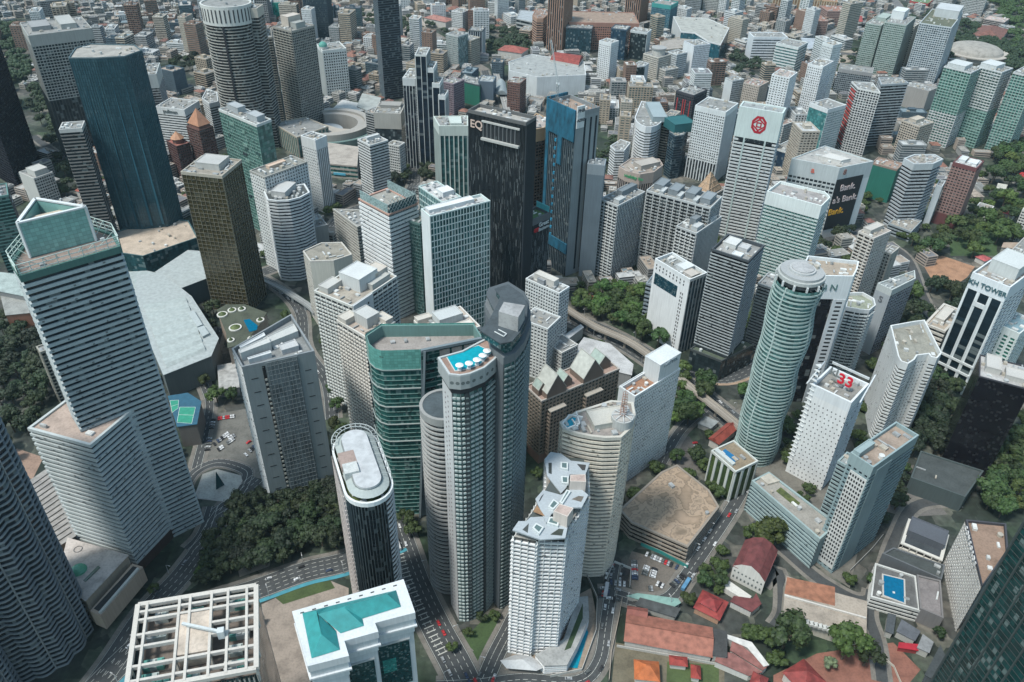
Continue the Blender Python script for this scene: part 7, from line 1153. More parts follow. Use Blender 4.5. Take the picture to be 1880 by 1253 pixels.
# elevated railway
def viaduct(label, px, w, z, col):
    pts = smooth([V2(at(x, y, z)) for x, y in px]); o = thing('elevated_railway', label, 'railway', (pts[0].x, pts[0].y, 0)); q = MB(); ribbon(pts, w, z, q); ribbon(pts, w, z + 1, q, -.5, -.44); ribbon(pts, w, z + 1, q, .44, .5); q.build('deck', 'wall', o, col); q = MB()
    for i in range(len(pts) - 1):
        d = (pts[i + 1] - pts[i]).normalized(); s_ = Vector((d.y, -d.x)) * w / 2
        for sg in (-1, 1): a, b = pts[i] + s_ * sg, pts[i + 1] + s_ * sg; a2, b2 = (a, b) if sg > 0 else (b, a); q.quad((*a2, z - 1.4), (*b2, z - 1.4), (*b2, z + 1), (*a2, z + 1))
    q.build('parapet', 'wall', o, col); q = MB(); ribbon(pts, w, z + .15, q, -.3, -.26); ribbon(pts, w, z + .15, q, -.16, -.12); ribbon(pts, w, z + .15, q, .12, .16); ribbon(pts, w, z + .15, q, .26, .3); q.build('track_rail_pattern', 'wall', o, (.12, .1, .09))
    for i in range(2, len(pts), 3): q = MB(); q.box(pts[i], 1, 1, 0, z - 1); q.build('pier', 'wall', o, col)
    return o
viaduct('elevated railway track curving past the green round tower', [(1030, 560), (1090, 598), (1160, 630), (1240, 690), (1330, 760), (1400, 820)], 8, 10, (.36, .32, .27)); viaduct('elevated twin track running to the grey domed station at the top', [(905, 118), (912, 140), (920, 165), (930, 200), (945, 240)], 10, 12, (.34, .34, .33)); viaduct('grey footbridge roof sweeping right from the bronze tower', [(480, 512), (520, 532), (565, 560), (580, 575)], 6, 9, (.34, .36, .36)); viaduct('curved flyover lanes at the top right', [(1500, 78), (1525, 62), (1550, 48), (1590, 40), (1635, 22)], 12, 8, (.3, .3, .29))
q = [V2(at(x, y, 18)) for x, y in ((909, 172), (932, 172), (928, 150), (911, 150))]; o = newb('station', 'grey barrel roofed railway station over the twin track', 'station', q, 24); barrel(o, q[3], q[0], q[1], q[2], 16, 7, 'wall', (.30, .34, .35), 'barrel_roof')
# ------------------------------------------------------------------ trees
def crown_mesh(name, seed, nleaf, lo=.75):
    r = random.Random(seed); m = MB(); cl = []
    for i in range(15):
        a, u = r.uniform(0, 6.283), r.uniform(-.25, 1); rad = r.uniform(.35, .8) * math.sqrt(max(.1, 1 - max(0, u) ** 2)); cl.append((Vector((math.cos(a) * rad, math.sin(a) * rad, u * .5 * lo + .15)), r.uniform(.26, .46)))
    for i in range(nleaf):
        c, s = cl[r.randrange(15)]; d = Vector((r.gauss(0, 1), r.gauss(0, 1), r.gauss(.35, .8))).normalized(); p = c + d * s * r.uniform(.65, 1.05); n = (d + Vector((r.uniform(-.7, .7), r.uniform(-.7, .7), r.uniform(-.4, .7)))).normalized()
        t = n.cross(Vector((r.random(), r.random(), r.random()))).normalized(); b = n.cross(t); w = r.uniform(.04, .09)
        m.quad(p - t * w - b * w * .7, p + t * w * .8 - b * w, p + t * w + b * w * .8, p - t * w * .7 + b * w)
    for c, s in cl:
        R2 = s * .78; k_ = 7
        rows_ = [(R2 * math.cos(x), R2 * math.sin(x)) for x in (-1.0, -.2, .6, 1.3)]
        ph_ = r.random()
        for j in range(3): m.frust([c.xy + v for v in circ((0, 0), rows_[j][0], k_, ph_)], c.z + rows_[j][1], [c.xy + v for v in circ((0, 0), rows_[j + 1][0], k_, ph_)], c.z + rows_[j + 1][1], j == 2)
    me = bpy.data.meshes.new(name); me.from_pydata(m.v, [], m.f); me.materials.append(M['leaf']); return me
def trunk_mesh():
    m = MB(); m.frust(circ((0, 0), .07, 8), -1.0, circ((0, 0), .045, 8), -.1, False)
    for a in range(5): d = Vector((math.cos(a * 1.26), math.sin(a * 1.26))) * .5; m.beam((0, 0, -.2), (d.x, d.y, .2), .05)
    me = bpy.data.meshes.new('trunk'); me.from_pydata(m.v, [], m.f); me.materials.append(M['wall']); return me
CM = [crown_mesh('crown', s, 900) for s in range(6)]; TM = trunk_mesh(); FM = [crown_mesh('far_crown', s + 9, 150) for s in range(3)]
NT = [0]
def tree(x, y, r, label, group, col=(.035, .062, .022), rng=random):
    o = bpy.data.objects.new('broad_tree', None); S.collection.objects.link(o); hh = r * rng.uniform(1.0, 1.25); o.location = (x, y, hh); tag(o, label, 'tree', group or label); o.rotation_euler.z = rng.uniform(0, 6.28); o.scale = (r, r * rng.uniform(.88, 1.1), r * rng.uniform(.8, 1.1)); o.empty_display_size = .3
    c = bpy.data.objects.new('crown', CM[rng.randrange(6)]); S.collection.objects.link(c); c.parent = o; v = rng.uniform(.62, 1.5); w = rng.uniform(.85, 1.35); c.color = (col[0] * v * w, col[1] * v, col[2] * v, 1)
    t = bpy.data.objects.new('trunk', TM); S.collection.objects.link(t); t.parent = o; t.color = (.1, .08, .06, 1); t.scale.z = hh / (r * 1.0) * 1.0 if False else 1.15; NT[0] += 1
rt = random.Random(21)
def near_road(p, mg=0):
    for pts, w in ROADS:
        for q in pts:
            if (q - p).length_squared < (w + mg) ** 2: return True
    return False
def blocked(p, mg=1.5):
    for P, h in FOOT:
        c = P[0]
        if abs(c.x - p.x) > 130 or abs(c.y - p.y) > 130: continue
        if inside(p, P): return True
        if mg and any((q - p).length < mg + 3 for q in P): return True
    return False
TREEZ = []
def grove(px, r, gap, label, col=(.035, .062, .022), n=60, roads=True):
    P = pw_(px, 0); TREEZ.append(P); xs, ys = [p.x for p in P], [p.y for p in P]; k_ = 0; used = []; t = 0
    while k_ < n and t < n * 25:
        t += 1; p = Vector((rt.uniform(min(xs), max(xs)), rt.uniform(min(ys), max(ys))))
        if not inside(p, P) or blocked(p) or (roads and near_road(p, 1)) or any((p - q).length < gap * 1.12 for q in used): continue
        used.append(p); tree(p.x, p.y, r * rt.uniform(.8, 1.4), label, label, col, rt); k_ += 1
dg, bgn = (.017, .034, .016), (.04, .078, .022)  # dg puts shade into the leaf colour, bgn puts sun into it
grove([(430, 925), (600, 880), (640, 955), (625, 1020), (480, 1050), (375, 1075), (375, 1010)], 7.5, 7, 'dark leafy tree in the grove between the grey slab and the oval tower', dg, 58)
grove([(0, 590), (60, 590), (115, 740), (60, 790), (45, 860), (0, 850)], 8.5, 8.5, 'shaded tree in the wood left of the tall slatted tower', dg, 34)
grove([(1048, 552), (1110, 535), (1180, 556), (1245, 645), (1215, 655), (1150, 608), (1060, 572)], 8, 8, 'bright tree of the roadside strip beside the portal framed hotel', (.04, .08, .025), 30)
grove([(1245, 690), (1292, 685), (1290, 770), (1235, 800), (1230, 740)], 8, 7, 'bright tree packed right of the white grid hotel', bgn, 12, False)
grove([(1650, 452), (1720, 428), (1745, 400), (1800, 400), (1800, 345), (1830, 275), (1885, 270), (1885, 440), (1790, 480), (1735, 465), (1690, 480), (1700, 520), (1680, 560), (1640, 560)], 10, 10, 'tree of the hillside park right of the octagonal striped tower', (.036, .07, .024), 60)
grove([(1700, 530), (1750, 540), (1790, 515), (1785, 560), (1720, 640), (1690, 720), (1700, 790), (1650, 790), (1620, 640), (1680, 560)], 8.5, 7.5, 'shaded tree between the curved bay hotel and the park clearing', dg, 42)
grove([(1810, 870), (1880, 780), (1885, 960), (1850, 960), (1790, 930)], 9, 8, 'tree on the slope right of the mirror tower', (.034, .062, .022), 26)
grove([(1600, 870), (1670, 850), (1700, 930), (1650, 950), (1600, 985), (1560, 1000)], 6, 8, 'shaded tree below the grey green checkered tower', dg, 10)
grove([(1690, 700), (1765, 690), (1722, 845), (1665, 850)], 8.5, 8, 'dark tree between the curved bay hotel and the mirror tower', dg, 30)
for x, y, r, lb in ((1437, 1190, 16, 'biggest dark round tree, left of the pair under the orange tiled court'), (1545, 1210, 14, 'large dark tree right of the pair under the orange tiled court'), (1585, 1222, 10, 'dark tree merging with the large one near the red awning'), (1408, 1003, 13, 'bright round tree beside the church roof'), (1418, 985, 7, 'small bright tree behind the church roof'), (1290, 1078, 7, 'small tree between lane and square red pavilion'), (1318, 1075, 7, 'dark tree at the church forecourt'), (1262, 1110, 6, 'tree at the corner of the lane and pavilion'), (1275, 848, 8, 'dark tree at the car park by the green wall building'), (1240, 850, 7, 'dark tree at the car park entrance'), (1335, 900, 7, 'dark tree below the green wall building'), (1318, 915, 6, 'dark tree beside the derelict block'), (620, 755, 7, 'dark tree left of the oval tower roof'), (615, 790, 7, 'dark tree behind the oval tower'), (610, 725, 6, 'palm shaded tree by the beige cluster'), (400, 740, 9, 'dark round tree above the parking rows'), (428, 738, 7, 'smaller tree above the parking rows'), (355, 700, 7, 'bright tree under the convention roof edge'), (378, 710, 6, 'tree between convention hall and ribbed roof'), (760, 985, 7, 'tree beside the green curved office foot'), (745, 965, 7, 'second tree beside the green curved office foot'), (1360, 730, 8, 'bright tree left of the round green tower'), (1440, 790, 7, 'tree behind the round green tower base'), (1445, 840, 7, 'tree right of the round green tower base'), (285, 1090, 4, 'bright small tree on the boulevard verge'), (372, 1060, 5, 'bright lime tree at the grove corner'), (1720, 1170, 5, 'yellowish tree beside the wedge building'), (1520, 1228, 5, 'pale silvery tree on the brick paving'), (1740, 690, 7, 'tree in the shade under the KH tower'), (1600, 1075, 5, 'bush like tree by the hotel pool wall'), (1390, 985, 6, 'low tree behind the maroon roof'), (1070, 1150, 3, 'small tree by the ground level pool'), (830, 1195, 4, 'small tree on the triangular lawn'), (860, 1170, 4, 'second small tree on the triangular lawn'), (885, 1140, 4, 'third small tree on the triangular lawn')):
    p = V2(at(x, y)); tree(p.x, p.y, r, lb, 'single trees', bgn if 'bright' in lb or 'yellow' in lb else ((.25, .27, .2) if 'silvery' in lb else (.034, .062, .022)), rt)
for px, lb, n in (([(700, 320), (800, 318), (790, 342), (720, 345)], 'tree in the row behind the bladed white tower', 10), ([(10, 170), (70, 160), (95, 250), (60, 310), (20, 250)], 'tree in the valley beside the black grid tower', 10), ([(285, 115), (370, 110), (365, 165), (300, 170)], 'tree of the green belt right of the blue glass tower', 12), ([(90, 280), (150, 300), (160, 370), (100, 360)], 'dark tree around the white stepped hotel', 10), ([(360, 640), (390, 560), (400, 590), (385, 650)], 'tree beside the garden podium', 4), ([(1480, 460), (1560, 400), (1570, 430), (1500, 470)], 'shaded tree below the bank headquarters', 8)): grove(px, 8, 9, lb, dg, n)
def pixf(p, z=0):
    v = Vector((p.x, p.y, z - CH)); d = v.dot(Fv); X, Y = v.x / d, -v.dot(Uv) / d; return CX + FP * (X * cr - Y * sr), CY + FP * (X * sr + Y * cr)
k_ = t = 0; used = []; NT0 = NT[0]
FILL = []
while len(FILL) < 420 and t < 14000:
    t += 1; y = rt.uniform(290, 1050); p = Vector((rt.uniform(-.7, .7) * y, y)); u, v = pixf(p)
    if not (-10 < u < 1890 and 0 < v < 1260) or noise.noise(Vector((p.x / 60, p.y / 60, 5))) < (-.05 if u > 1150 else .05) or blocked(p, 3) or near_road(p, 2) or any(inside(p, Z) for Z in TREEZ) or any(inside(p, Z) for Z in NOTREE) or any((p - q).length < 9 for q in used): continue
    used.append(p); FILL.append(p)
    if NT[0] < 299: tree(p.x, p.y, rt.uniform(5, 9), 'street tree ' + ('in the lower right quarter' if u > 1000 and v > 620 else 'among the upper right towers' if u > 1000 else 'among the left towers' if u < 620 else 'among the central towers'), 'street trees', rt.choice((dg, bgn, (.034, .062, .022))), rt)
# forests far off: nobody could count them
def wood(name, px, n, r, col, pts=None):
    P = pw_(px, 0) if px else []; TREEZ.append(P) if P else None; xs, ys = [p.x for p in P], [p.y for p in P]; vs, fs = [], []; t = k_ = 0
    while k_ < n and t < n * 20:
        t += 1; p = pts[t - 1] if pts else Vector((rt.uniform(min(xs), max(xs)), rt.uniform(min(ys), max(ys))))
        if not pts and (not inside(p, P) or blocked(p, 4) or near_road(p)): continue
        me = rt.choice(CM if pts else FM); R2 = r * rt.uniform(.7, 1.3); n0 = len(vs); a = rt.uniform(0, 6.28); ca_, sa = math.cos(a), math.sin(a); vs += [(p.x + R2 * (v.co.x * ca_ - v.co.y * sa), p.y + R2 * (v.co.x * sa + v.co.y * ca_), R2 * (v.co.z * .9 + .75)) for v in me.vertices]; fs += [tuple(i + n0 for i in f.vertices) for f in me.polygons]; k_ += 1
    me = bpy.data.meshes.new(name); me.from_pydata(vs, [], fs); me.materials.append(M['leaf']); o = bpy.data.objects.new(name, me); S.collection.objects.link(o); tag(o, 'distant tree cover ' + name.replace('_', ' '), None, None, 'stuff'); o.color = (*col, 1)
REST = FILL[max(0, 299 - NT0):]; wood('street_greenery_foliage', None, len(REST), 6.5, (.034, .06, .022), REST) if REST else None; print('NT0', NT0, len(FILL))
wood('forest_foliage', [(1800, -20), (1885, -20), (1885, 90), (1860, 110), (1850, 60), (1820, 20)], 150, 10, (.03, .065, .03)); wood('stadium_foliage', [(1740, 80), (1745, 30), (1800, 60), (1885, 90), (1885, 290), (1860, 150), (1840, 110), (1800, 118), (1730, 115)], 130, 10, (.028, .055, .028))
wood('railway_foliage', [(870, 60), (960, 55), (980, 105), (900, 100)], 80, 9, (.03, .052, .03)); wood('highway_foliage', [(740, 30), (800, 45), (850, 80), (800, 90), (740, 70), (620, 30), (640, 20)], 80, 8, (.03, .05, .03)); wood('upper_left_foliage', [(0, 50), (30, 40), (60, 150), (10, 180)], 60, 10, (.02, .045, .032)); wood('flyover_foliage', [(1500, 110), (1600, 60), (1660, 40), (1740, 10), (1700, 60), (1640, 130), (1540, 120)], 90, 8, (.026, .05, .03)); wood('school_foliage', [(1340, 100), (1400, 95), (1400, 140), (1350, 145)], 40, 8, (.026, .05, .03)); wood('market_foliage', [(1040, 320), (1120, 260), (1160, 250), (1100, 330)], 30, 7, (.03, .055, .028)); wood('valley_foliage', [(60, 160), (130, 180), (140, 300), (90, 280)], 50, 9, (.022, .042, .024))
# ------------------------------------------------------------------ cars
def car_meshes():
    m = MB(); s = [(-2.2, .35), (-2.25, .8), (-1.5, .95), (-.9, 1.0), (1.9, .95), (2.2, .8), (2.2, .35)]
    for sg in (1, -1): f = [(x, sg * .88, z) for x, z in s]; m.poly(f if sg < 0 else f[::-1])
    for i in range(6): a, b = s[i], s[i + 1]; m.quad((a[0], -.88, a[1]), (a[0], .88, a[1]), (b[0], .88, b[1]), (b[0], -.88, b[1]))
    m.box((.1, 0), 1.0, .66, 1.36, 1.45)
    b_ = bpy.data.meshes.new('car_body'); b_.from_pydata(m.v, [], m.f); b_.materials.append(M['flat']); g = MB(); g.frust([(-1.1, -.78), (1.7, -.78), (1.7, .78), (-1.1, .78)], .96, [(-.8, -.64), (1.15, -.64), (1.15, .64), (-.8, .64)], 1.4); gm = bpy.data.meshes.new('window_glazing'); gm.from_pydata(g.v, [], g.f); gm.materials.append(M['wall'])
    w = MB(); w.box((0, 0), .33, .12, -.33, .33); wm = bpy.data.meshes.new('wheel'); q = circ((0, 0), .33, 10); wv = [(p.x, -.1, p.y) for p in q] + [(p.x, .1, p.y) for p in q]; wm.from_pydata(wv, [], [tuple(range(10)), tuple(range(19, 9, -1))] + [(i, (i + 1) % 10, 10 + (i + 1) % 10, 10 + i) for i in range(10)]); wm.materials.append(M['wall']); return b_, gm, wm
CB, CG, CW = car_meshes()
PAL = [('white', (.62, .63, .64)), ('white', (.62, .63, .64)), ('black', (.02, .02, .022)), ('silver', (.32, .33, .34)), ('white', (.6, .6, .6)), ('grey', (.12, .13, .13)), ('red', (.45, .02, .025)), ('dark blue', (.03, .05, .1)), ('white', (.5, .51, .52)), ('silver', (.3, .31, .32)), ('black', (.02, .02, .022)), ('grey', (.1, .11, .11)), ('silver', (.25, .26, .27))]
def car(p, ang, where, rng, pal=None):
    nm, c = pal or rng.choice(PAL); o = bpy.data.objects.new('parked_car' if 'parked' in where else 'car', None); S.collection.objects.link(o); o.location = (p.x, p.y, .2); o.rotation_euler.z = ang; lb = f'{nm} car {where}'; tag(o, lb, 'car', lb)
    for n_, me, cc, lo in (('body', CB, c, (0, 0, 0)), ('window_glazing', CG, (.02, .025, .03), (0, 0, 0)), *[('wheel', CW, (.02, .02, .02), (x, y, .33)) for x in (-1.35, 1.35) for y in (-.8, .8)]):
        b = bpy.data.objects.new(n_, me); S.collection.objects.link(b); b.parent = o; b.color = (*cc, 1); b.location = lo
def carrow(a, b, n, where, rot=math.pi / 2, z=0, skip=.12):
    A, B2 = V2(at(*a)), V2(at(*b)); d = B2 - A; an = math.atan2(d.y, d.x) + rot
    for i in range(n):
        if rt.random() > skip: car(A + d * ((i + .5) / n), an + rt.uniform(-.04, .04), where, rt)
wl = 'parked in the sandy lot below the derelict block'
carrow((1185, 1018), (1255, 1048), 14, wl); carrow((1164, 1030), (1166, 1070), 10, wl, 1.57); carrow((1182, 1058), (1188, 1040), 4, wl); carrow((1197, 1062), (1202, 1044), 4, wl); carrow((1183, 1082), (1198, 1082), 4, wl); carrow((1205, 1072), (1218, 1078), 3, wl); carrow((1232, 1078), (1256, 1056), 6, wl)
carrow((1113, 1045), (1150, 1055), 4, 'parked on the dark small lot by the cream hotel'); carrow((1118, 1070), (1150, 1074), 4, 'parked on the dark small lot by the cream hotel')
wl = 'parked in the marked lot beside the grey slab tower'; carrow((380, 830), (392, 770), 12, wl, skip=.1); carrow((400, 828), (430, 806), 9, wl, 1.2); carrow((392, 818), (420, 796), 8, wl, 1.2); carrow((400, 770), (440, 764), 9, wl); carrow((1275, 812), (1290, 850), 7, wl.replace('marked lot beside the grey slab tower', 'lot by the green wall building')); carrow((418, 806), (432, 800), 3, wl); carrow((450, 838), (468, 820), 5, wl, 1.2); carrow((455, 812), (470, 822), 4, wl)
def moving(pts, w, n, where, off=(.25, -.25)):
    for i in range(n):
        t = rt.uniform(0, len(pts) - 1.01); k_ = int(t); d = pts[k_ + 1] - pts[k_]; s_ = Vector((d.y, -d.x)).normalized(); sg = rt.choice(off); car(pts[k_] + d * (t - k_) + s_ * w * sg, math.atan2(d.y, d.x) + (0 if sg > 0 else math.pi), where, rt)
moving(r1, 20, 16, 'on the boulevard left of the pool tower', (.3, -.3, -.12)); moving(ROADS[1][0], 12, 12, 'on the street between the pool tower and the rippling condominium', (.38, -.38)); moving(ROADS[2][0], 9, 12, 'on the lane around the rippling condominium', (.35, -.25)); moving(r3, 10, 22, 'on the lane below the derelict block', (.4, -.4, .1)); moving(r4, 18, 8, 'on the lower left boulevard'); moving(ROADS[5][0], 16, 5, 'on the curving road by the slatted tower'); moving(ROADS[10][0], 24, 12, 'on the avenue under the elevated railway', (.35, -.35)); moving(ROADS[14][0], 16, 22, 'in the street canyon left of the black hotel', (.3, -.3, .1)); moving(ROADS[9][0], 12, 6, 'on the road behind the beige cluster')
# street lamps and buses
def lamps(pts, w, step, where):
    d = 0
    for i in range(len(pts) - 1):
        d += (pts[i + 1] - pts[i]).length
        if d < step: continue
        d = 0; e = (pts[i + 1] - pts[i]).normalized(); s_ = Vector((e.y, -e.x)); sg = 1 if i % 2 else -1; p = pts[i] + s_ * sg * (w / 2 + .8); o = thing('street_lamp', f'grey street lamp beside {where}', 'street lamp', (p.x, p.y, 0), f'street lamps beside {where}'); m = MB(); m.beam((*p, 0), (*p, 9), .28); m.beam((*p, 9), (*(p - s_ * sg * 2.4), 9.4), .2); m.build('pole', 'wall', o, (.4, .41, .41)); m = MB(); m.box(p - s_ * sg * 2.8, .7, .25, 9.2, 9.5, s_); m.build('lamp_head', 'wall', o, (.5, .5, .5))
for ri, w, wh in ((0, 20, 'the boulevard left of the pool tower'), (1, 12, 'the street behind the pool tower'), (3, 10, 'the lane below the derelict block'), (4, 18, 'the lower left boulevard'), (5, 16, 'the curving road by the slatted tower'), (10, 24, 'the avenue under the elevated railway')): lamps(ROADS[ri][0], w, 24, wh)
for ri, t, c, lb in ((0, 5.4, (.55, .55, .55), 'white city bus on the boulevard left of the pool tower'), (4, 14.3, (.35, .05, .05), 'dark red city bus on the lower left boulevard'), (10, 9.5, (.5, .5, .5), 'white bus on the avenue under the elevated railway'), (10, 16.2, (.4, .04, .05), 'red bus on the avenue near the railway bend'), (14, 15.4, (.5, .5, .52), 'pale bus in the street canyon left of the black hotel'), (3, 22.3, (.1, .25, .4), 'blue minibus on the lane below the derelict block')):
    pts = ROADS[ri][0]; i = min(int(t), len(pts) - 2); e = (pts[i + 1] - pts[i]).normalized(); s_ = Vector((e.y, -e.x)); p = pts[i] + s_ * 3.2; o = thing('city_bus', lb, 'bus', (p.x, p.y, 0)); m = MB(); m.box(p, 5.4, 1.25, .5, 3.1, e); m.box(p, 1.2, .8, 3.1, 3.4, e); m.build('body', 'flat', o, c); m = MB(); m.box(p, 5.2, 1.28, 1.6, 2.5, e); m.build('window_glazing', 'wall', o, (.02, .025, .03)); m = MB(); [m.box(p + e * x + s_ * y, .5, .15, .1, 1.05, e) for x in (-3.6, 3.6) for y in (-1.15, 1.15)]; m.build('wheel_pattern', 'wall', o, (.02, .02, .02))
# ------------------------------------------------------------------ low rise city
rf = random.Random(77); cnt = {'shop_house': 0, 'apartment_block': 0}; far = {}
RC = [((.30, .29, .27), 6), ((.22, .22, .21), 4), ((.40, .39, .37), 5), ((.36, .30, .25), 4), ((.27, .13, .095), 2), ((.22, .11, .09), 2), ((.46, .47, .47), 3), ((.16, .16, .17), 3), ((.2, .26, .29), 1)]
RCs = [c for c, w in RC for _ in range(w)]; WC = [(.50, .49, .46), (.44, .41, .36), (.38, .37, .35), (.54, .54, .53), (.46, .38, .32)]
def pix(p, z=0):
    v = Vector((p.x, p.y, z - CH)); d = v.dot(Fv); X, Y = v.x / d, -v.dot(Uv) / d; return CX + FP * (X * cr - Y * sr), CY + FP * (X * sr + Y * cr)
cand = []
y = 470.0
while y < 2350:
    st_ = 17 if y < 1100 else 21; x = -.72 * y
    while x < .72 * y:
        p = Vector((x + rf.uniform(-4, 4), y + rf.uniform(-4, 4))); x += st_ * rf.uniform(.9, 1.4); u, v = pix(p)
        if not (-25 < u < 1905 and -20 < v < (560 if 480 < u < 1700 else 420)): continue
        cand.append((p, u, v))
    y += st_ * 1.05
def dist_ang(p): return .35 * math.sin(p.x / 260) + .5 * math.sin(p.y / 310 + 1) + .2
hs = []
for p, u, v in cand:
    if near_road(p, 5) or any(inside(p, Z) for Z in TREEZ): continue
    bad = False
    for P, h in FOOT:
        if abs(P[0].x - p.x) > 120 or abs(P[0].y - p.y) > 120: continue
        if inside(p, P) or inside(p, offset(P if area(P) > 0 else P[::-1], 9)): bad = True; break
    if bad: continue
    den = noise.noise(Vector((p.x / 140, p.y / 140, 2.0)))
    if den < -.38 or (v > 250 and den < -.12): continue
    hs.append((p, u, v))
hs.sort(key=lambda t: t[0].length + rf.uniform(0, 1) * 3)
FAR = {}
def house_geo(p, a, w, d, h, kind, mw_, mr, mwin):
    ax_ = Vector((math.cos(a), math.sin(a))); ay_ = Vector((-ax_.y, ax_.x)); P = [p + ax_ * sx * w + ay_ * sy * d for sx, sy in ((-1, -1), (1, -1), (1, 1), (-1, 1))]; mw_.prism(P, 0, h, top=False)
    if kind: ins = min(w, d) * .8; r0, r1 = p - ax_ * (w - ins * .9), p + ax_ * (w - ins * .9); E_ = offset(P, .7); zt = h + min(w, d) * .55; mr.quad((*E_[0], h), (*E_[1], h), (*r1, zt), (*r0, zt)); mr.quad((*E_[2], h), (*E_[3], h), (*r0, zt), (*r1, zt)); mr.poly([(*E_[1], h), (*E_[2], h), (*r1, zt)]); mr.poly([(*E_[3], h), (*E_[0], h), (*r0, zt)])
    else:
        I_ = offset(P, -.5); mr.poly([(*q, h - .8) for q in I_])
        for i in range(4): j = (i + 1) % 4; mw_.quad((*P[i], h), (*P[j], h), (*I_[j], h), (*I_[i], h)); mw_.quad((*I_[j], h - .8), (*I_[i], h - .8), (*I_[i], h), (*I_[j], h))
        for i in range(rf.randint(1, 4)): c = p + ax_ * rf.uniform(-.7, .7) * w + ay_ * rf.uniform(-.7, .7) * d; mw_.box(c, rf.uniform(.6, 1.8), rf.uniform(.5, 1.5), h - .8, h + rf.uniform(.4, 2), ax_)
    for i in range(4):
        q0, q1 = P[i], P[(i + 1) % 4]; e = (q1 - q0).normalized(); n_ = Vector((e.y, -e.x)) * .08; l = (q1 - q0).length; z = 1.2
        if n_.y > 0: continue
        while z + 1.6 < h:
            mwin.quad(*[(*(t + n_), zz) for t, zz in ((q0 + e * .8, z), (q1 - e * .8, z), (q1 - e * .8, z + 1.4), (q0 + e * .8, z + 1.4))]); z += 3.2
reg = lambda u, v: ('left of the ringed tower' if u < 470 else 'between the ringed tower and the black hotel' if u < 900 else 'around the white shopping centre' if u < 1180 else 'below the striped slab hotel' if u < 1500 else 'near the tall green glass trio')
KEEP = [(1740, 70, 1855, 118), (1785, 38, 1850, 78), (930, 92, 1095, 152), (903, 148, 937, 182), (955, 0, 1195, 100), (1235, 28, 1340, 88), (1368, 55, 1445, 118), (590, 185, 665, 300), (1250, 70, 1305, 142), (1095, 65, 1135, 148), (570, 70, 640, 190), (1690, 110, 1880, 290), (1530, 120, 1670, 285)]
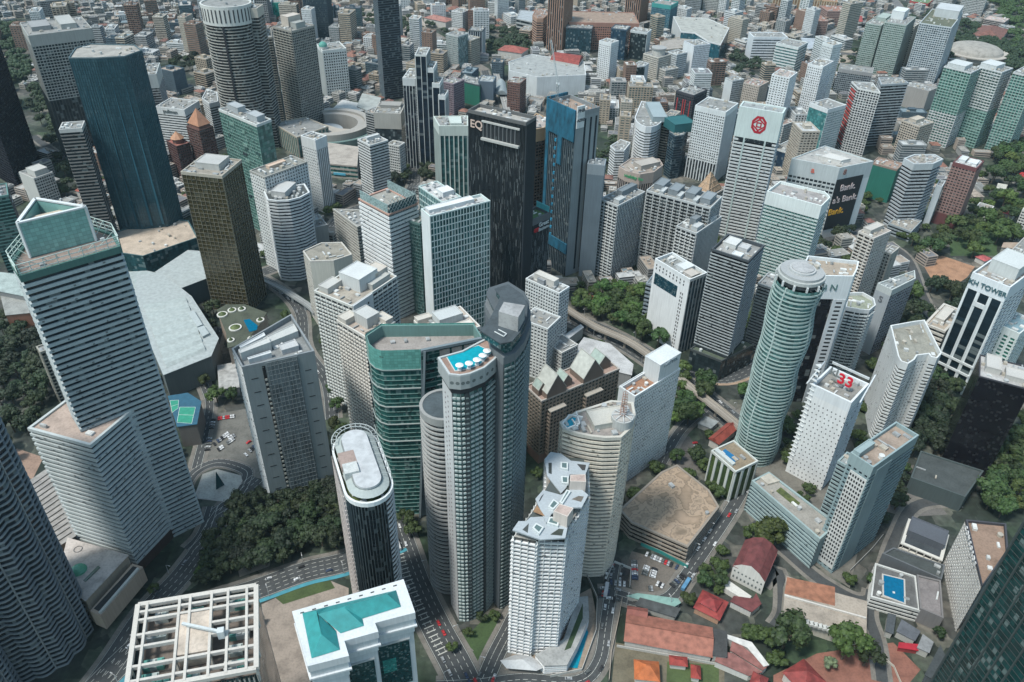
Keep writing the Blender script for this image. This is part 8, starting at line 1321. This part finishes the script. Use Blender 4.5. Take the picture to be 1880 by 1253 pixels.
for p, u, v in hs:
    big = rf.random(); a = dist_ang(p) + rf.choice((0, math.pi / 2)); c = rf.choice(RCs); wc = rf.choice(WC)
    if big < (.17 if v < 200 else .09) and v < 330 and cnt['apartment_block'] < 230 and not any(x0 < qx < x1 and y0 < qy < y1 for x0, y0, x1, y1 in KEEP for qx, qy in (pix(p, 22), pix(p, 44))):
        cnt['apartment_block'] += 1; w, d, h = rf.uniform(7, 20), rf.uniform(7, 13), rf.choice((16, 22, 30, 45, 65)) * rf.uniform(.85, 1.15); ax_ = Vector((math.cos(a), math.sin(a))); ay_ = Vector((-ax_.y, ax_.x)); P = [p + ax_ * sx * w + ay_ * sy * d for sx, sy in ((-1, -1), (1, -1), (1, 1), (-1, 1))]
        hue = rf.choice(('white', 'white', 'cream', 'grey', 'brown', 'dark blue', 'beige')); cl = {'white': (.62, .64, .64), 'cream': (.48, .43, .36), 'grey': (.33, .34, .34), 'brown': (.26, .17, .13), 'dark blue': (.08, .12, .15), 'beige': (.42, .35, .27)}[hue]; lb = f'{hue} gridded mid rise block {reg(u, v)}'
        B('apartment_block', lb, 'apartment block', None, h=h, pts=P, sty=rf.choice('ggb'), wall=cl, fr=rf.choice((.35, .5, .6)), pw=rf.choice((.6, 1.5, 2.2)), bay=rf.choice((3, 4.5, 6)), glass=rf.choice(((.02, .025, .03), (.03, .06, .07), (.05, .1, .1))), roof=c, unit=3, group=lb, ph=[(.3, .3, .6, .7, 4)]); continue
    w, d = rf.choice((5, 6, 8, 9, 13)) * rf.uniform(.9, 1.1), rf.uniform(4.5, 8); h = rf.choice((6, 8, 9, 12, 14, 18)) * rf.uniform(.85, 1.15); kind = c in ((.27, .13, .095), (.22, .11, .09)) or rf.random() < .15
    if kind: h = min(h, 9)
    if cnt['shop_house'] < 298:
        cnt['shop_house'] += 1; lb = ('red pitched roof' if c in ((.27, .13, .095), (.22, .11, .09)) else 'grey pitched roof' if kind else 'flat roofed') + f' low house {reg(u, v)}'
        o = thing('shop_house', lb, 'house', (p.x, p.y, 0), lb); a1, a2, a3 = MB(), MB(), MB(); house_geo(p, a, w, d, h, kind, a1, a2, a3); a1.build('wall', 'wall', o, wc); a2.build('roof', 'tile' if kind else 'roof', o, c); a3.build('window_pattern', 'wall', o, (.05, .055, .06))
    else:
        k1, k2 = ('wall', wc), ('tile' if kind else 'roof', c)
        for kk_ in (k1, k2, ('win', (.05, .055, .06))): FAR.setdefault(kk_, MB())
        house_geo(p, a, w, d, h, kind, FAR[k1], FAR[k2], FAR[('win', (.05, .055, .06))])
root = bpy.data.objects.new('distant_rooftops', None); S.collection.objects.link(root); tag(root, 'mass of far low rise rooftops spreading towards the top of the view', None, None, 'stuff')
for (m_, c), mb in FAR.items(): mb.build('far_' + {'wall': 'walls', 'roof': 'flat_roofs', 'tile': 'pitched_roofs', 'win': 'windows'}[m_], 'wall' if m_ == 'win' else m_, root, c)
# ------------------------------------------------------------------ haze
m = MB(); m.prism([(-6100, -1600), (6100, -1600), (6100, 9600), (-6100, 9600)], -2, 466, True); me_o = m.build('haze', 'wall'); me_o['kind'] = 'stuff'; me_o['label'] = 'thin bluish city haze'
hm = bpy.data.materials.new('haze'); hm.use_nodes = True; nt = hm.node_tree; nt.nodes.remove(nt.nodes['Principled BSDF']); pv = nt.nodes.new('ShaderNodeVolumePrincipled'); pv.inputs['Density'].default_value = 2.4e-5; pv.inputs['Color'].default_value = (.6, .82, .92, 1); nt.links.new(pv.outputs[0], nt.nodes['Material Output'].inputs['Volume']); me_o.data.materials.clear(); me_o.data.materials.append(hm)
print('COUNTS', cnt, 'trees', NT, 'houses', len(hs))
